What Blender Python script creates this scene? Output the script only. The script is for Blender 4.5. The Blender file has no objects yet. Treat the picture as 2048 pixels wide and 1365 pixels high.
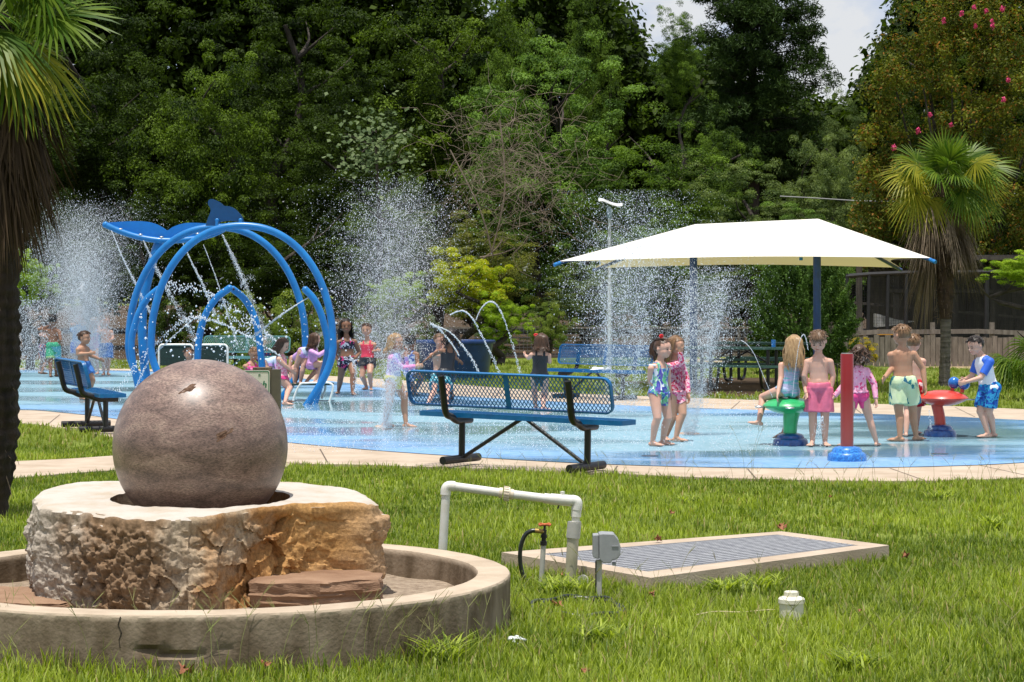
import bpy, math, random
import numpy as np
from mathutils import Vector, noise
S=bpy.context.scene
COL=S.collection
random.seed(7)
rng=np.random.default_rng(11)
F=4550.0; HZ=587.0; CH=1.6
pi=math.pi
def P(x,y,Y): return np.array([(x-1024)*Y/F, Y, CH-(y-HZ)*Y/F])
def G(x,y,z=0.0):
    Y=F*(CH-z)/(y-HZ); return np.array([(x-1024)*Y/F,Y,z])
def nrm(v):
    v=np.asarray(v,float); n=np.linalg.norm(v); return v/(n if n>1e-12 else 1)
# ---------------------------------------------------------------- materials
def mat(name,color=(.5,.5,.5),rough=.6,metal=0.0,spec=.5,var=0.0,scale=8.0,color2=None,bump=0.0,bscale=40.0,detail=4,thr=(.35,.65),coat=0.0,stretch=None):
    m=bpy.data.materials.new(name); m.use_nodes=True
    n=m.node_tree; b=n.nodes['Principled BSDF']
    b.inputs['Base Color'].default_value=(*color,1); b.inputs['Roughness'].default_value=rough
    b.inputs['Metallic'].default_value=metal; b.inputs['Specular IOR Level'].default_value=spec
    b.inputs['Coat Weight'].default_value=coat
    tc=n.nodes.new('ShaderNodeTexCoord'); src=tc.outputs['Object']
    if stretch:
        mp=n.nodes.new('ShaderNodeMapping'); mp.inputs['Scale'].default_value=stretch
        n.links.new(src,mp.inputs['Vector']); src=mp.outputs['Vector']
    if var>0 or color2:
        t=n.nodes.new('ShaderNodeTexNoise'); t.inputs['Scale'].default_value=scale; t.inputs['Detail'].default_value=detail
        t.inputs['Roughness'].default_value=.6
        n.links.new(src,t.inputs['Vector'])
        r=n.nodes.new('ShaderNodeValToRGB'); n.links.new(t.outputs['Fac'],r.inputs['Fac'])
        c2=color2 if color2 else tuple(min(1,c*(1+var)) for c in color)
        c1=color if color2 else tuple(c*(1-var) for c in color)
        r.color_ramp.elements[0].position=thr[0]; r.color_ramp.elements[1].position=thr[1]
        r.color_ramp.elements[0].color=(*c1,1); r.color_ramp.elements[1].color=(*c2,1)
        n.links.new(r.outputs['Color'],b.inputs['Base Color'])
    if bump>0:
        t2=n.nodes.new('ShaderNodeTexNoise'); t2.inputs['Scale'].default_value=bscale; t2.inputs['Detail'].default_value=6
        n.links.new(src,t2.inputs['Vector'])
        bp=n.nodes.new('ShaderNodeBump'); bp.inputs['Strength'].default_value=bump; bp.inputs['Distance'].default_value=.02
        n.links.new(t2.outputs['Fac'],bp.inputs['Height']); n.links.new(bp.outputs['Normal'],b.inputs['Normal'])
    return m
def cellmat(name,cols,scale=30.0,rough=.7,stretch=(1,1,1),distort=0.0,randomness=1.0):
    """patterned cloth: random colour per voronoi cell"""
    m=bpy.data.materials.new(name); m.use_nodes=True; n=m.node_tree; b=n.nodes['Principled BSDF']
    b.inputs['Roughness'].default_value=rough; b.inputs['Specular IOR Level'].default_value=.2
    tc=n.nodes.new('ShaderNodeTexCoord'); mp=n.nodes.new('ShaderNodeMapping'); mp.inputs['Scale'].default_value=stretch
    n.links.new(tc.outputs['Object'],mp.inputs['Vector'])
    nz=n.nodes.new('ShaderNodeTexNoise'); nz.inputs['Scale'].default_value=scale*.4
    mx=n.nodes.new('ShaderNodeMix'); mx.data_type='VECTOR'; mx.inputs['Factor'].default_value=.04+distort
    n.links.new(mp.outputs['Vector'],nz.inputs['Vector']); n.links.new(mp.outputs['Vector'],mx.inputs[4]); n.links.new(nz.outputs['Color'],mx.inputs[5])
    v=n.nodes.new('ShaderNodeTexVoronoi'); v.inputs['Scale'].default_value=scale; v.inputs['Randomness'].default_value=randomness
    n.links.new(mx.outputs[1],v.inputs['Vector'])
    sp=n.nodes.new('ShaderNodeSeparateColor'); n.links.new(v.outputs['Color'],sp.inputs[0])
    r=n.nodes.new('ShaderNodeValToRGB'); r.color_ramp.interpolation='CONSTANT'
    e=r.color_ramp.elements
    while len(e)<len(cols): e.new(.5)
    for i,c in enumerate(cols): e[i].position=i/len(cols); e[i].color=(*c,1)
    n.links.new(sp.outputs[0],r.inputs['Fac']); n.links.new(r.outputs['Color'],b.inputs['Base Color'])
    return m
# ---------------------------------------------------------------- geometry
def frame(t):
    t=nrm(t); u=np.array([0,0,1.]) if abs(t[2])<.9 else np.array([1.,0,0])
    a=nrm(np.cross(u,t)); b=np.cross(t,a); return a,b
def catmull(pts,n=8,closed=False):
    p=[np.asarray(q,float) for q in pts]; out=[]; N=len(p)
    for i in range(N if closed else N-1):
        if closed: a,b,c,d=p[(i-1)%N],p[i],p[(i+1)%N],p[(i+2)%N]
        else: a,b,c,d=p[max(i-1,0)],p[i],p[i+1],p[min(i+2,N-1)]
        for k in range(n):
            t=k/n; out.append(.5*((2*b)+(-a+c)*t+(2*a-5*b+4*c-d)*t*t+(-a+3*b-3*c+d)*t**3))
    if not closed: out.append(p[-1])
    return out
class Geo:
    def __init__(s): s.V=[]; s.Fq=[]; s.n=0
    def add(s,v,f):
        v=np.asarray(v,float).reshape(-1,3); s.V.append(v)
        for q in f: s.Fq.append([i+s.n for i in q])
        s.n+=len(v); return s
    def box(s,c,d,R=None):
        c=np.asarray(c,float); h=np.asarray(d,float)/2
        v=np.array([[x,y,z] for x in(-1,1) for y in(-1,1) for z in(-1,1)],float)*h
        if R is not None: v=v@np.asarray(R)   # rows of R are the axes
        return s.add(v+c,[(0,1,3,2),(4,6,7,5),(0,4,5,1),(2,3,7,6),(0,2,6,4),(1,5,7,3)])
    def beam(s,a,b,w,h,up=None):
        a=np.asarray(a,float);b=np.asarray(b,float);t=b-a;L=np.linalg.norm(t);t=t/L
        up=np.array([0,0,1.]) if up is None else np.asarray(up,float)
        if abs(np.dot(up,t))>.98: up=np.array([0,1.,0])
        x=nrm(np.cross(t,up)); z=np.cross(x,t)
        return s.box((a+b)/2,(w,L,h),[x,t,z])
    def tube(s,pts,r,seg=8,cap=True,closed=False):
        pts=[np.asarray(p,float) for p in pts]; N=len(pts)
        rr=[r]*N if np.isscalar(r) else list(r)
        V=[];a=None
        for i,p in enumerate(pts):
            if closed: t=pts[(i+1)%N]-pts[i-1]
            else: t=pts[min(i+1,N-1)]-pts[max(i-1,0)]
            t=nrm(t)
            if a is None: a,b=frame(t)
            else:
                a=nrm(a-t*np.dot(a,t)); b=np.cross(t,a)
            for k in range(seg):
                an=2*pi*k/seg; V.append(p+rr[i]*(math.cos(an)*a+math.sin(an)*b))
        f=[]
        for i in range(N if closed else N-1):
            j=(i+1)%N
            for k in range(seg):
                k2=(k+1)%seg; f.append((i*seg+k,i*seg+k2,j*seg+k2,j*seg+k))
        if cap and not closed:
            f.append(tuple(range(seg-1,-1,-1))); f.append(tuple((N-1)*seg+k for k in range(seg)))
        return s.add(V,f)
    def lathe(s,c,prof,seg=24,axis=None):
        c=np.asarray(c,float)
        if axis is None: a,b,t=np.array([1.,0,0]),np.array([0,1.,0]),np.array([0,0,1.])
        else:
            t=nrm(axis); a,b=frame(t)
        V=[];f=[]
        for (r,z) in prof:
            for k in range(seg):
                an=2*pi*k/seg; V.append(c+t*z+r*(math.cos(an)*a+math.sin(an)*b))
        for i in range(len(prof)-1):
            for k in range(seg):
                k2=(k+1)%seg; f.append((i*seg+k,i*seg+k2,(i+1)*seg+k2,(i+1)*seg+k))
        if prof[0][0]>1e-4: f.append(tuple(range(seg-1,-1,-1)))
        if prof[-1][0]>1e-4: f.append(tuple((len(prof)-1)*seg+k for k in range(seg)))
        return s.add(V,f)
    def ell(s,c,rad,R=None,u=12,v=8):
        V=[];f=[]; c=np.asarray(c,float); rad=np.asarray(rad,float)*np.ones(3)
        V.append([0,0,1])
        for i in range(1,v):
            th=pi*i/v
            for k in range(u):
                ph=2*pi*k/u; V.append([math.sin(th)*math.cos(ph),math.sin(th)*math.sin(ph),math.cos(th)])
        V.append([0,0,-1]); V=np.array(V)*rad
        if R is not None: V=V@np.asarray(R)
        for k in range(u): f.append((0,1+k,1+(k+1)%u))
        for i in range(v-2):
            for k in range(u):
                k2=(k+1)%u; f.append((1+i*u+k,1+(i+1)*u+k,1+(i+1)*u+k2,1+i*u+k2))
        L=len(V)-1
        for k in range(u): f.append((L,1+(v-2)*u+(k+1)%u,1+(v-2)*u+k))
        return s.add(V+c,f)
    def caps(s,a,b,r0,r1,u=12):
        a=np.asarray(a,float);b=np.asarray(b,float);t=b-a;L=np.linalg.norm(t)
        if L<1e-6: return s.ell(a,r0)
        prof=[]
        for i in range(5): an=-pi/2+i*pi/8; prof.append((max(r0*math.cos(an),0),r0*math.sin(an)))
        prof[-1]=(r0,0)
        for i in range(5): an=i*pi/8; prof.append((max(r1*math.cos(an),0),L+r1*math.sin(an)))
        prof[0]=(2e-5,-r0); prof[-1]=(2e-5,L+r1)
        return s.lathe(a,prof,u,axis=t)
    def prism(s,poly,ext):
        """poly: list of 3d points (planar), ext: thickness vector"""
        p=np.asarray(poly,float); e=np.asarray(ext,float); N=len(p)
        f=[tuple(range(N)),tuple(range(2*N-1,N-1,-1))]+[(i,i+N,(i+1)%N+N,(i+1)%N) for i in range(N)]
        return s.add(np.vstack([p,p+e]),f)
    def data(s,name):
        me=bpy.data.meshes.new(name); V=np.vstack(s.V)
        me.from_pydata(V.tolist(),[],s.Fq); me.update(); return me
def arrmesh(name,V,Fa,cols=None):
    """fast mesh from arrays: V (n,3), Fa (m,k)"""
    V=np.ascontiguousarray(V,dtype=np.float32); Fa=np.ascontiguousarray(Fa,dtype=np.int32); k=Fa.shape[1]
    me=bpy.data.meshes.new(name); me.vertices.add(len(V)); me.vertices.foreach_set('co',V.ravel())
    me.loops.add(Fa.size); me.loops.foreach_set('vertex_index',Fa.ravel())
    me.polygons.add(len(Fa)); me.polygons.foreach_set('loop_start',np.arange(0,Fa.size,k,dtype=np.int32))
    me.update(calc_edges=True)
    if cols is not None:
        a=me.color_attributes.new('Col','FLOAT_COLOR','POINT'); c=np.ones((len(V),4),np.float32); c[:,:3]=cols
        a.data.foreach_set('color',c.ravel())
    return me
def root(name,loc,label,cat,group=None,rot=0.0,kind=None):
    o=bpy.data.objects.new(name,None); COL.objects.link(o); o.location=Vector([float(c) for c in loc]); o.rotation_euler=(0,0,rot)
    o.empty_display_size=.1
    return tag(o,label,cat,group,kind)
def tag(o,label=None,cat=None,group=None,kind=None):
    if label: o['label']=label
    if cat: o['category']=cat
    if group: o['group']=group
    if kind: o['kind']=kind
    return o
def link(name,me,m,parent=None,smooth=False,local=False,shift=None):
    if m is not None:
        for mm in (m if isinstance(m,(list,tuple)) else [m]): me.materials.append(mm)
    if smooth:
        me.polygons.foreach_set('use_smooth',[True]*len(me.polygons))
        try: me.set_sharp_from_angle(angle=math.radians(smooth if smooth is not True else 50))
        except Exception: pass
    o=bpy.data.objects.new(name,me); COL.objects.link(o)
    if parent is not None:
        o.parent=parent
        if not local:
            off=Vector((0,0,0)); q=parent
            while q is not None: off+=q.location; q=q.parent
            o.location=-off
    return o
def build(g,name,m,parent=None,smooth=False,local=False):
    return link(name,g.data(name),m,parent,smooth,local)
def solo(g,name,m,base,label,cat,group=None,smooth=False,kind=None):
    """one-mesh thing with its origin at base"""
    base=np.asarray(base,float); g.V=[v-base for v in g.V]
    o=link(name,g.data(name),m,None,smooth); o.location=Vector(base.tolist()); return tag(o,label,cat,group,kind)
def copytree(o,parent=None):
    c=o.copy(); COL.objects.link(c)
    if parent is not None: c.parent=parent
    for ch in list(o.children): copytree(ch,c)
    return c
# ---------------------------------------------------------------- camera, light
cam=bpy.data.cameras.new('camera'); co=bpy.data.objects.new('camera',cam); COL.objects.link(co); S.camera=co
co.location=(0,0,CH); co.rotation_euler=(pi/2,0,0)
cam.sensor_width=36; cam.lens=F/2048*36; cam.shift_y=-(682.5-HZ)/2048; cam.clip_end=3000; cam.clip_start=.1
EL=math.radians(78); AZ=math.radians(-22)   # sun from camera side, slightly left
sdir=np.array([math.sin(AZ)*math.cos(EL),-math.cos(AZ)*math.cos(EL),math.sin(EL)])
sl=bpy.data.lights.new('sun','SUN'); so=bpy.data.objects.new('sun',sl); COL.objects.link(so)
sl.energy=5.0; sl.angle=math.radians(.53); sl.color=(1,.95,.87)
so.rotation_euler=Vector((-sdir).tolist()).to_track_quat('-Z','Y').to_euler()
w=bpy.data.worlds.new('World'); S.world=w; w.use_nodes=True; n=w.node_tree
sky=n.nodes.new('ShaderNodeTexSky'); sky.sky_type='NISHITA'; sky.sun_disc=False; sky.sun_elevation=EL
sky.sun_rotation=math.atan2(sdir[0],sdir[1]); sky.dust_density=2.0; sky.air_density=1.0
bg=n.nodes['Background']; bg.inputs['Strength'].default_value=.058
# clouds mixed into the sky
tc=n.nodes.new('ShaderNodeTexCoord'); mp=n.nodes.new('ShaderNodeMapping'); mp.inputs['Scale'].default_value=(15,15,21); mp.inputs['Location'].default_value=(.3,.2,1.7)
nz=n.nodes.new('ShaderNodeTexNoise'); nz.inputs['Scale'].default_value=1.0; nz.inputs['Detail'].default_value=7; nz.inputs['Roughness'].default_value=.55
cr=n.nodes.new('ShaderNodeValToRGB'); cr.color_ramp.elements[0].position=.38; cr.color_ramp.elements[1].position=.56
mx=n.nodes.new('ShaderNodeMix'); mx.data_type='RGBA'; mx.inputs['Factor'].default_value=.8
cr2=cr; cr2.color_ramp.elements[1].color=(1,1,1,1)
mc=n.nodes.new('ShaderNodeMix'); mc.data_type='RGBA'; mc.inputs[6].default_value=(8.0,10.2,14.4,1); mc.inputs[7].default_value=(14.3,14.5,14.9,1)
n.links.new(tc.outputs['Generated'],mp.inputs['Vector']); n.links.new(mp.outputs['Vector'],nz.inputs['Vector'])
n.links.new(nz.outputs['Fac'],cr.inputs['Fac']); n.links.new(cr.outputs['Color'],mc.inputs['Factor']); n.links.new(mc.outputs[2],mx.inputs[7])
n.links.new(sky.outputs['Color'],mx.inputs[6]); n.links.new(mx.outputs[2],bg.inputs['Color'])
S.view_settings.view_transform='Standard'; S.view_settings.look='None'; S.view_settings.exposure=.12; S.view_settings.gamma=1
S.cycles.max_bounces=5; S.cycles.diffuse_bounces=3; S.cycles.glossy_bounces=2; S.cycles.transmission_bounces=3; S.cycles.transparent_max_bounces=8
S.cycles.caustics_reflective=False; S.cycles.caustics_refractive=False; S.cycles.use_adaptive_sampling=True; S.cycles.adaptive_threshold=.02
# ================================================================ ground, pad, paths
def flat(name,pts,z,m,kind='structure'):
    me=bpy.data.meshes.new(name); me.from_pydata([(float(p[0]),float(p[1]),z) for p in pts],[],[tuple(range(len(pts)))]); me.update()
    if me.polygons[0].normal.z<0: me.flip_normals()
    o=link(name,me,m); o['kind']=kind; return o
def slab(name,pts,z0,z1,m):
    from mathutils.geometry import tessellate_polygon
    p=[(float(q[0]),float(q[1]),0.) for q in pts]; N=len(p)
    ar=sum(p[i][0]*p[(i+1)%N][1]-p[(i+1)%N][0]*p[i][1] for i in range(N))
    if ar<0: p=p[::-1]
    T_=tessellate_polygon([[Vector(q) for q in p]]); F_=[]
    for t in T_:
        a,b_,c=[p[i] for i in t]; F_.append(tuple(t) if (b_[0]-a[0])*(c[1]-a[1])-(b_[1]-a[1])*(c[0]-a[0])>0 else tuple(reversed(t)))
    F_+=[(i+N,(i+1)%N+N,(i+1)%N,i) for i in range(N)]
    me=bpy.data.meshes.new(name); me.from_pydata([(q[0],q[1],z1) for q in p]+[(q[0],q[1],z0) for q in p],[],F_); me.update()
    o=link(name,me,m); o['kind']='structure'; return o
m_soil=mat('grass_soil',(.07,.10,.02),.95,spec=.1,scale=1.3,color2=(.10,.13,.03),bump=.6,bscale=60,detail=9)
def grasstex(m):
    n=m.node_tree; b=n.nodes['Principled BSDF']
    tc=n.nodes.new('ShaderNodeTexCoord')
    a=n.nodes.new('ShaderNodeTexNoise'); a.inputs['Scale'].default_value=.35; a.inputs['Detail'].default_value=3
    c=n.nodes.new('ShaderNodeTexNoise'); c.inputs['Scale'].default_value=26; c.inputs['Detail'].default_value=6; c.inputs['Roughness'].default_value=.7
    n.links.new(tc.outputs['Object'],a.inputs['Vector']); n.links.new(tc.outputs['Object'],c.inputs['Vector'])
    mxx=n.nodes.new('ShaderNodeMath'); mxx.operation='MULTIPLY_ADD'; mxx.inputs[1].default_value=.5; n.links.new(a.outputs['Fac'],mxx.inputs[0])
    m2=n.nodes.new('ShaderNodeMath'); m2.operation='MULTIPLY'; m2.inputs[1].default_value=.5; n.links.new(c.outputs['Fac'],m2.inputs[0]); n.links.new(m2.outputs[0],mxx.inputs[2])
    r=n.nodes.new('ShaderNodeValToRGB'); e=r.color_ramp.elements; e[0].position=.38; e[0].color=(.045,.068,.012,1); e[1].position=.62; e[1].color=(.22,.27,.05,1)
    n.links.new(mxx.outputs[0],r.inputs['Fac']); n.links.new(r.outputs['Color'],b.inputs['Base Color'])
grasstex(m_soil)
g=Geo(); g.add([(-900,-300,0),(900,-300,0),(900,1500,0),(-900,1500,0)],[(0,1,2,3)]); o=build(g,'ground',m_soil); o['kind']='structure'
m_conc=mat('concrete_walk',(.36,.28,.205),.85,spec=.2,scale=2.6,color2=(.51,.42,.33),bump=.25,bscale=90,detail=10,thr=(.3,.7))
# splash pad outline (world points from measured edges)
near=[(-420,880),(-150,832),(35,824),(130,830),(230,842),(400,868),(575,890),(700,902),(800,910),(930,919),(1060,927),(1200,934),(1350,939),(1500,942),(1700,942),(1900,938),(2048,931),(2300,912)]
far=[(2450,872),(2200,852),(2048,845),(1880,837),(1700,831),(1500,824),(1300,817),(1120,808),(920,796),(780,782),(700,770),(560,757),(400,749),(230,744),(35,743),(-260,752)]
padpts=[G(*q) for q in near]+[G(*q) for q in far]
pad=catmull([p[:2] for p in padpts],6,closed=True)
nearo=[(-420,905),(-150,848),(35,850),(130,862),(230,880),(330,905),(575,930),(700,934),(830,938),(1000,944),(1200,951),(1400,960),(1700,967),(1900,966),(2048,960),(2300,938)]
faro=[(2470,850),(2200,828),(2048,822),(1880,815),(1700,810),(1500,803),(1300,796),(1120,788),(920,772),(780,762),(700,757),(560,749),(400,743),(230,740),(35,739),(-300,745)]
cpts=catmull([G(*q)[:2] for q in nearo+faro],6,closed=True)
slab('concrete_apron',cpts,-.1,.022,m_conc)
# left path strip joining the apron
pa=[(-300,925),(35,926),(140,921),(240,914),(360,900),(460,905),(600,930),(480,960),(330,950),(230,944),(130,951),(35,960),(-300,985)]
slab('path',[G(*q)[:2] for q in pa],-.1,.016,m_conc)
# pad surface, painted blue, darker blue towards rim: real paint bands by distance to outline
pad=np.array(pad)
m_pad=bpy.data.materials.new('pad_surface'); m_pad.use_nodes=True; n=m_pad.node_tree; b=n.nodes['Principled BSDF']
tc=n.nodes.new('ShaderNodeTexCoord')
at=n.nodes.new('ShaderNodeAttribute'); at.attribute_name='edge'
n1=n.nodes.new('ShaderNodeTexNoise'); n1.inputs['Scale'].default_value=.55; n1.inputs['Detail'].default_value=6
n2=n.nodes.new('ShaderNodeTexNoise'); n2.inputs['Scale'].default_value=14; n2.inputs['Detail'].default_value=8
mp=n.nodes.new('ShaderNodeMapping'); mp.inputs['Scale'].default_value=(.55,1,1)
n.links.new(tc.outputs['Object'],mp.inputs['Vector']); n.links.new(mp.outputs['Vector'],n1.inputs['Vector']); n.links.new(tc.outputs['Object'],n2.inputs['Vector'])
ad=n.nodes.new('ShaderNodeMath'); ad.operation='MULTIPLY_ADD'; ad.inputs[1].default_value=3.0; ad.inputs[2].default_value=-1.5; n.links.new(n1.outputs['Fac'],ad.inputs[0])
sm=n.nodes.new('ShaderNodeMath'); sm.operation='ADD'; n.links.new(at.outputs['Fac'],sm.inputs[0]); n.links.new(ad.outputs[0],sm.inputs[1])
mr=n.nodes.new('ShaderNodeMapRange'); mr.inputs['From Min'].default_value=.7; mr.inputs['From Max'].default_value=2.0; n.links.new(sm.outputs[0],mr.inputs['Value'])
c1=n.nodes.new('ShaderNodeMix'); c1.data_type='RGBA'; c1.inputs[6].default_value=(.11,.30,.62,1); c1.inputs[7].default_value=(.155,.32,.40,1)
n.links.new(mr.outputs['Result'],c1.inputs['Factor'])
r2=n.nodes.new('ShaderNodeMapRange'); r2.inputs['From Min'].default_value=.3; r2.inputs['From Max'].default_value=.75; r2.inputs['To Max'].default_value=.7; n.links.new(n2.outputs['Fac'],r2.inputs['Value'])
c2=n.nodes.new('ShaderNodeMix'); c2.data_type='RGBA'; c2.inputs[7].default_value=(.33,.48,.58,1); n.links.new(c1.outputs[2],c2.inputs[6]); n.links.new(r2.outputs['Result'],c2.inputs['Factor'])
n.links.new(c2.outputs[2],b.inputs['Base Color'])
rr=n.nodes.new('ShaderNodeMapRange'); rr.inputs['From Min'].default_value=.42; rr.inputs['From Max'].default_value=.58; rr.inputs['To Min'].default_value=.07; rr.inputs['To Max'].default_value=.42
n.links.new(n1.outputs['Fac'],rr.inputs['Value']); n.links.new(rr.outputs['Result'],b.inputs['Roughness'])
b.inputs['Specular IOR Level'].default_value=.5
bp=n.nodes.new('ShaderNodeBump'); bp.inputs['Strength'].default_value=.12; bp.inputs['Distance'].default_value=.01
n3=n.nodes.new('ShaderNodeTexNoise'); n3.inputs['Scale'].default_value=9; n3.inputs['Detail'].default_value=5
n.links.new(tc.outputs['Object'],n3.inputs['Vector']); n.links.new(n3.outputs['Fac'],bp.inputs['Height']); n.links.new(bp.outputs['Normal'],b.inputs['Normal'])
# mesh: inset rings carrying distance attribute
import bmesh
cen=pad.mean(0)
def inset(poly,d):
    N=len(poly); out=[]
    for i in range(N):
        t=poly[(i+1)%N]-poly[i-1]; t=t/np.linalg.norm(t); nn=np.array([-t[1],t[0]])
        if np.dot(nn,cen-poly[i])<0: nn=-nn
        out.append(poly[i]+nn*d)
    return np.array(out)
area=0.5*np.sum(pad[:,0]*np.roll(pad[:,1],-1)-np.roll(pad[:,0],-1)*pad[:,1])
if area<0: pad=pad[::-1]
from mathutils.geometry import delaunay_2d_cdt
def inpoly(X,Y,poly):
    c=np.zeros(len(X),bool); n=len(poly); j=n-1
    for i in range(n):
        xi,yi=poly[i][0],poly[i][1]; xj,yj=poly[j][0],poly[j][1]
        t=((yi>Y)!=(yj>Y))&(X<(xj-xi)*(Y-yi)/(yj-yi+1e-12)+xi)
        c^=t; j=i
    return c
N=len(pad); gx_,gy_=np.meshgrid(np.arange(pad[:,0].min(),pad[:,0].max(),.45),np.arange(pad[:,1].min(),pad[:,1].max(),.45)); gx_=gx_.ravel()+.013; gy_=gy_.ravel()
k_=inpoly(gx_,gy_,pad); gx_,gy_=gx_[k_],gy_[k_]
seg=np.roll(pad,-1,0)-pad
r_=delaunay_2d_cdt([Vector(p) for p in pad.tolist()]+[Vector(p) for p in zip(gx_.tolist(),gy_.tolist())],[],[list(range(N))],1,1e-5)
V=[(p[0],p[1],.028) for p in r_[0]]; me=bpy.data.meshes.new('splash_pad'); me.from_pydata(V,[],[tuple(f) for f in r_[2]]); me.update()
VV=np.array(V)[:,:2]; seg=np.roll(pad,-1,0)-pad
dist=np.full(len(VV),1e9)
for i in range(N):
    d=VV-pad[i]; L=np.dot(seg[i],seg[i])+1e-9; t=np.clip((d@seg[i])/L,0,1); dist=np.minimum(dist,np.linalg.norm(d-t[:,None]*seg[i],axis=1))
a=me.attributes.new('edge','FLOAT','POINT'); a.data.foreach_set('value',dist.astype(np.float32))
o=link('splash_pad',me,m_pad); o['kind']='structure'
m_drain=mat('drain_dark',(.03,.05,.08),.5,var=.3)
for (px,py,lb) in ((1880,908,'small dark floor drain in the pad below the red crab toy'),(1300,912,'small dark floor drain in the pad right of the middle bench')):
    q=G(px,py,.03); g=Geo(); g.lathe(q,[(.085,0),(.083,.003),(.001,.003)],24); solo(g,'floor_drain',m_drain,q,lb,'floor drain','floor drains')
m_joint=mat('joint_dark',(.10,.075,.055),.95)
g=Geo()
for a_,b_ in [((640,903),(655,930)),((905,920),(880,941)),((1235,937),(1225,953)),((1495,943),(1512,963)),((1780,942),(1850,967)),((1960,936),(2060,958)),((120,833),(92,856)),((1480,806),(1462,822)),((1700,812),(1722,830)),((1910,818),(1950,838)),((1010,782),(985,799))]:
    p0,p1=G(*a_),G(*b_); d=nrm(p1-p0); sd=np.array([-d[1],d[0],0])*.007; g.add([p0-sd+[0,0,.0235],p0+sd+[0,0,.0235],p1+sd+[0,0,.0235],p1-sd+[0,0,.0235]],[(0,1,2,3)])
o=build(g,'apron_joints',m_joint); o['kind']='structure'
# sandy strip and curb behind the pad
m_dirt=mat('dirt',(.30,.21,.13),.95,spec=.1,scale=3,color2=(.40,.30,.20),bump=.4,bscale=50)
flat('dirt_path',[G(*q)[:2] for q in [(1350,728),(1500,724),(1700,731),(2048,744),(2500,752),(2500,741),(2048,733),(1700,723),(1500,716),(1350,720)]],.008,m_dirt)
m_mulch=mat('mulch',(.045,.030,.018),.95,spec=.1,scale=6,color2=(.10,.07,.045),bump=.8,bscale=60,detail=8)
flat('woodland_floor',[(-60,54),(-20,52),(0,56),(8,58),(30,56),(80,54),(200,110),(200,300),(-200,300),(-200,110)],.012,m_mulch)
flat('dirt_patch',[G(*q)[:2] for q in [(1380,790),(1350,780),(1360,766),(1420,757),(1560,757),(1590,768),(1580,786),(1480,794)]],.010,m_mulch)
# kerb line behind grass strip
g=Geo(); kp=[G(*q)[:2] for q in [(1235,768),(1320,769),(1405,772)]]
for a_,b_ in zip(kp[:-1],kp[1:]): g.beam((*a_,.02),(*b_,.02),.14,.05)
o=build(g,'kerb',m_conc); o['kind']='structure'

# ================================================================ fountain
XC,YC=-1.468,10.9
m_basin=mat('basin_concrete',(.35,.275,.20),.9,spec=.15,scale=3.5,color2=(.49,.40,.305),bump=.2,bscale=55,detail=10,thr=(.3,.6))
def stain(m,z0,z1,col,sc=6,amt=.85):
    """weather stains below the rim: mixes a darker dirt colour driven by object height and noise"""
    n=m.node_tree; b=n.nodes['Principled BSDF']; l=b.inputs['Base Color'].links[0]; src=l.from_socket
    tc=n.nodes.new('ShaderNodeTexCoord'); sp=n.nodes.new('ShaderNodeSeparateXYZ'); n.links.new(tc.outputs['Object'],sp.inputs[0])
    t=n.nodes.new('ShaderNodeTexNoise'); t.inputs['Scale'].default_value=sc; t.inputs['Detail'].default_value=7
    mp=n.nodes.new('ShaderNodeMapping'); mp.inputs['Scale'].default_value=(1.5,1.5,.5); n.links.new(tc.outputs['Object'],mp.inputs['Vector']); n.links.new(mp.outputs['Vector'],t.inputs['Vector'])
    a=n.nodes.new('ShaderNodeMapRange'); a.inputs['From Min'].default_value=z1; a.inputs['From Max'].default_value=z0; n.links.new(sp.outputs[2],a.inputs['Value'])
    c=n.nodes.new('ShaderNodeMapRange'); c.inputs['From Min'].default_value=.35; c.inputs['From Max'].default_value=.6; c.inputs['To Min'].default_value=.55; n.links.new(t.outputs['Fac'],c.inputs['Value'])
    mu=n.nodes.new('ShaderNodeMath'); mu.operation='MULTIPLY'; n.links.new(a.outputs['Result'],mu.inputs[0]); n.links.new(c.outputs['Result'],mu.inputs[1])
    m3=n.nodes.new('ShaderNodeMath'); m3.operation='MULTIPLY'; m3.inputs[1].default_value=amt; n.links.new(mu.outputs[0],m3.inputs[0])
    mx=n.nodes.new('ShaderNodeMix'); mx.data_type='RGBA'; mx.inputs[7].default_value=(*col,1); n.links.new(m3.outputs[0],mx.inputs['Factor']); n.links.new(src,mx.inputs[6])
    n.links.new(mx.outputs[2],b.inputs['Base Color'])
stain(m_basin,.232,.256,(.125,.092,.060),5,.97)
bs=root('fountain_basin',(XC,YC,0),'low round concrete basin with a stained wall around the granite ball fountain','basin')
R0,R1,HB=1.46,1.30,.265
prof=[(R0,-.05),(R0,.12),(R0-.001,HB-.012),(R0-.006,HB-.003),(R0-.014,HB),(R1+.014,HB),(R1+.004,HB-.004),(R1,HB-.016),(R1-.01,.06)]
pp=[]
for (a,b_) in zip(prof[:-1],prof[1:]):
    k=max(1,int(math.hypot(a[0]-b_[0],a[1]-b_[1])/.02))
    for i in range(k): pp.append((a[0]+(b_[0]-a[0])*i/k,a[1]+(b_[1]-a[1])*i/k))
pp.append(prof[-1]); seg=500; V=[];Fc=[]
for (r,z) in pp:
    for k in range(seg):
        an=2*pi*k/seg; x,y=math.cos(an),math.sin(an)
        q=Vector((x*r*4,y*r*4,z*4)); d=.0028*noise.noise(q)+.0018*noise.noise(q*5)
        # missing pour-joint chips on the front face
        fr=.0
        if r>R0-.01 and -2.1<an-2*pi<-1.0: fr=0
        V.append(((r+d)*x,(r+d)*y,z+d*.6))
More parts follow.
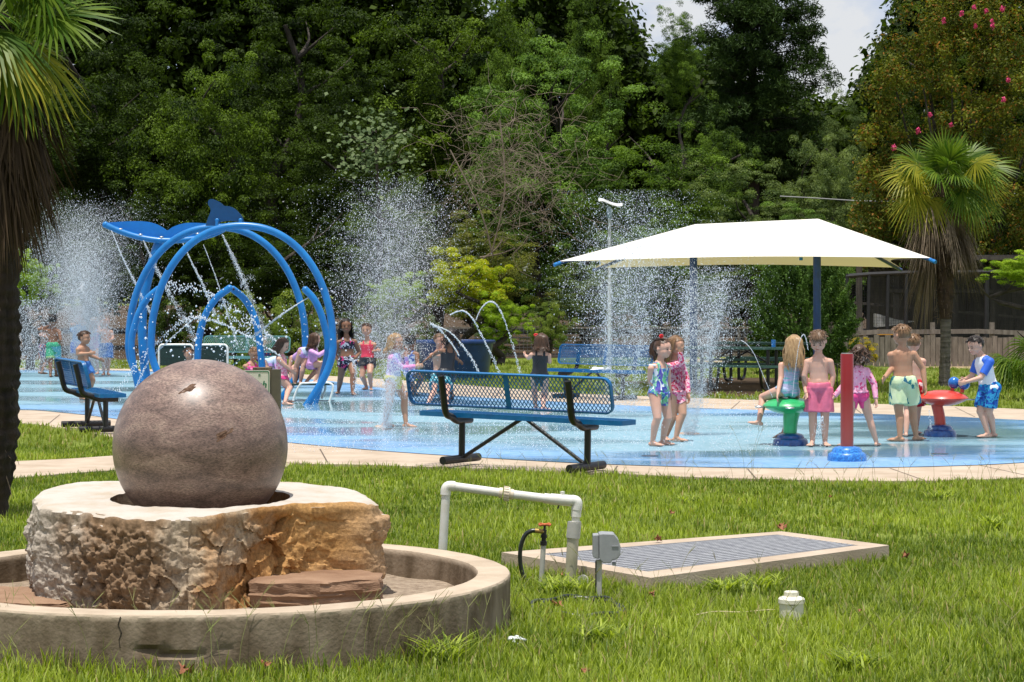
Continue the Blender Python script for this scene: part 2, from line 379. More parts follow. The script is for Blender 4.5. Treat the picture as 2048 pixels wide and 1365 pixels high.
for i in range(len(pp)-1):
    for k in range(seg): k2=(k+1)%seg; Fc.append((i*seg+k,i*seg+k2,(i+1)*seg+k2,(i+1)*seg+k))
# carve cracks/voids low on the front wall
V=np.array(V)
for (px,py,wx,wz,dp) in [(300,1300,.055,.012,.03),(330,1306,.05,.010,.03),(370,1308,.07,.008,.025),(210,1293,.06,.005,.012),(240,1296,.04,.004,.012),(450,1300,.05,.004,.01)]:
    Yf=YC-R0+.02; X=(px-1024)/F*Yf-XC; z=CH-(py-HZ)*Yf/F
    w_=np.exp(-((V[:,0]-X)/wx)**2-((V[:,2]-z)/wz)**2)*(V[:,1]<-1)*(np.hypot(V[:,0],V[:,1])>R0-.05)
    V[:,1]+=w_*dp
me=arrmesh('wall',V,np.array(Fc)); link('wall',me,m_basin,bs,28,local=True)
# crack line
m_dark=mat('dark_crack',(.03,.022,.015),.95)
g=Geo(); pts=[]
for i,(px,py) in enumerate([(241,1234),(236,1250),(243,1266),(238,1280),(240,1296)]):
    Yf=YC-math.sqrt(R0**2-((px-1024)/F*9.5-XC)**2)-.001
    pts.append(P(px,py,Yf))
g.tube(pts,.0025,5); build(g,'crack',m_dark,bs)
m_sand=mat('basin_sand',(.22,.165,.12),.95,spec=.1,scale=22,color2=(.42,.335,.25),bump=.7,bscale=120,detail=10)
g=Geo(); pts=[(XC+(R1-.005)*math.cos(2*pi*k/90),YC+(R1-.005)*math.sin(2*pi*k/90),.13+.008*math.sin(k)) for k in range(90)]
g.add(pts+[(XC,YC,.13)],[(k,(k+1)%90,90) for k in range(90)]); build(g,'sand_bed',m_sand,bs)

# boulder plinth
BX,BY=(401-1024)/F*11.15,11.15
foot=[(60,10.95),(66,10.75),(250,10.38),(330,10.33),(430,10.44),(490,10.62),(600,10.90),(700,10.99),(752,11.03),(770,11.10),(760,11.25),(730,11.62),(600,11.95),(420,12.02),(230,12.0),(130,11.9),(75,11.6),(52,11.2)]
fp=np.array([((x-1024)/F*y-BX,y-BY) for x,y in foot])
def rayR(th):
    d=np.array([math.cos(th),math.sin(th)]); best=9
    for i in range(len(fp)):
        a=fp[i]; e=fp[(i+1)%len(fp)]-a; M=np.array([[d[0],-e[0]],[d[1],-e[1]]])
        det=np.linalg.det(M)
        if abs(det)<1e-9: continue
        t,u=np.linalg.solve(M,a)
        if t>0 and -1e-6<=u<=1.000001: best=min(best,t)
    return best
NT=820; RR=np.array([rayR(2*pi*k/NT) for k in range(NT)])
RR=np.convolve(np.r_[RR[-1:],RR,RR[:1]],np.ones(3)/3,'valid')
ZT=.585; ZB=.10
V=[];Fc=[]
def topz(x,y): return ZT+.035*(y+.6)/1.4 -.02*max(0,x-.35)+.006*noise.noise(Vector((x*5,y*5,0)))+.003*noise.noise(Vector((x*22,y*22,3)))
rings=[]
for r,z in [(.02,.40),(.25,.405),(.36,.42),(.415,.47),(.432,.53)]: rings.append(('h',r,z))
rings.append(('h',.437,None))
for i in range(1,30): rings.append(('t',i/30,0))
NS=95
for i in range(NS+1): rings.append(('s',i/NS,0))
for kind,u,z in rings:
    for k in range(NT):
        th=2*pi*k/NT; cx,cy=math.cos(th),math.sin(th); R=RR[k]
        if kind=='h':
            x,y=u*cx,u*cy; zz=topz(x,y) if z is None else z
        elif kind=='t':
            r=.437+(R-.03-.437)*u; x,y=r*cx,r*cy; zz=topz(x,y)
            e=max(0,(u-.86)/.14); zz-=e*e*.022*(1+noise.noise(Vector((cx*9,cy*9,1))))
        else:
            zt=topz(R*cx,R*cy)-.02; zz=zt-.015+(ZB-zt)*u if u>0 else zt
            x0,y0=R*cx,R*cy; X=x0
            # broken faces: tilted voronoi facets at two sizes + fine pits
            wr=noise.noise(Vector((x0*4,y0*4,zz*4)))*.25
            def facet(sc,am,sl,zs=1.3):
                q=Vector((x0*sc+wr,y0*sc+wr,zz*sc*zs)); dd,pp_v=noise.voronoi(q); c0_=pp_v[0]
                h=math.sin(c0_.x*127.1+c0_.y*311.7+c0_.z*74.7)*43758.5453; h-=math.floor(h); h2=math.sin(c0_.x*269.5+c0_.y*183.3+c0_.z*246.1)*43758.5453; h2-=math.floor(h2)
                dv=q-c0_; return am*(h-.5)+sl*(dv.z*(h2*1.2-.9)+(dv.x*(-cy)+dv.y*cx)*(h-.5)*1.6)
            pits=noise.fractal(Vector((x0*24,y0*24,zz*24)),.8,2.0,3)
            big_=noise.fractal(Vector((x0*4.5,y0*4.5,zz*7)),1,2,3)
            if X>.05: d=facet(3.6,.080,.050)+facet(7.5,.030,.022)+facet(17,.010,.008)+pits*.007+big_*.022-.028
            elif X>-.12: d=facet(4.6,.040,.020)+facet(12,.014,.008)+pits*.012+big_*.015-.015
            elif X>-.52: d=facet(6.0,.020,.010)+pits*.030+big_*.012-.015
            else: d=facet(7.0,.020,.010)+facet(16,.010,.006)+pits*.014-.03
            # undercut ledge at lower right, flare at bottom left
            d+=.018*math.sin(u*3.1)-.02*u*(X>.3)
            edge=min(1,u*9); r=R-.03+.03*edge+d*edge
            r=max(r,.46); x,y=r*cx,r*cy; zz+=.01*pits*edge
        V.append((x,y,zz))
nr=len(rings)
for i in range(nr-1):
    for k in range(NT): k2=(k+1)%NT; Fc.append((i*NT+k,(i+1)*NT+k,(i+1)*NT+k2,i*NT+k2))
V=np.array(V)
me=arrmesh('boulder_plinth',V,np.array(Fc))
m_st=bpy.data.materials.new('boulder_stone'); m_st.use_nodes=True; n=m_st.node_tree; b=n.nodes['Principled BSDF']; b.inputs['Roughness'].default_value=.85; b.inputs['Specular IOR Level'].default_value=.25
tc=n.nodes.new('ShaderNodeTexCoord'); sp=n.nodes.new('ShaderNodeSeparateXYZ'); n.links.new(tc.outputs['Object'],sp.inputs[0])
def nzn(sc,de=6,ro=.6):
    t=n.nodes.new('ShaderNodeTexNoise'); t.inputs['Scale'].default_value=sc; t.inputs['Detail'].default_value=de; t.inputs['Roughness'].default_value=ro; n.links.new(tc.outputs['Object'],t.inputs['Vector']); return t
def mth(op,a,b_=None,c=None):
    t=n.nodes.new('ShaderNodeMath'); t.operation=op
    for i,q in enumerate((a,b_,c)):
        if q is None: continue
        if isinstance(q,(int,float)): t.inputs[i].default_value=q
        else: n.links.new(q,t.inputs[i])
    return t.outputs[0]
big=nzn(3.5); fx=mth('ADD',sp.outputs[0],mth('MULTIPLY_ADD',big.outputs['Fac'],.9,-.45))
mr=n.nodes.new('ShaderNodeMapRange'); mr.inputs['From Min'].default_value=-.9; mr.inputs['From Max'].default_value=.9; n.links.new(fx,mr.inputs['Value'])
r=n.nodes.new('ShaderNodeValToRGB'); e=r.color_ramp.elements
cs=[(0,(.37,.33,.28)),(.2,(.33,.27,.21)),(.30,(.20,.125,.07)),(.42,(.22,.145,.085)),(.50,(.36,.29,.21)),(.58,(.36,.27,.18)),(.68,(.34,.17,.06)),(.82,(.45,.25,.09)),(1,(.42,.27,.15))]
while len(e)<len(cs): e.new(.5)
for i,(p_,c_) in enumerate(cs): e[i].position=p_; e[i].color=(*c_,1)
n.links.new(mr.outputs['Result'],r.inputs['Fac'])
# fine speckle
fn=nzn(60,8,.7); mxs=n.nodes.new('ShaderNodeMix'); mxs.data_type='RGBA'; mxs.blend_type='MULTIPLY'
rs=n.nodes.new('ShaderNodeMapRange'); rs.inputs['From Min'].default_value=.3; rs.inputs['From Max'].default_value=.7; rs.inputs['To Min'].default_value=.55; rs.inputs['To Max'].default_value=1.35
n.links.new(fn.outputs['Fac'],rs.inputs['Value']); mxs.inputs['Factor'].default_value=1; n.links.new(r.outputs['Color'],mxs.inputs[6]); n.links.new(rs.outputs['Result'],mxs.inputs[7])
# gray-white sawn top
gm=n.nodes.new('ShaderNodeNewGeometry'); sn=n.nodes.new('ShaderNodeSeparateXYZ'); n.links.new(gm.outputs['Normal'],sn.inputs[0]); gz=mth('MULTIPLY',mth('GREATER_THAN',sp.outputs[2],.515),mth('GREATER_THAN',sn.outputs[2],.80))
tm=nzn(5,8,.65); rt=n.nodes.new('ShaderNodeValToRGB'); e=rt.color_ramp.elements; e[0].position=.35; e[0].color=(.44,.37,.29,1); e[1].position=.55; e[1].color=(.50,.46,.41,1); n.links.new(tm.outputs['Fac'],rt.inputs['Fac'])
mt=n.nodes.new('ShaderNodeMix'); mt.data_type='RGBA'; n.links.new(gz,mt.inputs['Factor']); n.links.new(mxs.outputs[2],mt.inputs[6]); n.links.new(rt.outputs['Color'],mt.inputs[7])
n.links.new(mt.outputs[2],b.inputs['Base Color'])
bp=n.nodes.new('ShaderNodeBump'); bp.inputs['Strength'].default_value=.5; bp.inputs['Distance'].default_value=.012; n.links.new(fn.outputs['Fac'],bp.inputs['Height']); n.links.new(bp.outputs['Normal'],b.inputs['Normal'])
o=link('boulder_plinth',me,m_st,None,60); o.location=(BX,BY,0)
tag(o,'huge rough-hewn boulder with a sawn pale top carrying the granite ball','boulder')
# granite ball
SR=.426; sc_=P(401,893,11.15)
m_ball=bpy.data.materials.new('granite'); m_ball.use_nodes=True; n=m_ball.node_tree; b=n.nodes['Principled BSDF']; b.inputs['Roughness'].default_value=.24; b.inputs['Specular IOR Level'].default_value=.55
tc=n.nodes.new('ShaderNodeTexCoord')
mp=n.nodes.new('ShaderNodeMapping'); mp.inputs['Rotation'].default_value=(.3,.7,.2); mp.inputs['Scale'].default_value=(1,1,2.6); n.links.new(tc.outputs['Object'],mp.inputs['Vector'])
t1=n.nodes.new('ShaderNodeTexNoise'); t1.inputs['Scale'].default_value=4.5; t1.inputs['Detail'].default_value=9; t1.inputs['Distortion'].default_value=1.2; n.links.new(mp.outputs['Vector'],t1.inputs['Vector'])
t2=n.nodes.new('ShaderNodeTexNoise'); t2.inputs['Scale'].default_value=70; t2.inputs['Detail'].default_value=6; t2.inputs['Roughness'].default_value=.75; n.links.new(mp.outputs['Vector'],t2.inputs['Vector'])
r1=n.nodes.new('ShaderNodeValToRGB'); e=r1.color_ramp.elements; e.new(.5)
for i,(p_,c_) in enumerate([(.33,(.10,.066,.055)),(.5,(.165,.108,.090)),(.66,(.22,.155,.125))]): e[i].position=p_; e[i].color=(*c_,1)
n.links.new(t1.outputs['Fac'],r1.inputs['Fac'])
rs=n.nodes.new('ShaderNodeMapRange'); rs.inputs['From Min'].default_value=.35; rs.inputs['From Max'].default_value=.65; rs.inputs['To Min'].default_value=.38; rs.inputs['To Max'].default_value=1.9; n.links.new(t2.outputs['Fac'],rs.inputs['Value'])
mu=n.nodes.new('ShaderNodeMix'); mu.data_type='RGBA'; mu.blend_type='MULTIPLY'; mu.inputs['Factor'].default_value=1; n.links.new(r1.outputs['Color'],mu.inputs[6]); n.links.new(rs.outputs['Result'],mu.inputs[7]); n.links.new(mu.outputs[2],b.inputs['Base Color'])
rf=n.nodes.new('ShaderNodeMapRange'); rf.inputs['From Min'].default_value=.3; rf.inputs['From Max'].default_value=.7; rf.inputs['To Min'].default_value=.30; rf.inputs['To Max'].default_value=.50; n.links.new(t2.outputs['Fac'],rf.inputs['Value']); n.links.new(rf.outputs['Result'],b.inputs['Roughness'])
g=Geo(); g.ell((0,0,0),SR,None,220,140); me=g.data('granite_ball')
V=np.empty(len(me.vertices)*3,np.float32); me.vertices.foreach_get('co',V); V=V.reshape(-1,3)
# chips (shallow gouges)
chips=[((395,773),.30,.050,.020,.010,38),((467,860),.30,.056,.020,.012,30)]
m_chip=mat('rough_chip',(.085,.045,.030),.95,scale=40,color2=(.19,.12,.085),bump=.8,spec=.1)
ballroot=root('granite_ball',(sc_[0],sc_[1],sc_[2]-SR),'large polished brown granite ball resting in the boulder socket','stone ball')
link('sphere',me,m_ball,ballroot,True,local=True).location=(0,0,SR)
for (px,py),_,lx,wz,dp,an in chips:
    dx=(px-401)/173; dz=-(py-893)/173; dy=-math.sqrt(max(0,1-dx*dx-dz*dz)); nn=np.array([dx,dy,dz])
    ux=nrm(np.cross((0,0,1),nn)); uz=np.cross(nn,ux); a_=math.radians(an)
    pts=[]
    for k in range(26):
        t=2*pi*k/26; rr_=1+.25*math.sin(3*t+px)+.15*math.sin(7*t); u_,v_=lx*.85*math.cos(t)*rr_,wz*.8*math.sin(t)*rr_
        U=u_*math.cos(a_)-v_*math.sin(a_); W=u_*math.sin(a_)+v_*math.cos(a_)
        pts.append(sc_+nrm(nn*SR+ux*U+uz*W)*(SR+.0008))
    c=sc_+nn*(SR+.0008); g=Geo()
    g.add(pts+[c],[(k,(k+1)%26,26) for k in range(26)]); build(g,'chip',m_chip,ballroot)
# slab rocks
m_rock=mat('flat_rock',(.20,.115,.07),.9,spec=.2,scale=4,color2=(.31,.195,.125),bump=.5,bscale=45,detail=9,stretch=(1,1,5))
def slabrock(top,z0,z1,label,base):
    tp=[np.array(p) for p in top]; pts=[tp[i]*(1-k/14)+tp[(i+1)%len(tp)]*(k/14) for i in range(len(tp)) for k in range(14)]; N=len(pts); V=[];Fc=[]
    c=np.mean(pts,0); L=14
    prof=[(0.0,1),(.5,1),(.9,1),(.97,.98)]+[(1.0,.95-.95*i/(L)) for i in range(L+1)]
    for (s_,h) in prof:
        for i,p in enumerate(pts):
            q=c+(p-c)*s_; z=z0+(z1-z0)*h
            nz=noise.fractal(Vector((q[0]*9,q[1]*9,z*28)),1,2,4)
            st=.010*round(noise.noise(Vector((q[0]*3,q[1]*3,z*45)))*2) if h<.96 else 0
            d=nrm(p-c); V.append((q[0]+d[0]*(nz*.012+st)*(s_>.9),q[1]+d[1]*(nz*.012+st)*(s_>.9),z+nz*.007))
    for i in range(len(prof)-1):
        for k in range(N): k2=(k+1)%N; Fc.append((i*N+k,(i+1)*N+k,(i+1)*N+k2,i*N+k2))
    Fc=np.array(Fc); me=arrmesh('flat_rock',np.array(V)-np.array([c[0],c[1],0]),Fc)
    import bmesh; bm=bmesh.new(); bm.from_mesh(me); bmesh.ops.recalc_face_normals(bm,faces=bm.faces); bm.to_mesh(me); bm.free()
    o=link('flat_rock',me,m_rock,None,40); o.location=(c[0],c[1],0); tag(o,label,'rock')
def gz(x,y,z): return G(x,y,z)[:2]
slabrock([gz(501,1168,.25),gz(640,1166,.26),gz(758,1158,.26),gz(764,1146,.26),gz(700,1138,.26),gz(560,1142,.26),gz(506,1150,.26)],.09,.262,'thick reddish sandstone block lying against the right front of the boulder',None)
slabrock([gz(-120,1195,.17),gz(30,1203,.17),gz(120,1204,.17),gz(168,1196,.17),gz(132,1177,.17),gz(118,1167,.17),gz(0,1173,.17),gz(-130,1172,.17)],.10,.165,'flat orange-brown stone slab lying left of the boulder','rock')

# ================================================================ grate in concrete frame
A,B_,C_,D_=[G(*q,.09)[:2] for q in [(1003,1105),(1302,1156),(1778,1091),(1562,1063)]]
gr=root('drain_grate',(*((A+C_)/2),0),'long steel bar grate set in a low concrete frame in the lawn','grate')
def bl(u,v): return A*(1-u)*(1-v)+B_*u*(1-v)+C_*u*v+D_*(1-u)*v   # u: A->B, v: A->D
g=Geo(); N=4
out=[bl(0,0),bl(1,0),bl(1,1),bl(0,1)]; iu,iv=.145,.07
inn=[bl(iu,iv),bl(1-iu,iv),bl(1-iu,1-iv),bl(iu,1-iv)]
V=[(*p,.09) for p in out]+[(*p,.09) for p in inn]+[(*p,-.05) for p in out]+[(*p,-.02) for p in inn]
Fc=[]
for i in range(4): j=(i+1)%4; Fc+= [(i,j,4+j,4+i),(8+i,8+j,j,i),(4+i,4+j,12+j,12+i)]
Fc.append((12,13,14,15)); g.add(V,Fc)
build(g,'concrete_frame',m_conc,gr)
m_galv=mat('galvanised_steel',(.27,.275,.30),.5,metal=.1,scale=20,color2=(.41,.415,.43))
g=Geo()
NB=15
for i in range(NB+1):
    u=iu+(1-2*iu)*i/NB; a_,b_=bl(u,iv),bl(u,1-iv); g.beam((*a_,.083),(*b_,.083),.020,.014)
for i in range(96):
    v=iv+(1-2*iv)*i/95; a_,b_=bl(iu,v),bl(1-iu,v); g.beam((*a_,.0815),(*b_,.0815),.008,.010)
build(g,'bars',m_galv,gr)
g=Geo(); g.add([(*p,.03) for p in inn],[(0,1,2,3)]); build(g,'pit',mat('pit_dark',(.02,.02,.03),.9),gr)
# ================================================================ benches
m_blue=mat('blue_coating',(.001,.10,.29),.42,spec=.4,scale=12,color2=(.003,.14,.37))
m_blk=mat('black_tube',(.008,.008,.009),.4,spec=.5,var=.3,scale=30)
m_green=mat('green_coating',(.11,.26,.24),.45,spec=.4,var=.2)
m_dgreen=mat('dark_green_coating',(.015,.06,.045),.5,spec=.4,var=.3)
m_steel=mat('steel',(.5,.5,.5),.35,metal=.8,var=.1)
def clipseg(a,b,w,h,r):
    """clip 2d segment to rect (|x|<w,|y|<h)"""
    t0,t1=0.,1.; d=(b[0]-a[0],b[1]-a[1])
    for i,L in ((0,w),(1,h)):
        if abs(d[i])<1e-9: continue
        u=(-L-a[i])/d[i]; v=(L-a[i])/d[i]
        if u>v: u,v=v,u
        t0=max(t0,u); t1=min(t1,v)
    if t0>=t1: return None
    return (a[0]+d[0]*t0,a[1]+d[1]*t0),(a[0]+d[0]*t1,a[1]+d[1]*t1)
def mesh_panel(w,h,px,pz,sw,th):
    """expanded metal: crossing diagonal strands in the xz plane, centred"""
    g=Geo(); s=pz/px
    n_=int((2*w+2*h/s)/px)+3; k0=-w-2*h/s
    for sgn in (1,-1):
        for i in range(n_+1):
            x=k0+i*px
            a=(x,-h); b=(x+2*h/s,h)
            if sgn<0: a=(-a[0],a[1]); b=(-b[0],b[1])
            c=clipseg(a,b,w,h,0)
            if c and math.hypot(c[1][0]-c[0][0],c[1][1]-c[0][1])>.01:
                (x0,z0),(x1,z1)=c; dx,dz=x1-x0,z1-z0; L=math.hypot(dx,dz); t=np.array([dx/L,0,dz/L])
                g.box(((x0+x1)/2,sgn*th*.3,(z0+z1)/2),(L,th,sw),[t,np.array([0,1,0.]),np.array([-t[2],0,t[0]])])
    return g
def rrect(w,h,r,n=7):
    p=[]
    for cx,cz,a0 in ((w-r,h-r,0),(-w+r,h-r,90),(-w+r,-h+r,180),(w-r,-h+r,270)):
        for i in range(n+1):
            a=math.radians(a0+90*i/n); p.append((cx+r*math.cos(a),cz+r*math.sin(a)))
    return p
def rim(w,h,r,d0,d1,t=.012):
    """formed sheet rim around a rounded rectangle: lip depth along y"""
    o_=rrect(w,h,r); i_=rrect(w-t,h-t,max(r-t,.01)); N=len(o_)
    V=[(x,d0,z) for x,z in o_]+[(x,d1,z) for x,z in o_]+[(x,d1,z) for x,z in i_]+[(x,d0,z) for x,z in i_]
    f=[]
    for k in range(4):
        for i in range(N): j=(i+1)%N; f.append((k*N+i,((k+1)%4)*N+i,((k+1)%4)*N+j,k*N+j))
    return V,f
def bench(loc,yaw,L,label,group,mp_,mf,sp=None,fine=False,pxp=.040,pzp=.052,sw=.0065):
    """local: x along length, y facing direction, z up"""
    rt=root('park_bench',loc,label,'bench',group,rot=yaw)
    tilt=math.radians(14); bh=.155; bw=L/2
    Ry=np.array([[1,0,0],[0,math.cos(tilt),math.sin(tilt)],[0,-math.sin(tilt),math.cos(tilt)]])  # rows: axes
    # back: leans backwards (top at -y)
    ax=np.array([1,0,0.]); az=np.array([0,-math.sin(tilt),math.cos(tilt)]); ay=np.cross(az,ax)
    bc=np.array([0,-.235,.675])
    g=Geo(); V,f=rim(bw,bh,.075,-.028,.012,.012); V=np.array(V); V=V[:,0:1]*ax+V[:,1:2]*ay+V[:,2:3]*az+bc; g.add(V,f)
    pm=mesh_panel(bw-.014,bh-.014,pxp,pzp,sw,.004)
    # round the corners: drop strand ends outside the rounded rim is negligible
    for v in pm.V:
        w_=v[:,0:1]*ax+v[:,1:2]*ay+v[:,2:3]*az+bc; v[:]=w_
    off=g.n
    for v in pm.V: g.V.append(v)
    for q in pm.Fq: g.Fq.append([i+off for i in q])
    g.n+=pm.n
    g.box(bc+ay*-.010,(.05,.008,2*bh-.02),[ax,ay,az])
    build(g,'backrest',mp_,rt,35,local=True)
    g=Geo(); sc=np.array([0,.05,.45]); V,f=rim(bw,.150,.05,-.03,.012,.012); V=np.array(V)
    R_=np.array([[1,0,0],[0,0,1],[0,1,0.]])
    V=V[:,[0,2,1]]+sc; g.add(V,f)
    pm=mesh_panel(bw-.014,.136,pxp,pzp,sw*1.1,.004); off=g.n
    for v in pm.V: g.V.append(v[:,[0,2,1]]+sc+np.array([0,0,.008]))
    for q in pm.Fq: g.Fq.append([i+off for i in q])
    g.n+=pm.n
    build(g,'seat',mp_,rt,35,local=True)
    sp=sp or L*.61
    for s in (-1,1):
        x=s*sp/2; g=Geo()
        top=bc+az*.125+ay*-.045; top[0]=x
        low=bc-az*.20+ay*-.045; low[0]=x
        pts=catmull([top,bc*[0,1,1]+np.array([x,0,0])+ay*-.045,low,(x,-.135,.425),(x,-.06,.392),(x,.0,.388),(x,.17,.388)],6)
        g.tube(pts,.031,12); build(g,'back_support',mf,rt,50,local=True)
        g=Geo(); g.tube([(x,.03,.39),(x,.03,.03)],.030,12); build(g,'leg',mf,rt,50,local=True)
        g=Geo(); g.tube([(x,-.27,.055),(x,.30,.055)],.036,12); build(g,'foot',mf,rt,50,local=True)
        g=Geo(); g.tube([(x*.96,.03,.075),(s*.03,.03,.425)],.018,8); build(g,'brace',mf,rt,50,local=True)
    return rt
def yawof(dx,dy): return math.atan2(dy,dx)
b1=bench((.085,20.4,.022),math.radians(-33),2.16,'long blue mesh bench seen from behind in the middle beyond the PVC pipe','park benches round the splash pad',m_blue,m_blk,sp=1.34); b1.rotation_euler=(0,math.radians(.8),math.radians(-33)); b1.scale=(1,1.02,1.05)
bench((-4.79,26.05,.022),math.radians(-69),1.83,'blue mesh bench on the left beside the palm trunk, half behind the stone ball','park benches round the splash pad',m_blue,m_blk)
bench(((1190-1024)/F*34.0,34.0,.0),math.radians(180-42),1.83,'blue mesh bench facing the pad on the far grass below the solar lamp','park benches round the splash pad',m_blue,m_blk)
bench(((487-1024)/F*41.2,41.2,0),math.radians(180-8),1.62,'pale green mesh bench behind the whale hoops','park benches round the splash pad',m_green,m_dgreen,pxp=.04,pzp=.055)
g=Geo(); q=P(1200,742,33.9)
for i in range(12): g.ell(q+np.array([random.uniform(-.12,.12),random.uniform(-.06,.06),random.uniform(-.01,.04)]),(random.uniform(.03,.06),.03,random.uniform(.015,.035)),None,8,6)
solo(g,'wet_cloth',mat('white_cloth',(.7,.74,.78),.7),q-np.array([0,0,.04]),'crumpled white cloth left on the far blue bench seat','cloth',smooth=True)

# ================================================================ whale spray structure
m_wb=mat('whale_blue',(.0,.135,.40),.35,spec=.5,scale=5,color2=(.004,.19,.52),coat=.15,thr=(.3,.7))
m_wp=mat('whale_panel_blue',(.0,.17,.56),.4,spec=.4,var=.06,coat=.2)
m_wd=mat('whale_fin_blue',(.0,.055,.17),.35,spec=.5,var=.1)
wh=root('whale_spray_arch',(*G(470,800)[:2],0),'blue whale-shaped water play structure of hoops with tail fluke and fin','water play arch')
def hoop(pxs,Y,r,name='hoop'):
    pts=catmull([P(x,y,Y) for x,y in pxs],6); g=Geo(); g.tube(pts,r,14); build(g,name,m_wb,wh,50)
YA,YB=33.4,32.1
def hoopxy(cx,a,yt,ye,yf,fx):
    out=[]
    for k in range(-3,28):
        pass
    # left foot up over the top to the right foot
    pts=[(cx-a*fx,yf)]
    for t in (.25,.5,.75,.9): pts.append((cx-a*(fx+(1-fx)*math.sin(t*pi/2)),yf-(yf-ye)*t))
    for k in range(0,19):
        an=pi-pi*k/18
        c,s=math.cos(an),math.sin(an)
        pts.append((cx+a*math.copysign(abs(c)**.92,c),ye-(ye-yt)*abs(s)**.98))
    for t in (.9,.75,.5,.25): pts.append((cx+a*(fx+(1-fx)*math.sin(t*pi/2)),yf-(yf-ye)*t))
    pts.append((cx+a*fx,yf))
    return pts
hoop(hoopxy(434,177,455,690,805,.70),YA,.052)
hoop(hoopxy(484,182,452,690,814,.70),YB,.053)
def rib(x0,y0,x1,y1,bx,Y):
    pts=catmull([P(x0,y0,Y),P(bx,(y0*.55+y1*.45),Y),P(bx+(x1-bx)*.18,y0*.28+y1*.72,Y),P(bx+(x1-bx)*.55,y0*.10+y1*.90,Y),P(x1,y1,Y)],8)
    g=Geo(); g.tube(pts,.050,12); g.ell(pts[-1],.051,None,12,8); build(g,'rib',m_wb,wh,50)
rib(282,800,316,579,263,33.0); rib(396,800,459,577,396,32.6); rib(530,802,466,579,521,33.0); rib(628,812,611,580,655,32.4)
g=Geo()
for px,Y in ((461.5,32.8),): g.caps(P(458,577,Y),P(467,579,Y),.018,.018,8)
build(g,'nozzle',m_dark,wh,50)
# tail post
g=Geo(); pts=catmull([P(300,805,34.2),P(290,740,34.2),P(284,650,34.2),P(290,585,34.2),P(306,520,34.2),P(320,480,34.2)],6); g.tube(pts,.07,12); build(g,'tail_post',m_wb,wh,50)
# fluke
YT=34.1
def dp(x,y,k=0): return P(x,y,YT+k)
top=[(211,446),(245,443.5),(285,443),(308,447),(325,455),(335,461),(346,454),(368,447),(392,446),(425,448),(459,447)]
bot=[(452,455),(430,466),(395,475),(355,479),(318,479),(283,474),(250,465),(225,456)]
poly=[dp(*p) for p in catmull(top,4)]+[dp(*p) for p in catmull(bot,4)]
g=Geo(); g.prism(poly,(0,.03,0)); o=build(g,'fluke',m_wp,wh)
g=Geo(); g.tube(catmull([dp(*p,-.05) for p in [(211,450),(235,461),(275,474),(318,481),(358,481),(400,476),(435,465),(461,450)]],6),.045,12); g.ell(dp(211,450,-.05),.05,None,12,8); build(g,'fluke_tube',m_wb,wh,50)
g=Geo()
for x,y in ((241,459),(281,470),(323,475),(395,468)): g.ell(dp(x,y,-.06),(.035,.03,.018),None,10,8)
build(g,'bolt',m_steel,wh,50)
# dorsal fin
fin=[(411,452),(416,436),(421,424),(420,416),(416,409),(417,401),(424,398.5),(434,402),(443,407),(448,412),(458,413),(468,417),(478,426),(485,435),(488,446),(482,446),(470,443),(455,442),(440,445),(432,452)]
g=Geo(); g.prism([P(x,y,32.7) for x,y in catmull(fin,3)],(0,.03,0)); build(g,'dorsal_fin',m_wd,wh)
for x in (434,481):
    g=Geo(); g.beam(P(x,455,32.66),P(x,440,32.66),.035,.10); g.ell(P(x,441,32.64),(.03,.02,.03),None,8,6); build(g,'bracket',m_wb,wh,40)

# ================================================================ spray toys
m_dome=mat('base_blue',(.01,.12,.42),.35,scale=60,color2=(.04,.26,.68),coat=.3,thr=(.45,.6))
m_domed=mat('base_dark_blue',(.003,.04,.16),.3,scale=30,color2=(.01,.09,.32),coat=.5)
m_grn=mat('toy_green',(.02,.33,.10),.3,scale=8,color2=(.03,.42,.14),coat=.4)
m_red=mat('toy_red',(.48,.035,.02),.35,scale=6,color2=(.58,.06,.035),coat=.3)
m_eye=mat('toy_eye_blue',(.01,.13,.45),.22,coat=.5,var=.1)
def domeprof(R,H): return [(R,0),(R*.995,H*.25),(R*.95,H*.45),(R*.86,H*.56),(R*.78,H*.60),(R*.74,H*.80),(R*.62,H*.93),(R*.40,H),(.001,H)]
# green saucer
q=G(1581,896); Yg=q[1]; s=F/Yg
gt=root('spray_saucer',(*q[:2],.028),'green saucer-shaped spray toy on a dark blue base with a girl sitting on it','spray toy')
g=Geo(); pr=domeprof(.182,.125); V0=g.n
g.lathe((*q[:2],.028),pr,40); build(g,'base',m_domed,gt,40)
g=Geo()
c0=P(1580,880,Yg); c1=P(1581,845,Yg); c2=P(1584,818,Yg)
g.tube(catmull([c0,c1,c2],5),[.068+(.034*((i/10)**2)) for i in range(11)],20); build(g,'stem',m_grn,gt,40)
zc=CH-(812-HZ)/s; x=(1577-1024)/s
g=Geo(); prof=[(.001,-.085),(.08,-.082),(.16,-.062),(.225,-.03),(.262,-.006),(.268,.004),(.262,.014),(.225,.045),(.16,.072),(.08,.088),(.001,.092)]
g.lathe((x,Yg,zc),prof,56); build(g,'saucer',m_grn,gt,50)
g=Geo(); g.lathe((x,Yg,zc+.090),[(.018,0),(.018,.008),(.001,.008)],12); build(g,'nozzle',m_steel,gt,40)
for px_,dy in ((1518,-.03),(1573,-.29),(1632,-.02)):
    g=Geo(); g.ell(((px_-1024)/s,Yg+dy,zc-.008),(.048,.035,.014),None,14,8); build(g,'side_nozzle',m_steel,gt,50)
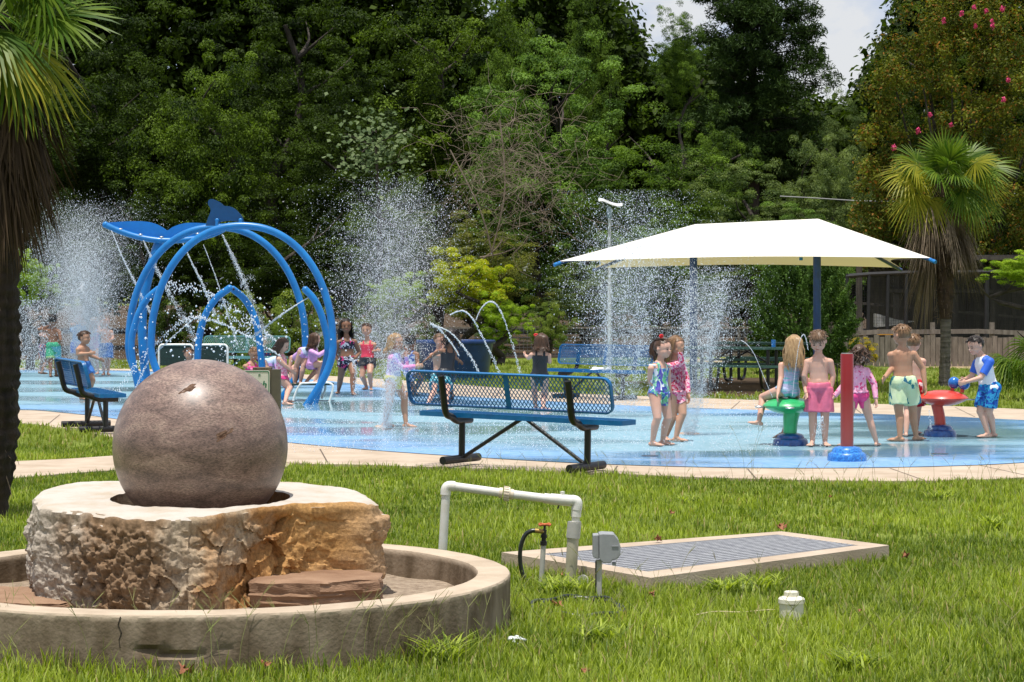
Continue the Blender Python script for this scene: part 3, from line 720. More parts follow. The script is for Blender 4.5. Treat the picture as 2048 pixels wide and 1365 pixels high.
# red crab toy
q=G(1880,878); Yr=q[1]; s=F/Yr
rt_=root('spray_crab',(*q[:2],.028),'red saucer spray toy with two blue ball eyes on a blue base','spray toy')
g=Geo(); g.lathe((*q[:2],.028),domeprof(.178,.13),40); build(g,'base',m_domed,rt_,40)
g=Geo(); g.tube(catmull([P(1881,866,Yr),P(1879,835,Yr),P(1873,808,Yr)],5),[.062]*11,20); g.lathe(P(1881,862,Yr),[(.066,-.01),(.066,.015),(.06,.015)],20); build(g,'stem',m_red,rt_,40)
zc=CH-(797-HZ)/s; x=(1885-1024)/s
g=Geo(); g.lathe((x,Yr,zc),[(a*1.06,b*1.0) for a,b in prof],56); build(g,'saucer',m_red,rt_,50)
for ex,ey,dy in ((1906,767,0),(1926,769,-.06)):
    g=Geo(); e0=P(ex-2,786,Yr+dy); e1=P(ex,772,Yr+dy); g.tube([e0,e1],.022,12); build(g,'eye_stalk',m_red,rt_,40)
    g=Geo(); g.ell(P(ex+2,ey-1,Yr+dy),.066,None,24,16); build(g,'ball_eye',m_eye,rt_,50)
g=Geo(); g.beam(P(1916,799,Yr-.1),P(1966,800,Yr-.1),.05,.012); build(g,'side_nozzle',m_steel,rt_,40)
# red post
q=G(1694,930); q[1]=21.4; q[0]=(1694-1024)/F*21.4; s=F/q[1]
m_post=mat('post_red',(.22,.002,.002),.35,scale=3,var=.1,coat=.3)
def zfade(m,z0,z1,col,amt):
    n=m.node_tree; b=n.nodes['Principled BSDF']; src=b.inputs['Base Color'].links[0].from_socket
    tc=n.nodes.new('ShaderNodeTexCoord'); sp=n.nodes.new('ShaderNodeSeparateXYZ'); n.links.new(tc.outputs['Object'],sp.inputs[0])
    a=n.nodes.new('ShaderNodeMapRange'); a.inputs['From Min'].default_value=z1; a.inputs['From Max'].default_value=z0; a.inputs['To Max'].default_value=amt; n.links.new(sp.outputs[2],a.inputs['Value'])
    mx=n.nodes.new('ShaderNodeMix'); mx.data_type='RGBA'; mx.inputs[7].default_value=(*col,1); n.links.new(a.outputs['Result'],mx.inputs['Factor']); n.links.new(src,mx.inputs[6]); n.links.new(mx.outputs[2],b.inputs['Base Color'])
zfade(m_post,.10,.72,(.32,.075,.065),.9)   # sun-bleached, chalky lower part
po=root('spray_post',(*q[:2],.028),'tall plain red spray post with a bright blue domed base at the near pad edge','spray post')
g=Geo(); g.lathe((*q[:2],.028),domeprof(.184,.135),40); build(g,'base',m_dome,po,40)
g=Geo(); zt=CH-(708-HZ)/s; g.lathe((*q[:2],0),[(.061,.13),(.061,zt-.006),(.058,zt)],28); build(g,'post',m_post,po,40)
g=Geo(); g.lathe((*q[:2],0),[(.054,zt),(.054,zt+.006),(.001,zt+.007)],28); build(g,'cap',m_steel,po,40)
# jet rings (tan discs)
m_tan=mat('tan_disc',(.48,.34,.25),.6,var=.1)
for (a,b_),lb in (((770,858),'flat tan ground nozzle disc under the jet by the girl in the rash guard'),((1378,873),'flat tan ground nozzle disc to the right of the two girls')):
    q=G(a,b_); g=Geo(); g.lathe((*q[:2],.028),[(.125,0),(.10,.014),(.03,.022),(.001,.022)],32); solo(g,'nozzle_disc',m_tan,(*q[:2],.028),lb,'ground nozzle','ground nozzles',smooth=50)

# ================================================================ canopy
m_can=mat('canopy_fabric',(.83,.80,.74),.8,spec=.1,scale=300,color2=(.86,.84,.78),bump=.05,bscale=400)
n=m_can.node_tree; b=n.nodes['Principled BSDF']; out=n.nodes['Material Output']
tr=n.nodes.new('ShaderNodeBsdfTranslucent'); tr.inputs['Color'].default_value=(.75,.60,.28,1); ms=n.nodes.new('ShaderNodeMixShader'); ms.inputs[0].default_value=.22
n.links.new(b.outputs[0],ms.inputs[1]); n.links.new(tr.outputs[0],ms.inputs[2]); n.links.new(ms.outputs[0],out.inputs[0])
m_navy=mat('navy_post',(.003,.045,.20),.4,coat=.3,var=.15)
YF,YB2,YM=36.2,40.4,38.2
c1,c2,c3,c4=P(1118,523,36.6),P(1862,517,35.8),P(1800,520,40.0),P(1190,524,40.8)
c3[2]=2.05; c4[2]=2.05; c1[2]=2.115; c2[2]=2.155
r1,r2=P(1390,449,38.2),P(1636,438,37.8)
cn=root('shade_canopy',(*((r1+r2)/2)[:2],0),'wide white hipped fabric shade canopy on two dark blue posts','canopy')
def patch(corners,sag,nu=20,nv=14):
    a,b_,c,d=[np.array(q) for q in corners] # a->b bottom edge, d->c top edge
    V=[];f=[]
    for j in range(nv+1):
        v=j/nv
        for i in range(nu+1):
            u=i/nu; p=(a*(1-u)+b_*u)*(1-v)+(d*(1-u)+c*u)*v
            p=p.copy(); p[2]-=sag*math.sin(pi*v)*math.sin(pi*u)
            e=math.sin(pi*u)*(1-v)**2
            cen_=(r1+r2)/2; dd=cen_-p; dd[2]=0; p+=nrm(dd)*e*.38; p[2]+=e*.055
            V.append(p)
    for j in range(nv):
        for i in range(nu): k=j*(nu+1)+i; f.append((k,k+1,k+nu+2,k+nu+1))
    return V,f
g=Geo(); g.add(*patch((c1,c2,r2,r1),.03)); g.add(*patch((c3,c4,r1,r2),.03))
g.add(*patch((c4,c1,r1,r1),.03)); g.add(*patch((c2,c3,r2,r2),.03)); build(g,'fabric',m_can,cn,60)
for px,Yp,r_ in ((1387,38.2,r1),(1634,37.8,r2)):
    x=(px-1024)/F*Yp; g=Geo(); g.lathe((x,Yp,0),[(.066,0),(.066,2.62)],20); build(g,'post',m_navy,cn,50)
g=Geo()
for c_,r_ in ((c1,r1),(c2,r2),(c3,r2),(c4,r1)):
    g.tube([r_-np.array([0,0,.10]),c_-np.array([0,0,.03])+nrm(c_-r_)*.04],.03,10)
g.tube([r1-np.array([0,0,.10]),r2-np.array([0,0,.10])],.035,10); build(g,'rafter',m_navy,cn,50)
g=Geo()
for c_,r_ in ((c1,r1),(c2,r2)): g=Geo(); g.tube([c_-nrm(c_-r_)*.02-np.array([0,0,.03]),c_+nrm(c_-r_)*.10-np.array([0,0,.04])],.032,10); build(g,'corner_bracket',m_wb,cn,50)
g=Geo(); pz=P(1602,515,36.9); g.tube([pz,pz-np.array([0,0,.05])],.03,10); build(g,'corner_bracket',m_wb,cn,50)

# ================================================================ picnic table
def picnic(loc,yaw,lab):
    r=root('picnic_table',loc,lab,'picnic table','picnic tables under the canopy',rot=yaw)
    def board(y,z,w_,h,L):
        g=Geo(); V,f=rim(L/2,w_/2,.05,-.02,.012,.015); V=np.array(V)[:,[0,2,1]]+np.array([0,y,z]); g.add(V,f)
        pm=mesh_panel(L/2-.015,w_/2-.015,.045,.06,.012,.005); off=g.n
        for v in pm.V: g.V.append(v[:,[0,2,1]]+np.array([0,y,z+.006]))
        for q in pm.Fq: g.Fq.append([i+off for i in q])
        g.n+=pm.n; return g
    build(board(0,.72,.74,.03,1.83),'tabletop',m_green2,r,35,local=True)
    for s in (-1,1): build(board(s*.62,.44,.25,.03,1.83),'seat',m_green2,r,35,local=True)
    for s in (-1,1):
        x=s*.56
        for t in (-1,1):
            g=Geo(); g.tube([(x,t*.22,.70),(x,t*.22,.05)],.028,10); build(g,'leg',m_blk,r,50,local=True)
            g=Geo(); g.tube(catmull([(x,t*.22,.12),(x,t*.35,.06),(x,t*.52,.10),(x,t*.60,.25),(x,t*.62,.42)],5),.026,10); build(g,'seat_support',m_blk,r,50,local=True)
        g=Geo(); g.tube([(x,-.62,.40),(x,.62,.40)],.022,8); build(g,'crossbar',m_blk,r,50,local=True)
        g=Geo(); g.tube([(x*.98,.0,.45),(s*.08,0,.70)],.016,8); build(g,'brace',m_blk,r,50,local=True)
    return r
m_green2=mat('picnic_green',(.03,.085,.07),.5,var=.25)
picnic(((1478-1024)/F*36.9,36.9,0),math.radians(-24),'near dark green mesh picnic table under the canopy with a blue cup on it')
picnic(((1530-1024)/F*40.3,40.3,0),math.radians(-24),'second dark green mesh picnic table behind the near one under the canopy')
q=P(1547,700,36.6); g=Geo(); g.lathe((q[0],q[1],.733),[(.034,0),(.040,.12),(.034,.12),(.03,.01)],16); solo(g,'cup',m_dome,(q[0],q[1],.733),'blue cup standing on the picnic table end','cup',smooth=40)
# ================================================================ tub
m_tub=mat('tub_blue',(.003,.035,.15),.4,var=.2,coat=.2)
q=(909-1024)/F*42.5; g=Geo(); g.lathe((q,42.5,0),[(.60,0),(.63,.02),(.72,.66),(.76,.665),(.77,.70),(.76,.725),(.72,.725),(.70,.70),(.60,.1)],64)
solo(g,'water_tub',m_tub,(q,42.5,0),'large dark blue round tub on the far grass behind the boy covering his face','tub',smooth=40)
# ================================================================ patio chairs
m_wht=mat('white_tube',(.78,.78,.74),.4,var=.05)
m_sling=mat('dark_sling',(.012,.035,.03),.8,var=.3,scale=30)
def chair(x0,x1,Y,label):
    a,b_=P(x0,690,Y),P(x1,690,Y); zt=a[2]; W=b_[0]-a[0]; r=root('patio_chair',((a[0]+b_[0])/2,Y,.028),label,'chair','white-framed patio chairs inside the whale')
    zt-=.028
    g=Geo(); pts=catmull([(-W/2-.02,0,0),(-W/2,0,.4),(-W/2+.0,0,zt-.08),(-W/2+.03,0,zt-.01),(-W/2+.09,0,zt),(W/2-.09,0,zt),(W/2-.03,0,zt-.01),(W/2,0,zt-.08),(W/2,0,.4),(W/2+.02,0,0)],5); g.tube(pts,.018,8); build(g,'back_frame',m_wht,r,50,local=True)
    g=Geo(); g.box((0,.0,(zt+.42)/2),(W-.04,.012,zt-.46)); g.box((0,-.24,.38),(W-.04,.46,.012)); build(g,'sling',m_sling,r,local=True)
    for s in (-1,1):
        g=Geo(); g.tube(catmull([(s*W/2,0,.38),(s*W/2,-.40,.39),(s*(W/2+.0),-.48,.36),(s*(W/2+.02),-.50,0)],5),.016,8); build(g,'leg',m_wht,r,50,local=True)
chair(318,386,35.6,'white-framed patio chair with dark sling, left one inside the whale hoops')
chair(399,455,35.6,'white-framed patio chair with dark sling, just right of the left inner rib')
# low white lounge table holding kids
Y=33.3
tb=root('low_table',((622-1024)/F*Y,Y,.028),'low white tubular table with dark mesh top that two girls stand on','table')
def Lp(x,y,dy=0): return P(x,y,Y+dy)-np.array(list(tb.location))
for dy,x0,x1 in ((-.32,587,665),(.18,575,650)):
    g=Geo(); pts=catmull([Lp(x0-4,814 if dy<0 else 802,dy),Lp(x0+5,785,dy),Lp(x0+14,769,dy),Lp(x0+26,767,dy),Lp(x1-22,766,dy),Lp(x1-6,767,dy),Lp(x1+1,776,dy),Lp(x1-7,808 if dy<0 else 798,dy)],6); g.tube(pts,.017,8); build(g,'leg_frame',m_wht,tb,50,local=True)
ztab=CH-(768-HZ)/F*Y
g=Geo(); g.box((.02,-.07,ztab-.028),(.60,.52,.02)); build(g,'mesh_top',m_sling,tb,local=True)
# second low frame left of it (stool the pink girl is next to)
# ================================================================ sign on post
Y=19.2
m_board=mat('post_wood',(.12,.085,.05),.8,var=.4,scale=12,bump=.3); m_bronze=mat('bronze_box',(.10,.085,.06),.55,var=.15)
m_signw=mat('sign_cream',(.62,.60,.52),.5,var=.03); m_signg=mat('sign_green',(.01,.16,.07),.5)
sg=root('welcome_sign',((515-1024)/F*Y,Y,.02),'cream sign with green border and green lettering on a brown pedestal behind the stone ball','sign')
def SP(x,y,d=0): return P(x,y,Y+d)
g=Geo(); x0,x1=SP(505,740)[0],SP(541,740)[0]; zt=SP(500,736)[2]
g.box(((x0+x1)/2,Y+.09,zt/2),(x1-x0,.16,zt)); build(g,'post',m_board,sg)
g=Geo(); xa,xb=SP(541,0)[0],SP(559,0)[0]; g.box(((xa+xb)/2+.003,Y+.06,zt/2-.005),(xb-xa,.10,zt-.02)); build(g,'side_panel',m_bronze,sg)
xs0,xs1=SP(468,0)[0],SP(540,0)[0]; zs1=SP(0,741)[2]; zs0=SP(0,800)[2]; cx,cz=(xs0+xs1)/2,(zs0+zs1)/2
def plate(w_,h,y,t,r): 
    g=Geo(); g.prism([(cx+a,y,cz+b_) for a,b_ in rrect(w_,h,r)],(0,t,0)); return g
build(plate((xs1-xs0)/2,(zs1-zs0)/2,Y-.006,.006,.02),'panel',m_signw,sg)
g=Geo(); V,f=rim((xs1-xs0)/2-.006,(zs1-zs0)/2-.006,.018,0,.002,.006); V=np.array(V)+np.array([cx,Y-.009,cz]); g.add(V,f); build(g,'border',m_signg,sg)
def textmesh(s,size,pos,name,m,parent,shear=.25,ext=.001):
    c=bpy.data.curves.new('t','FONT'); c.body=s; c.size=size; c.align_x='RIGHT'; c.shear=shear; c.extrude=ext; c.offset=.0008
    o=bpy.data.objects.new('t',c); COL.objects.link(o); dg=bpy.context.evaluated_depsgraph_get(); me=bpy.data.meshes.new_from_object(o.evaluated_get(dg)); bpy.data.objects.remove(o)
    V=np.empty(len(me.vertices)*3,np.float32); me.vertices.foreach_get('co',V); V=V.reshape(-1,3); W=np.stack([V[:,0]+pos[0],-V[:,2]+pos[1],V[:,1]+pos[2]],1); me.vertices.foreach_set('co',W.astype(np.float32).ravel()); me.update()
    me.materials.clear(); return link(name,me,m,parent)
t=SP(533,776); textmesh('Splash',.085,(t[0],Y-.008,t[2]),'lettering',m_signg,sg)
g=Geo(); t=SP(519,750); g.box((t[0]-.006,Y-.008,t[2]-.006),(.004,.003,.022)); g.box((t[0]+.006,Y-.008,t[2]-.004),(.004,.003,.016)); g.box((t[0],Y-.008,t[2]+.004),(.014,.003,.004)); build(g,'emblem',m_signg,sg)

# ================================================================ pipework
m_pvc=mat('white_pvc',(.70,.70,.66),.4,scale=14,color2=(.60,.58,.50),thr=(.35,.75))
m_pvcg=mat('grey_pvc',(.38,.38,.36),.5,scale=9,color2=(.50,.48,.42)); m_dirty=mat('dirty_pvc',(.45,.42,.32),.6,scale=6,color2=(.30,.28,.19))
Y=12.5
pp_=root('pipe_loop',(*P(1142,1165,Y)[:2],0),'white PVC pipe bent over the lawn from the basin to a thick standpipe','pipe')
def pt(x,y,d=0): return P(x,y,Y+d)
g=Geo(); g.tube([pt(883,1140),pt(892,986)],.024,16); g.tube([pt(905,973),pt(1000,986)],.024,16); g.tube([pt(1015,988),pt(1105,999)],.024,16); build(g,'pipe',m_pvc,pp_,50)
g=Geo(); g.tube(catmull([pt(891,990),pt(892.5,978),pt(898,973),pt(910,973.5)],6),.029,16); build(g,'elbow',m_pvc,pp_,50)
g=Geo(); g.tube(catmull([pt(1142,1001),pt(1152,1003),pt(1154,1010),pt(1153,1020)],6),.030,16); build(g,'elbow',m_pvc,pp_,50)
g=Geo(); g.tube([pt(998,985.8),pt(1005,986.6)],.030,16); g.tube([pt(1007,987),pt(1019,988.5)],.038,24); g.tube([pt(1019,988.5),pt(1027,989.5)],.029,16)
for k in range(16):
    an=2*pi*k/16; d=np.array([0,math.cos(an),math.sin(an)])*.038; g.beam(pt(1008,987)+d,pt(1018,988.4)+d,.005,.005)
build(g,'union_fitting',mat('cream_pvc',(.62,.54,.42),.45,var=.1),pp_,50)
g=Geo(); g.tube([pt(1088,996.8),pt(1101,998.5)],.028,16); g.tube([pt(1101,998.5),pt(1143,1002)],.031,16); g.lathe(pt(1125,998)+np.array([0,0,.028]),[(.012,-.02),(.012,.012),(.001,.014)],10); build(g,'valve_body',m_pvc,pp_,50)
g=Geo(); g.tube([pt(1128,985,.0),pt(1125,997),pt(1115,1018,.0)],.004,8); build(g,'tie',m_blk,pp_)
g=Geo(); g.tube([pt(1153,1018),pt(1151,1044)],.022,16); g.tube([pt(1153,1019),pt(1152,1034)],.028,16); build(g,'reducer',m_pvc,pp_,50)
g=Geo(); g.tube([pt(1149,1043),pt(1149,1046)],.036,20); g.tube([pt(1149,1045),pt(1146,1076)],.038,20); build(g,'coupling',m_pvcg,pp_,50)
g=Geo(); g.tube([pt(1146,1075),pt(1140,1190)],.032,20); build(g,'standpipe',m_dirty,pp_,50)
# spigot
Y=12.45
sp_=root('spigot',(*P(1081,1165,Y)[:2],0),'garden tap with orange wheel handle on a thin grey riser','tap')
m_brass=mat('brass',(.42,.27,.08),.4,metal=.6,var=.2); m_rust=mat('orange_handle',(.42,.10,.03),.7,var=.4,scale=60)
g=Geo(); g.tube([pt(1081,1190),pt(1087,1090)],.014,12); build(g,'riser',m_pvcg,sp_,50)
g=Geo(); g.tube([pt(1087,1091),pt(1087.3,1083)],.019,12); g.tube([pt(1087.3,1083),pt(1087.6,1076)],.013,12); g.tube([pt(1087.6,1076),pt(1088,1070)],.018,12); g.tube([pt(1088,1070),pt(1089,1060)],.013,12); g.tube([pt(1089,1060),pt(1089.5,1050)],.007,8); build(g,'valve_body',m_blk,sp_,50)
g=Geo(); g.tube([pt(1088,1064),pt(1070,1061.5)],.013,12); build(g,'brass_outlet',m_brass,sp_,50)
g=Geo(); c=pt(1089.5,1049.5); g.tube([c+np.array([.030*math.cos(a),.030*math.sin(a),.003*math.sin(3*a)]) for a in [2*pi*k/20 for k in range(20)]],.0065,8,closed=True)
for k in range(4): a=pi/4+pi/2*k; g.tube([c,c+np.array([.03*math.cos(a),.03*math.sin(a),0])],.005,6)
build(g,'wheel_handle',m_rust,sp_,50)
m_hose=mat('black_hose',(.012,.016,.015),.3,spec=.6)
ho=catmull([pt(1072,1061.8),pt(1062,1062.5),pt(1051,1070),pt(1043,1088),pt(1040,1112),pt(1043,1140),pt(1053,1165),pt(1067,1182),pt(1080,1196,-.2)],6)
g=Geo(); g.tube(ho,.0125,10); solo(g,'garden_hose',m_hose,(*P(1060,1180,Y)[:2],0),'black garden hose curving down from the tap into the grass','hose',smooth=50)
hc=[]
for k in range(150):
    a=2*pi*k/60; cq=G(1155,1226); r_=.22+.02*math.sin(k*.35)
    hc.append((cq[0]+r_*1.0*math.cos(a),cq[1]+.30*math.sin(a)+.02*math.sin(k*.2),.018+.010*(k//60)+.006*math.sin(k*.7)))
g=Geo(); g.tube(hc,.0105,8); solo(g,'coiled_hose',m_hose,(*G(1155,1226)[:2],0),'black hose coiled flat in the grass in front of the outlet box','hose',smooth=50)
# outlet box
Y=11.8
ob=root('outlet_box',(*P(1198,1203,Y)[:2],0),'grey weatherproof electrical outlet box on a short post in the lawn','outlet box')
m_gbox=mat('grey_plastic',(.27,.28,.29),.55,var=.08,scale=20)
g=Geo(); a,b_=pt(1197,1215),pt(1198,1120); g.beam(a,b_,.030,.030); build(g,'post',m_pvcg,ob)
g=Geo(); g.box(pt(1191.5,1165)+np.array([0,-.005,0]),(.006,.03,.22)); build(g,'conduit',m_blk,ob)
def ext(polypx,Y0,Y1,name,m,y_):
    g=Geo(); v=[P(x,y,Y0) for x,y in polypx]; w2=[q+np.array([0,Y1-Y0,0]) for q in v]; N=len(v)
    g.add(v+w2,[tuple(range(N)),tuple(range(2*N-1,N-1,-1))]+[(i,i+N,(i+1)%N+N,(i+1)%N) for i in range(N)]); o=build(g,name,m,ob)
    md=o.modifiers.new('b','BEVEL'); md.width=.004; md.segments=2; return o
ext([(1186,1071),(1198,1070),(1198,1119),(1191,1117),(1186,1115)],Y-.04,Y+.06,'back_box',m_gbox,0)
ext([(1198.5,1069),(1206,1068),(1228,1069),(1237,1080),(1241,1093),(1241,1111),(1233,1119),(1225,1121),(1221,1127),(1206,1127),(1199,1119)],Y-.06,Y+.07,'cover',m_gbox,0)
g=Geo(); g.box(P(1230,1093,Y-.062),(.035,.004,.004)); g.box(P(1228,1128,Y-.02),(.018,.05,.012)); g.box(P(1201,1067.5,Y),(.008,.05,.006)); g.box(P(1224,1067.5,Y),(.008,.05,.006)); build(g,'latch',m_gbox,ob)
# pvc clean-out cap
q=G(1583,1250); cp=root('cleanout_cap',(*q[:2],0),'cream PVC clean-out cap sticking out of the lawn on the right','pipe cap')
s=F/q[1]; m_cap=mat('cap_cream',(.62,.58,.46),.5,scale=12,color2=(.72,.69,.58))
g=Geo(); g.lathe((*q[:2],0),[(.058,-.02),(.058,.105),(.064,.106),(.064,.125),(.058,.132),(.040,.138)],32); build(g,'hub',m_cap,cp,35)
g=Geo(); g.lathe((*q[:2],0),[(.034,.115),(.034,.140),(.030,.144),(.001,.144)],4); 
g2=Geo(); g2.lathe((*q[:2],0),[(.036,.134),(.036,.158),(.033,.162),(.001,.162)],8); build(g2,'plug',m_cap,cp,30)
g=Geo(); g.box((q[0]-.002,q[1]-.0585,.108),(.028,.004,.012)); build(g,'mark',m_dark,cp)
g=Geo(); g.prism([G(1165,1176)+np.array([.036*math.cos(a),.0,.02+.05*math.sin(a)]) for a in [2*pi*k/24 for k in range(24)]],(.004,.012,0)); solo(g,'plastic_lid',m_pvcg,G(1165,1176),'small grey plastic disc standing in the grass beside the thick pipe','lid')
g=Geo(); g.tube(catmull([G(1392,1249)+[0,0,.045],G(1430,1244)+[0,0,.05],G(1480,1243)+[0,0,.045],G(1530,1241)+[0,0,.05],G(1556,1238)+[0,0,.045]],6),.003,6); solo(g,'string',mat('tan_string',(.55,.47,.28),.9),G(1470,1243),'thin tan string lying in the grass left of the cream cap','string')
g=Geo(); q=G(1035,1297)
for i in range(16): g.ell(q+np.array([random.uniform(-.03,.03),random.uniform(-.03,.03),random.uniform(.02,.05)]),(random.uniform(.008,.018),.012,random.uniform(.004,.01)),None,8,6)
solo(g,'crumpled_plastic',mat('clear_plastic',(.62,.66,.64),.3),q,'crumpled pale plastic scrap lying in the front grass','litter',smooth=True)
# dead leaves
m_leafd=mat('dead_leaf',(.20,.065,.03),.9,scale=40,color2=(.32,.14,.07))
def deadleaf(x,y,s_,z,lab):
    q=G(x,y,z); g=Geo(); V=[];f=[]; rr_=random.Random(int(x*7+y))
    n_=rr_.randint(2,4)
    for k in range(n_):
        a0=rr_.uniform(0,6.28); ax=np.array([math.cos(a0),math.sin(a0)*.6,rr_.uniform(-.1,.5)]); ay=nrm(np.cross(ax,[0,0,1]))+np.array([0,0,rr_.uniform(-.5,.5)])
        c=q+np.array([rr_.uniform(-.3,.3)*s_,rr_.uniform(-.3,.3)*s_,s_*.25]); N=9; ring=[]
        for i in range(N):
            a=2*pi*i/N; r=s_*.5*(.7+.3*math.cos(5*a)); ring.append(c+ax*r*math.cos(a)+ay*r*.7*math.sin(a)+np.array([0,0,s_*.22*math.cos(2*a)]))
        g.add(ring+[c],[(i,(i+1)%N,N) for i in range(N)])
    solo(g,'dead_leaf',m_leafd,q,lab,'dead leaf','curled dead leaves')
for x,y,s_,z,lab in [(1318,1083,.075,.10,'curled dark dead leaf on the left half of the grate frame edge'),(1560,1060,.09,.09,'red-brown dead leaf at the far tip of the grate frame'),(1224,1084,.06,.05,'dead leaf in the grass just behind the outlet box'),(1342,1028,.05,.05,'small dead leaf in the lawn above the grate'),(1660,995,.04,.05,'dead leaf lying alone in the lawn below the red post'),(1112,1213,.06,.05,'orange dead leaf beside the coiled hose'),(370,1345,.07,.05,'large dead leaf in the grass at the foot of the basin wall'),(535,1334,.06,.05,'small dead leaf at the foot of the basin wall'),(1168,1346,.05,.05,'dead leaf in the front grass at the bottom edge'),(1812,1116,.07,.05,'dead leaf in the lawn right of the grate'),(890,1158,.0,.0,''),(1715,1224,.04,.05,'dead leaf in the grass right of the cream cap'),(1305,1192,.05,.05,'dead leaf in the tall grass under the grate frame'),(848,1148,.05,.135,'dead leaf on the sand inside the basin'),(1118,1152,.045,.05,'dead leaf in the grass behind the tap')]:
    if s_>0: deadleaf(x,y,s_,z,lab)
# ================================================================ fences, aviary, lamp, cable
m_wood=mat('weathered_wood',(.12,.10,.08),.9,scale=5,color2=(.24,.205,.17),bump=.4,bscale=30,stretch=(3,3,.6),thr=(.3,.7))
m_woodd=mat('dark_shaded_wood',(.035,.03,.025),.9,scale=4,color2=(.08,.068,.056),stretch=(3,3,.6))  # darker wood colour; on the shed it paints in the trees' shade
m_wire=mat('fence_wire',(.20,.20,.20),.6,metal=.3)
# rear wire fence
Yf=57
fr=root('wire_fence',((1100-1024)/F*Yf,Yf,0),'low wire grid fence with a wooden top rail behind the far grass','fence')
x0,x1=(600-1024)/F*Yf,(1700-1024)/F*Yf; zr=CH-(656-HZ)/F*Yf
g=Geo(); g.beam((x0,Yf,zr),(x1,Yf,zr),.05,.045); build(g,'top_rail',m_wood,fr)
g=Geo(); g.box(((x0+x1)/2,Yf,.03),(x1-x0,.05,.06)); build(g,'bottom_rail',m_wood,fr)
x=x0
while x<x1:
    g=Geo(); g.box((x,Yf+.03,zr/2),(.07,.06,zr)); build(g,'post',m_wood,fr); x+=2.2
g=Geo(); x=x0
while x<x1: g.box((x,Yf-.03,zr/2),(.008,.008,zr)); x+=.10
for k in range(1,9): g.box(((x0+x1)/2,Yf-.04,zr*k/9),(x1-x0,.008,.008))
build(g,'wire_grid',m_wire,fr)
# picket fence right
def PZ(px,Y): return (px-1024)/F*Y
Yp=49.5
pf=root('picket_fence',(PZ(1850,Yp),Yp,0),'low weathered grey board fence in front of the aviary','fence')
x=PZ(1672,Yp); xe=PZ(2230,Yp); i=0
while x<xe and i<95:
    w_=random.uniform(.105,.14); h=CH-(random.uniform(668,676)-HZ)/F*Yp
    g=Geo(); g.box((x+w_/2,Yp+random.uniform(-.012,.012),h/2),(w_-.012,.022,h)); build(g,'board',m_wood,pf); x+=w_; i+=1
g=Geo(); g.beam((PZ(1672,Yp),Yp+.04,.15),(xe,Yp+.04,.15),.04,.07); g.beam((PZ(1672,Yp),Yp+.04,.50),(xe,Yp+.04,.50),.04,.07); build(g,'rail',m_woodd,pf)
Yr2=50.8
rf=root('rail_fence',(PZ(1850,Yr2),Yr2,0),'split rail of weathered timber running above the board fence','fence')
g=Geo(); zz=CH-(665-HZ)/F*Yr2; zl=CH-(672-HZ)/F*Yr2
pts=[(PZ(px,Yr2),Yr2,CH-(y-HZ)/F*Yr2) for px,y in ((1690,668),(1760,664),(1850,664),(1960,663),(2060,667),(2230,668))]
for a,b_ in zip(pts[:-1],pts[1:]): g.beam(a,b_,.07,.10)
build(g,'rail',m_wood,rf)
for px in (1722,1866,1985,2110):
    g=Geo(); g.box((PZ(px,Yr2),Yr2+.06,(zz+.22)/2),(.10,.09,zz+.22)); build(g,'post',m_wood,rf)
# aviary: dark tube frame with mesh
Ya=52.2
m_iron=mat('black_iron',(.012,.011,.013),.5,var=.2)
av=root('aviary_cage',(PZ(1870,Ya),Ya,0),'tall black-framed wire aviary cage behind the board fence','cage')
def AP(px,py,Y=Ya): return P(px,py,Y)
g=Geo(); g.tube([AP(1692,553),AP(1740,549),AP(1812,546),AP(2100,543)],.05,8); build(g,'top_bar',m_iron,av)
for px in (1694,1738,1776,1813,1974,2080):
    g=Geo(); g.tube([AP(px,548),AP(px-3,728)],.045 if px!=1974 else .055,8); build(g,'post',m_iron,av)
g=Geo()
for k in range(56):
    z=.1+k*.035*1.0; g.box((PZ(1900,Ya),Ya+.05,z),(PZ(2110,Ya)-PZ(1692,Ya),.006,.006)) if z<2.0 else None
for k in range(90): g.box((PZ(1692,Ya)+k*.055,Ya+.056,1.05),(.006,.006,2.0)) if k*.055<4.8 else None
build(g,'wire_mesh',m_iron,av)
# weathered shed with lattice behind the cage, tree shade painted in its colour
Ys=54.5
sh=root('lattice_shed',(PZ(1880,Ys),Ys,0),'dark weathered timber shed with lattice panels and a beam, seen through the aviary','shed')
g=Geo()
for px in (1658,1718,1792,1850,1910,1985,2060): g.box((PZ(px,Ys),Ys,1.25),(.13,.12,2.5))
build(g,'posts',m_woodd,sh)
g=Geo(); g.beam(AP(1640,520,Ys),AP(2120,516,Ys),.14,.16); g.beam(AP(1780,582,Ys-.1),AP(2100,584,Ys-.1),.10,.09); g.beam(AP(1700,605,Ys),AP(2100,640,Ys),.08,.06); build(g,'beam',m_woodd,sh)
g=Geo()
for k in range(42):
    for s in (1,-1):
        xa=PZ(1790,Ys)+k*.11; g.beam((xa,Ys+.03*s,1.68),(xa+s*.62,Ys+.03*s,2.30),.03,.012,up=(0,1,0))
build(g,'lattice',m_woodd,sh)
g=Geo(); g.box((PZ(1920,Ys),Ys+1.4,1.1),(PZ(2110,Ys)-PZ(1780,Ys),.08,2.2)); g.box((PZ(1920,Ys),Ys+.2,2.42),(PZ(2130,Ys)-PZ(1770,Ys),3.2,.08)); build(g,'back_wall',m_woodd,sh)
g=Geo(); g.prism([AP(1754,628,53.4),AP(1795,640,53.4),AP(1832,643,53.4),AP(1800,650,53.4),AP(1754,655,53.4)],(0,.5,0))
solo(g,'stone_ledge',mat('grey_ledge',(.30,.30,.30),.8,var=.3),AP(1790,655,53.4),'pale grey slanted slab inside the aviary cage','slab')
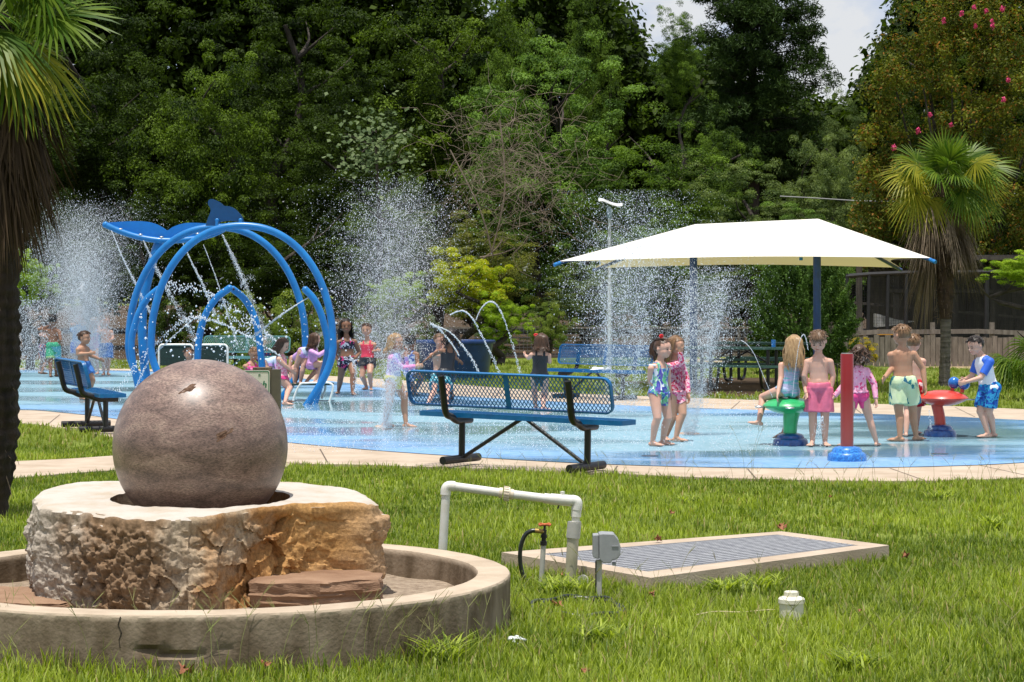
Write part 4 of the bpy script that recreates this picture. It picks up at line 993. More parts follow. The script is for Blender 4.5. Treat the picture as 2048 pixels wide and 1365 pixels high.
g=Geo(); g.box(AP(1780,665,51.6),(.55,.3,.12)); solo(g,'yellow_bin',mat('yellow_plastic',(.50,.24,.02),.6,var=.2),AP(1780,672,51.6),'orange-yellow crate half hidden behind the fence rail','crate')
# lamp post
Yl=46.5; xl=PZ(1219,Yl)
lp=root('solar_lamp',(xl,Yl,0),'slim grey pole lamp with a thin white curved solar head','street lamp')
g=Geo(); g.lathe((xl,Yl,0),[(.045,0),(.038,1.5),(.032,CH+(587-420)/F*Yl)],14); build(g,'pole',mat('pole_grey',(.42,.43,.42),.5,metal=.2,var=.1),lp,50)
g=Geo(); g.lathe((xl,Yl,0),[(.03,CH+(587-440)/F*Yl),(.055,CH+(587-432)/F*Yl),(.06,CH+(587-418)/F*Yl),(.03,CH+(587-414)/F*Yl)],14); build(g,'collar',mat('collar_blue',(.22,.30,.38),.5),lp,50)
hp=catmull([P(1197,403,Yl-.1),P(1206,403,Yl),P(1220,409,Yl),P(1235,413,Yl),P(1245,412,Yl+.1)],5); g=Geo(); V=[];f=[]
for i,p in enumerate(hp):
    wd=.17*math.sin(pi*(i+1)/(len(hp)+1))**.4
    for s,zq in ((-1,0),(1,.02),(1,.008),(-1,-.012)): V.append(p+np.array([0,s*wd,zq+.045*(s>0)]))
for i in range(len(hp)-1):
    for k in range(4): f.append((i*4+k,i*4+(k+1)%4,(i+1)*4+(k+1)%4,(i+1)*4+k))
f+=[(0,1,2,3),tuple(len(hp)*4-4+k for k in (3,2,1,0))]; g.add(V,f); build(g,'lamp_head',mat('lamp_white',(.72,.72,.70),.3,coat=.4),lp,50)
# overhead cable
g=Geo(); g.tube([P(1560,393,60),P(1620,396,60),P(1710,402,60),P(1790,404,60)],.018,6); solo(g,'overhead_cable',mat('cable',(.25,.25,.25),.6),P(1660,400,60),'thin grey overhead cable crossing in front of the trees','cable')
# feed sign on fence
g=Geo(); a=P(642,686,56.8); g.box(a,(.28,.02,.55)); solo(g,'notice_board',mat('notice_grey',(.42,.45,.44),.6),(a[0],a[1],.2),'plain grey notice board on the far fence behind the right hoop','notice board')
# thin black garden light right of boy
q=G(1674,780); g=Geo(); g.tube([(q[0],q[1],0),(q[0],q[1],.40),(q[0]-.03,q[1],.43),(q[0]-.07,q[1],.41)],.012,8); solo(g,'garden_stake',m_blk,q,'thin black hooked garden stake in the far grass right of the boy in pink shorts','stake',smooth=40)
# ================================================================ people
def skinmat(name,c,c2):
    m=mat(name,c,.5,spec=.35,scale=7,color2=c2,thr=(.3,.7)); b=m.node_tree.nodes['Principled BSDF']
    b.inputs['Subsurface Weight'].default_value=.06; b.inputs['Subsurface Radius'].default_value=(.02,.008,.004); return m
SK={'fair':skinmat('skin_fair',(.56,.31,.225),(.64,.38,.29)),'tan':skinmat('skin_tan',(.40,.205,.125),(.47,.26,.165)),'mid':skinmat('skin_mid',(.46,.25,.165),(.54,.31,.215)),'brown':skinmat('skin_brown',(.20,.095,.055),(.26,.13,.08)),'dark':skinmat('skin_dark',(.11,.05,.03),(.16,.08,.05))}
def hairmat(nm,c,c2): return mat(nm,c,.45,spec=.4,scale=60,color2=c2,stretch=(1,1,.15),thr=(.3,.7))
HR_={'brown':hairmat('hair_brown',(.035,.017,.009),(.10,.05,.028)),'black':hairmat('hair_black',(.008,.006,.006),(.03,.02,.016)),'blond':hairmat('hair_blond',(.22,.13,.06),(.46,.31,.16)),'lbrown':hairmat('hair_light_brown',(.12,.06,.028),(.26,.15,.075)),'wet':hairmat('hair_wet_brown',(.10,.06,.035),(.22,.13,.075))}
m_eyeb=mat('eye_dark',(.02,.012,.01),.2); m_lip=mat('lip',(.42,.13,.11),.5)
def remesh(g,vox,smooth=3):
    me=g.data('tmp'); o=bpy.data.objects.new('tmp',me); COL.objects.link(o)
    md=o.modifiers.new('r','REMESH'); md.mode='VOXEL'; md.voxel_size=vox; md.use_smooth_shade=True
    sm=o.modifiers.new('s','SMOOTH'); sm.factor=.5; sm.iterations=smooth
    dg=bpy.context.evaluated_depsgraph_get(); out=bpy.data.meshes.new_from_object(o.evaluated_get(dg)); bpy.data.objects.remove(o); bpy.data.meshes.remove(me); return out
def ik(a,b,l1,l2,hint):
    a=np.asarray(a,float); b=np.asarray(b,float); d=b-a; L=np.linalg.norm(d); L2=min(L,(l1+l2)*.999); d=d/L
    if L>l1+l2:  # stretch gently to reach
        k=L/(l1+l2); l1*=k*1.0005; l2*=k*1.0005; L2=L
    x=(l1*l1-l2*l2+L2*L2)/(2*L2); h=math.sqrt(max(0,l1*l1-x*x)); hv=np.asarray(hint,float); hv=nrm(hv-d*np.dot(hv,d)); return a+d*x+hv*h
def person(label,skin,yaw,head,neck,pelvis,hands,feet,H=1.15,Y=None,hyaw=None,hp=0.,roll=0.,elbows=(None,None),knees=(None,None),toes=(None,None),hair=('brown','short'),outfit=(),vox=.007,palms=None,group='children playing in the splash pad',sh=(None,None),hs=1.0,feetz=None):
    fv=lambda a: np.array([math.sin(math.radians(a)),-math.cos(math.radians(a)),0.])
    f=fv(yaw); up=np.array([0,0,1.]); r=np.cross(f,up); hyaw=yaw if hyaw is None else hyaw
    gp=[G(q[0],q[1],.028) if (q is not None and len(q)==2) else None for q in feet]
    if Y is None: Y=np.mean([q[1] for q in gp if q is not None])
    def W(q):
        if q is None: return None
        return P(q[0],q[1],Y+(q[2] if len(q)>2 else 0))
    hd,nk,pv=W(head),W(neck),W(pelvis)
    nk=nk+up*.014*H
    SHr=.099*H
    spine=nrm(nk-pv); rs=nrm(r-spine*np.dot(r,spine))
    shd=[W(sh[0]) if sh[0] else nk-spine*.062*H+rs*SHr, W(sh[1]) if sh[1] else nk-spine*.062*H-rs*SHr]
    hip=[pv+rs*.050*H,pv-rs*.050*H]
    el,ha=[],[]
    for i in (0,1):
        sgn=1 if i==0 else -1
        h=W(hands[i]) if hands[i] is not None else shd[i]+np.array([0,0,-.31*H])+r*sgn*.035*H+f*.03*H
        e=W(elbows[i]) if elbows[i] else ik(shd[i],h,.165*H,.135*H,-f*.7+r*sgn*.6-up*.5)
        el.append(e); ha.append(h)
    kn,an,tt=[],[],[]
    for i in (0,1):
        q=feet[i]
        if q is not None and len(q)==2: a=gp[i]+np.array([0,0,.042*H])
        else: a=W(q)
        k=W(knees[i]) if knees[i] else ik(hip[i],a,.235*H,.225*H,f+r*(.12 if i==0 else -.12))
        kn.append(k); an.append(a); tt.append(fv(toes[i]) if isinstance(toes[i],(int,float)) else (nrm(toes[i]) if toes[i] is not None else fv(yaw+(-14 if i==0 else 14))))
    g=Geo()
    # torso loft
    secs=[(-.13,.034,.036),(-.07,.080,.060),(.02,.094,.070),(.12,.094,.070),(.30,.083,.062),(.48,.082,.060),(.66,.090,.062),(.80,.096,.060),(.90,.084,.052),(.97,.052,.042),(1.04,.036,.034)]
    fw=np.cross(spine,rs); fw=-fw if np.dot(fw,f)<0 and abs(np.dot(fw,f))>.05 else fw
    L=np.linalg.norm(nk-pv); V=[];Fc=[];U=20
    for t,wx,dy in secs:
        c=pv+spine*L*t
        for k in range(U):
            a=2*pi*k/U; cx=math.copysign(abs(math.cos(a))**.85,math.cos(a)); cy=math.copysign(abs(math.sin(a))**.9,math.sin(a)); V.append(c+rs*wx*H*cx+fw*dy*H*cy)
    for i in range(len(secs)-1):
        for k in range(U): k2=(k+1)%U; Fc.append((i*U+k,i*U+k2,(i+1)*U+k2,(i+1)*U+k))
    Fc+= [tuple(range(U-1,-1,-1)),tuple((len(secs)-1)*U+k for k in range(U))]
    g.add(V,Fc)
    for i in (0,1):
        s_=1 if i==0 else -1
        g.ell(hip[i]-fw*.022*H+rs*s_*-.006*H-spine*.01*H,.055*H); g.ell(pv+spine*L*.20+fw*.012*H,(.06*H,.06*H,.06*H))
        g.ell(nk-spine*.17*L+rs*s_*.035*H-fw*.018*H,.040*H)
        # arm
        g.caps(nk-spine*.05*H+rs*s_*.03*H,shd[i],.034*H,.033*H); g.caps(shd[i],el[i],.0325*H,.0265*H); mid=el[i]*.72+ha[i]*.28; g.caps(el[i],mid,.0265*H,.0255*H); wr=ha[i]; g.caps(mid,wr,.0255*H,.0180*H)
        # hand
        d=nrm(wr-el[i]); pn=palms[i] if (palms and palms[i] is not None) else (-rs*s_-fw*.3); pn=nrm(np.asarray(pn)-d*np.dot(pn,d)); sd=np.cross(d,pn); 
        hl=.052*H; pc=wr+d*hl*.55; Rm=np.array([sd,pn,d]); g.ell(pc,(.026*H,.012*H,.034*H),Rm)
        thumb_side=1 if i==0 else -1
        for j,(o_,l_) in enumerate(((-1.5,.030),(-.5,.036),(.5,.034),(1.5,.026))):
            b0=pc+d*hl*.42+sd*o_*.0115*H; b1=b0+(d+sd*o_*.10+pn*.22)*l_*H*.6; b2=b1+(d*.75+sd*o_*.06+pn*.62)*l_*H*.5; g.caps(b0,b1,.0066*H,.0060*H,8); g.caps(b1,b2,.0060*H,.0052*H,8)
        ts=sd*(-1 if np.dot(sd,up)<0 and abs(d[2])<.6 else 1)
        if abs(d[2])>=.6: ts=sd*(1 if np.dot(sd,f)>0 else -1)
        b0=pc-d*hl*.25+ts*.018*H; b1=b0+(ts*.8+d*.7+pn*.3)*.022*H; g.caps(b0,b1,.0085*H,.0070*H,8); g.caps(b1,b1+(d*.8+ts*.3+pn*.3)*.02*H,.0070*H,.0058*H,8)
        # leg
        kf=nrm(kn[i]-hip[i]); g.caps(hip[i],kn[i]*.55+hip[i]*.45,.062*H,.050*H,14); g.caps(kn[i]*.55+hip[i]*.45,kn[i],.050*H,.038*H,14); g.ell(kn[i],.039*H)
        cb=kn[i]*.68+an[i]*.32; lg=nrm(an[i]-kn[i]); bk=nrm(-tt[i]+lg*np.dot(tt[i],lg)); g.caps(kn[i],cb+bk*.008*H,.036*H,.0375*H,14); g.caps(cb+bk*.008*H,an[i],.0375*H,.0215*H,14)
        # foot
        t=tt[i]; sx=nrm(np.cross(t,up)); zf=np.array([0,0,-.024*H]) if abs(t[2])<.3 else np.cross(sx,t)*.0
        heel=an[i]-t*.020*H+zf*.9; ball=an[i]+t*.072*H+zf*1.05; Rf=np.array([sx,t,np.cross(sx,t)])
        g.ell(heel,(.020*H,.024*H,.019*H),Rf); g.caps(an[i],heel*.4+ball*.6+np.array([0,0,.006*H]),.020*H,.0175*H); g.caps(heel,ball,.0165*H,.0175*H); g.ell(ball,(.031*H,.034*H,.0135*H),Rf)
        for j in range(5): o_=(j-2)*.0125*H; ln=(.024-.003*abs(j-1.2))*H; b0=ball+sx*o_+t*.022*H-np.array([0,0,.002*H]); g.caps(b0,b0+t*ln*.7,.0072*H,.0064*H,8)
    # head & neck
    hh=.174*H*(1+(hs-1)*.4); hf0=fv(hyaw); p=math.radians(hp); hf=nrm(hf0*math.cos(p)-up*math.sin(p)); hr=np.cross(hf0,up); hu=np.cross(hr,hf); 
    if roll: a=math.radians(roll); hr,hu=hr*math.cos(a)+hu*math.sin(a),hu*math.cos(a)-hr*math.sin(a)
    Rh=np.array([hr,hf,hu])
    g.caps(nk-spine*.01*H,hd-hu*hh*.30-hf*hh*.06,.036*H,.030*H,14)
    def HP(x,y,z): return hd+hr*x*hh+hf*y*hh+hu*z*hh
    g.ell(HP(0,-.04,.07),(.395*hh,.46*hh,.42*hh),Rh,18,14); g.ell(HP(0,.09,-.16),(.35*hh,.33*hh,.32*hh),Rh,16,12); g.ell(HP(0,.23,-.36),(.16*hh,.14*hh,.11*hh),Rh)
    for s_ in (-1,1):
        g.ell(HP(s_*.17,.24,-.17),(.13*hh,.12*hh,.12*hh),Rh); g.ell(HP(s_*.40,-.03,-.06),(.035*hh,.075*hh,.105*hh),Rh)
    g.ell(HP(0,.42,-.12),(.055*hh,.085*hh,.06*hh),Rh); g.ell(HP(0,.40,-.04),(.04*hh,.05*hh,.09*hh),Rh); g.ell(HP(0,.385,-.25),(.085*hh,.04*hh,.035*hh),Rh)
    body=remesh(g,vox)
    gx=np.mean([an[0][0],an[1][0]]) if True else 0
    rt=root('person',(float(pv[0]),float(pv[1]),.028),label,'person',group)
    bo=link('body',body,SK[skin],rt)
    # face
    e=Geo()
    for s_ in (-1,1): e=Geo(); e.ell(HP(s_*.155,.395,-.03),(.050*hh,.030*hh,.026*hh),Rh,8,6); build(e,'eye',m_eyeb,rt,True)
    e=Geo()
    e.ell(HP(0,.425,-.265),(.085*hh,.022*hh,.016*hh),Rh,8,6); build(e,'mouth',m_lip,rt,True)
    hm=HR_[hair[0]]
    e=Geo()
    for s_ in (-1,1): e.caps(HP(s_*.09,.415,.055),HP(s_*.22,.37,.06),.011*hh,.009*hh,6)
    build(e,'eyebrows',hm,rt,True)
    # hair cap
    rg=np.random.default_rng(int(abs(head[0])*13+head[1])); style=hair[1]
    g=Geo(); hg=Geo(); hg.ell((0,0,0),1,None,40,26); V=hg.V[0]; keep=[]; thick={'short':.03,'long':.035,'pony':.025,'curly':.06}.get(style,.03)
    hx,hy_,hz=V[:,0],V[:,1],V[:,2]
    hl_=.30 if style!='bangs' else .05
    k_=(hz>-.15)&~((hy_>.35)&(hz<hl_+.35*(1-abs(hx)))*(hz<.62))|((hy_<.10)&(hz>-.62))|((style in('long','curly'))&(abs(hx)>.80)&(hy_<.45)&(hz>-.6))
    k_&=~((abs(hx)>.72)&(hy_>-.12)&(hy_<.30)&(hz<.05)&(style in('short','pony','bangs')))
    nn=np.array([noise.noise(Vector((a*5+head[0],b_*5,c_*2))) for a,b_,c_ in V]); n2=np.array([noise.noise(Vector((a*14+head[0],b_*14,c_*6))) for a,b_,c_ in V])
    rad=1+thick+nn*.05+n2*.05
    W_=hd+((V*rad[:,None])*np.array([.405,.475,.435])*hh+np.array([0,-.04,.07])*hh)@Rh
    fs=[q for q in hg.Fq if all(k_[i] for i in q)]
    g.add(W_,fs)
    def strand(pts,r0): g.tube(catmull(pts,3),[r0*(1-.7*(i/(3*(len(pts)-1)))**2) for i in range(3*(len(pts)-1)+1)],5,cap=False)
    if style in('short','bangs'):
        for k in range(150):
            th=rg.uniform(0,1.35); ph=rg.uniform(0,6.28); d=np.array([math.sin(th)*math.cos(ph),math.sin(th)*math.sin(ph),math.cos(th)])
            if d[1]>.3 and d[2]<.45: continue
            a0=HP(d[0]*.42,d[1]*.49-.04,d[2]*.45+.07); sw=nrm(np.array([d[0]*.6+rg.normal(0,.3),d[1]*.5+.35+rg.normal(0,.3),-.35])); a1=a0+(hr*sw[0]+hf*sw[1]+hu*sw[2])*hh*.13+ (a0-hd)*.07; strand([a0,(a0+a1)/2+(a0-hd)*.05,a1],.022*hh)
    if style=='long':
        ln=hair[2]*H
        for k in range(210):
            ph=rg.uniform(-.15,1.15)*pi if True else 0; ph=pi+ph  # around the back: angles where y<0 mostly
            d0=np.array([rg.normal(0,.12),.15+rg.normal(0,.15),1.0]); x_,y_=math.cos(ph),math.sin(ph)
            a0=HP(d0[0]*.3,d0[1]*.3-.04,.53); a1=HP(x_*.40,y_*.44-.02,.30); a2=HP(x_*.47,y_*.52-.04,-.05); 
            back=-f if True else f; side_=hr*x_; l=ln*rg.uniform(.75,1.05); 
            a3=HP(x_*.47,y_*.52-.08,-.40); a4=a3*1.0-up*l*.45+nrm(side_*.4-fw*.5+rg.normal(0,.25,3))*.02; a5=a3-up*l+nrm(side_*.3-fw*.6+rg.normal(0,.4,3))*.04
            if y_>-.2: a3=a3+hr*x_*.02
            strand([a0,a1,a2,a3,a4,a5],rg.uniform(.014,.028)*hh)
    if style=='bangs':
        for k in range(30):
            x_=rg.uniform(-.3,.3); a0=HP(x_*.4,.15,.53); strand([a0,HP(x_*.9,.42,.36),HP(x_*1.1,.47,.12+rg.uniform(-.06,.06))],.022*hh)
    if style=='curly':
        for k in range(70):
            ph=pi+rg.uniform(-.1,1.1)*pi; x_,y_=math.cos(ph),math.sin(ph); a=HP(x_*.45,y_*.5-.04,rg.uniform(-.35,.35)); pts=[a]
            for j in range(5): pts.append(pts[-1]+np.array([rg.normal(0,.02),rg.normal(0,.02),-.022-.0*j]))
            strand(pts,.03*hh)
    if style=='pony':
        c0=HP(0,-.46,.30); ln=hair[2]*H
        for k in range(60):
            d=HP(rg.uniform(-.35,.35),rg.uniform(-.2,.25),.48); o_=rg.normal(0,.018,3)
            strand([d,HP(rg.uniform(-.2,.2),-.40,.42),c0+o_*.5-fw*.012,c0-fw*.045+o_-up*ln*.35,c0-fw*.03+o_*1.5-up*ln*.7,c0-fw*.02+o_*1.2-up*ln*rg.uniform(.85,1.05)],.022*hh)
    build(g,'hair',hm,rt,True)
    # garments: faces of the body by nearest bone
    n=len(body.vertices); BV=np.empty(n*3,np.float32); body.vertices.foreach_get('co',BV); BV=BV.reshape(-1,3).astype(float)
    BN=np.empty(n*3,np.float32); body.vertex_normals.foreach_get('vector',BN); BN=BN.reshape(-1,3)
    bones=[('torso',pv-spine*.09*H,nk,.084*H),('head',nk+spine*.02*H,hd,.05*H)]
    for i in (0,1): bones+= [('ua%d'%i,shd[i],el[i],.027*H),('fa%d'%i,el[i],ha[i],.021*H),('ha%d'%i,ha[i],ha[i]+nrm(ha[i]-el[i])*.1*H,.02*H),('th%d'%i,hip[i],kn[i],.046*H),('sn%d'%i,kn[i],an[i],.03*H),('ft%d'%i,an[i],an[i]+tt[i]*.1*H,.03*H)]
    DD=[];TT=[]
    for nm,a,b_,r_ in bones:
        d=b_-a; L2=np.dot(d,d)+1e-9; t=((BV-a)@d)/L2; tc_=np.clip(t,0,1); DD.append(np.linalg.norm(BV-a-tc_[:,None]*d,axis=1)/r_); TT.append(t)
    DD=np.array(DD); TT=np.array(TT); lab=DD.argmin(0); names=[b_[0] for b_ in bones]; ts=((BV-pv)@spine)/L; lat=np.abs((BV-pv)@rs)/H; tfw=((BV-pv)@fw)/H
    idx={nm:i for i,nm in enumerate(names)}
    def mask(kind,arg=None):
        m=np.zeros(n,bool)
        T_=lab==idx['torso']; th=[lab==idx['th%d'%i] for i in (0,1)]; tht=[TT[idx['th%d'%i]] for i in (0,1)]
        leg=(th[0]&(tht[0]<.22))|(th[1]&(tht[1]<.22))
        if kind in('suit','bottom'):
            low=(T_|leg)&(ts<(.80 if kind=='suit' else .12))&(ts>-.42); cut=(lat>.058)&(ts<-.03-(lat-.058)*-.9)&(ts<(lat-.085)*5.5-.02)
            m|=low&~((lat>.05)&(ts<(lat-.05)*3.2-.20))
            if kind=='suit': m|=T_&(ts>=.8)&(ts<.985)&(lat>.032)&(lat<.060); m&=~((lab==idx['ua0'])|(lab==idx['ua1']))
        if kind in('rash','tee'):
            a=.92 if kind=='rash' else -1; lo=arg if arg is not None else -.02
            m|=T_&(ts>lo)&(ts<1.0); 
            for i in (0,1):
                m|=(lab==idx['ua%d'%i])&(TT[idx['ua%d'%i]]<(9 if kind=='rash' else .78)); m|=(lab==idx['fa%d'%i])&(TT[idx['fa%d'%i]]<a)
            m|=leg&(ts>lo)
            m|=(lab==idx['head'])&(ts<1.0)
        if kind=='crop': m|=T_&(ts>.5)&(ts<.83); m|=T_&(ts>=.83)&(ts<.985)&(lat>.032)&(lat<.060)
        if kind=='sleeves':
            for i in (0,1): m|=(lab==idx['ua%d'%i])&(TT[idx['ua%d'%i]]<.78)|(T_&(ts>.70+.25*(.085-lat)/.085*1.6)&(lat>.045)&(ts<1))
        return m
    def garment(nm,kind,m_,off=.005,arg=None):
        k=mask(kind,arg); pf=[tuple(p_.vertices) for p_ in body.polygons if all(k[v] for v in p_.vertices)]
        if not pf: return
        used=sorted({v for q in pf for v in q}); mp_={v:i for i,v in enumerate(used)}; V=BV[used]+BN[used]*off
        me=bpy.data.meshes.new(nm); me.from_pydata(V.tolist(),[],[[mp_[v] for v in q] for q in pf]); me.update(); o=link(nm,me,m_,rt,True); md=o.modifiers.new('s','SOLIDIFY'); md.thickness=.004; md.offset=-1
    for it in outfit:
        k=it[0]
        if k=='shorts':
            _,m_,ln,*rest=it; g=Geo(); flare=rest[0] if rest else .0
            V=[];Fc=[];U=20
            ss=[(-.10,.065,.06),(-.05,.096,.082),(.02,.110,.092),(.12,.108,.088),(.19,.102,.080)]
            for t,wx,dy in ss:
                c=pv+spine*L*t
                for q in range(U): a=2*pi*q/U; V.append(c+rs*wx*H*math.cos(a)+fw*dy*H*math.sin(a))
            for i in range(len(ss)-1):
                for q in range(U): k2=(q+1)%U; Fc.append((i*U+q,i*U+k2,(i+1)*U+k2,(i+1)*U+q))
            Fc+= [tuple(range(U-1,-1,-1)),tuple((len(ss)-1)*U+q for q in range(U))]; g.add(V,Fc)
            for i in (0,1):
                g.ell(hip[i]-fw*.026*H,.070*H)
                e_=hip[i]+(kn[i]-hip[i])*ln; g.lathe(hip[i],[(.02*H,-.03*H),(.072*H,-.01*H),(.074*H,.03*H),((.070+flare)*H,np.linalg.norm(e_-hip[i]))],18,axis=e_-hip[i])
            me=remesh(g,max(vox,.008),2); n_=len(me.vertices); q=np.empty(n_*3,np.float32); me.vertices.foreach_get('co',q); q=q.reshape(-1,3)
            nn=np.array([noise.noise(Vector((a*28,b_*28,c_*9))) for a,b_,c_ in q]); nv=np.empty(n_*3,np.float32); me.vertex_normals.foreach_get('vector',nv); nv=nv.reshape(-1,3)
            me.vertices.foreach_set('co',(q+nv*nn[:,None]*.006).astype(np.float32).ravel()); me.update(); link('shorts',me,m_,rt,True)
        elif k=='bow':
            g=Geo(); c=HP(*it[2]); 
            for a in range(6): an_=a*1.05; g.ell(c+hr*math.cos(an_)*.10*hh+hu*math.sin(an_)*.07*hh,(.09*hh,.05*hh,.05*hh),Rh,8,6)
            build(g,'bow',it[1],rt,True)
        elif k=='straps':
            g=Geo()
            for s_ in (-1,1): g.tube(catmull([nk+rs*s_*.045*H-spine*.02*H-fw*.025*H,nk-spine*.09*H-fw*.062*H,nk-rs*s_*.045*H-spine*.17*H-fw*.062*H],5),.004,6)
            build(g,'straps',it[1],rt)
        elif k=='frill':
            g=Geo(); t0=it[2]; c=pv+spine*L*t0
            pts=[c+rs*(.102*H+.004*math.sin(q*2.2))*math.cos(2*pi*q/48)+fw*(.078*H)*math.sin(2*pi*q/48)+spine*.006*math.sin(q*2.2) for q in range(48)]; g.tube(pts,.010,6,closed=True); build(g,'frill',it[1],rt,True)
        elif k=='shfrill':
            for s_ in (0,1):
                g=Geo()
                for q in range(9): g.ell(shd[s_]+spine*.030*H-rs*(1 if s_==0 else -1)*(.012+.006*math.sin(q*2))+fw*(q-4)*.009*H,(.011,.012,.010),None,8,6)
                build(g,'ruffle',it[1],rt,True)
        else: garment({'suit':'swimsuit','bottom':'swim_bottom','rash':'rash_guard','tee':'shirt','crop':'swim_top','sleeves':'sleeves'}[k],k,it[1],it[2] if len(it)>2 else .005,it[3] if len(it)>3 else None)
    return rt
# --- cloth
C_pinkr=cellmat('pink_print',[(.80,.38,.52),(.78,.34,.48),(.82,.42,.56),(.80,.36,.50),(.78,.34,.50),(.70,.08,.22)],46)
C_flr=cellmat('floral_pink',[(.80,.45,.55),(.62,.03,.06),(.75,.12,.30),(.82,.55,.62),(.55,.06,.20),(.8,.5,.55)],60,distort=.03)
C_palm=cellmat('floral_blue_green',[(.10,.35,.30),(.08,.08,.42),(.16,.50,.22),(.06,.18,.48),(.30,.55,.40),(.16,.12,.45),(.75,.75,.8)],54,stretch=(1,1,.5),distort=.04)
C_lob=cellmat('pale_green_print',[(.50,.62,.38),(.55,.66,.44),(.52,.64,.40),(.03,.18,.20),(.55,.66,.44),(.03,.14,.22),(.52,.62,.40)],26,stretch=(1,1,.5),distort=.06)
C_teal=mat('shiny_aqua',(.12,.42,.46),.25,spec=.8,scale=5,color2=(.42,.40,.60),stretch=(1,1,6),thr=(.42,.55))
C_pshort=mat('pink_shorts',(.62,.13,.22),.55,var=.12,scale=20)
C_blk=mat('black_swim',(.012,.014,.02),.45,var=.2); C_wht=mat('white_knit',(.78,.78,.82),.7,var=.03); C_bl=mat('royal_blue',(.02,.11,.55),.6,var=.1)
C_bcamo=cellmat('blue_camo',[(.02,.10,.42),(.02,.25,.50),(.01,.05,.25),(.04,.30,.55)],40,distort=.05)
C_redp=cellmat('red_pattern',[(.45,.01,.02),(.40,.01,.02),(.65,.5,.5),(.42,.01,.03)],36)
C_tie=cellmat('pastel_tie_dye',[(.62,.36,.70),(.68,.42,.70),(.45,.55,.72),(.70,.50,.74)],6,distort=.3)
C_pl=cellmat('rash_pastel',[(.30,.22,.55),(.62,.24,.48),(.30,.38,.62),(.55,.35,.60)],14,distort=.2); C_lil=mat('lilac',(.62,.32,.62),.6,var=.12,scale=30)
C_ging=cellmat('pink_gingham',[(.80,.38,.46),(.76,.22,.33),(.82,.55,.60)],60,randomness=0); C_hot=mat('hot_pink',(.72,.05,.22),.5,var=.15)
C_hotp=cellmat('hot_pink_print',[(.70,.05,.25),(.75,.30,.45),(.70,.08,.30)],40)
C_bp=cellmat('black_pink_print',[(.015,.015,.03),(.55,.05,.18),(.02,.02,.04),(.40,.42,.50),(.02,.02,.04)],30,distort=.1); C_red=mat('red_top',(.62,.03,.06),.5,scale=40,color2=(.70,.06,.11)); C_bow=mat('red_bow',(.68,.01,.015),.4,var=.15)
C_tealsh=cellmat('teal_print',[(.03,.25,.34),(.10,.38,.45),(.45,.55,.60),(.03,.20,.30)],26); C_gbs=cellmat('green_blue_print',[(.05,.32,.18),(.10,.38,.45),(.30,.45,.20)],8,stretch=(.2,.2,1)); C_bluef=mat('blue_shorts',(.04,.16,.45),.6,var=.3,scale=9)
C_navy=cellmat('navy_print',[(.01,.02,.10),(.01,.02,.12),(.5,.1,.05),(.02,.04,.15)],30); C_org=mat('orange_band',(.65,.12,.03),.6,var=.1); C_whb=cellmat('white_blue_print',[(.55,.58,.68),(.10,.15,.40),(.6,.62,.7)],30)
C_yel=mat('yellow_trim',(.55,.50,.10),.6,var=.1)
N_=.0055
# 1 girl with red bow: facing right, slightly to camera
person('girl with a red hair bow in a blue-green floral swimsuit','fair',38,(1326,697),(1319,727),(1318,786),((1311,778,-.06),(1340,785,.1)),((1305,893),(1325,891)),H=1.13,hyaw=50,hp=4,elbows=((1300,758,-.02),(1336,765,.12)),hair=('brown','pony',.17),outfit=(('suit',C_palm),('shfrill',C_wht),('frill',C_palm,.0),('bow',C_bow,(.0,-.15,.60))),vox=N_,toes=(55,70),hs=1.08)
person('girl in a pink floral long-sleeved suit holding one hand over her face','mid',40,(1352,692),(1347,724),(1352,782),((1360,702,-.13),(1377,790,.0)),((1332,882),(1352,884)),H=1.14,hyaw=48,hp=10,elbows=((1363,727,-.10),(1373,758,.06)),hair=('lbrown','long',.15),outfit=(('rash',C_flr,.005,-.05),('suit',C_flr),('frill',C_flr,-.02)),vox=N_,toes=(10,70),hs=1.1)
# seated girl on green saucer, back view
person('long-haired blond girl in aqua swimsuit sitting on the green spray saucer','fair',193,(1588,690),(1584,724),(1577,782,-.02),((1612,786,-.16),(1556,787,-.16)),((1566,868,.20),(1518,843,.05)),H=1.08,Y=23.5,hyaw=170,hp=12,knees=((1592,800,.25),(1525,795,.22)),toes=(np.array([-.6,.5,-.3]),np.array([-.9,-.1,.15])),elbows=((1607,753,-.02),(1562,755,-.06)),hair=('blond','long',.19),outfit=(('suit',C_teal),),vox=N_,hs=1.1)
person('shirtless boy in loose pink shorts looking down beside the green spray saucer','fair',-8,(1636,682),(1637,714),(1638,778),((1617,774,.02),(1661,781,-.02)),((1625,893),(1650,893)),H=1.17,hyaw=-14,hp=28,elbows=((1609,752,.0),(1666,752,.0)),hair=('wet','bangs',.0),outfit=(('shorts',C_pshort,.86,.012),),vox=N_,hs=1.08)
person('small girl in pink rash guard and pink bottoms just behind the red post','fair',-172,(1719,708),(1714,734),(1716,792),((1752,800,-.05),(1667,795,.0)),((1753,893),(1690,894)),H=1.02,hyaw=-195,hp=6,elbows=((1748,768,.0),(1690,768,.02)),hair=('brown','curly'),outfit=(('rash',C_pinkr,.006,.12),('bottom',C_hot,.007),('frill',C_pinkr,.13)),vox=N_,toes=(160,-160),hs=1.1)
person('tall shirtless tanned boy in pale green patterned shorts seen from behind','tan',176,(1803,670),(1804,699),(1807,766),((1850,772,-.05),(1770,755,-.12)),((1832,882),(1800,884)),H=1.23,hyaw=222,hp=6,elbows=((1846,738,.0),(1785,736,.03)),toes=(130,-120),hair=('lbrown','short'),outfit=(('shorts',C_lob,.78,.012),),vox=N_)
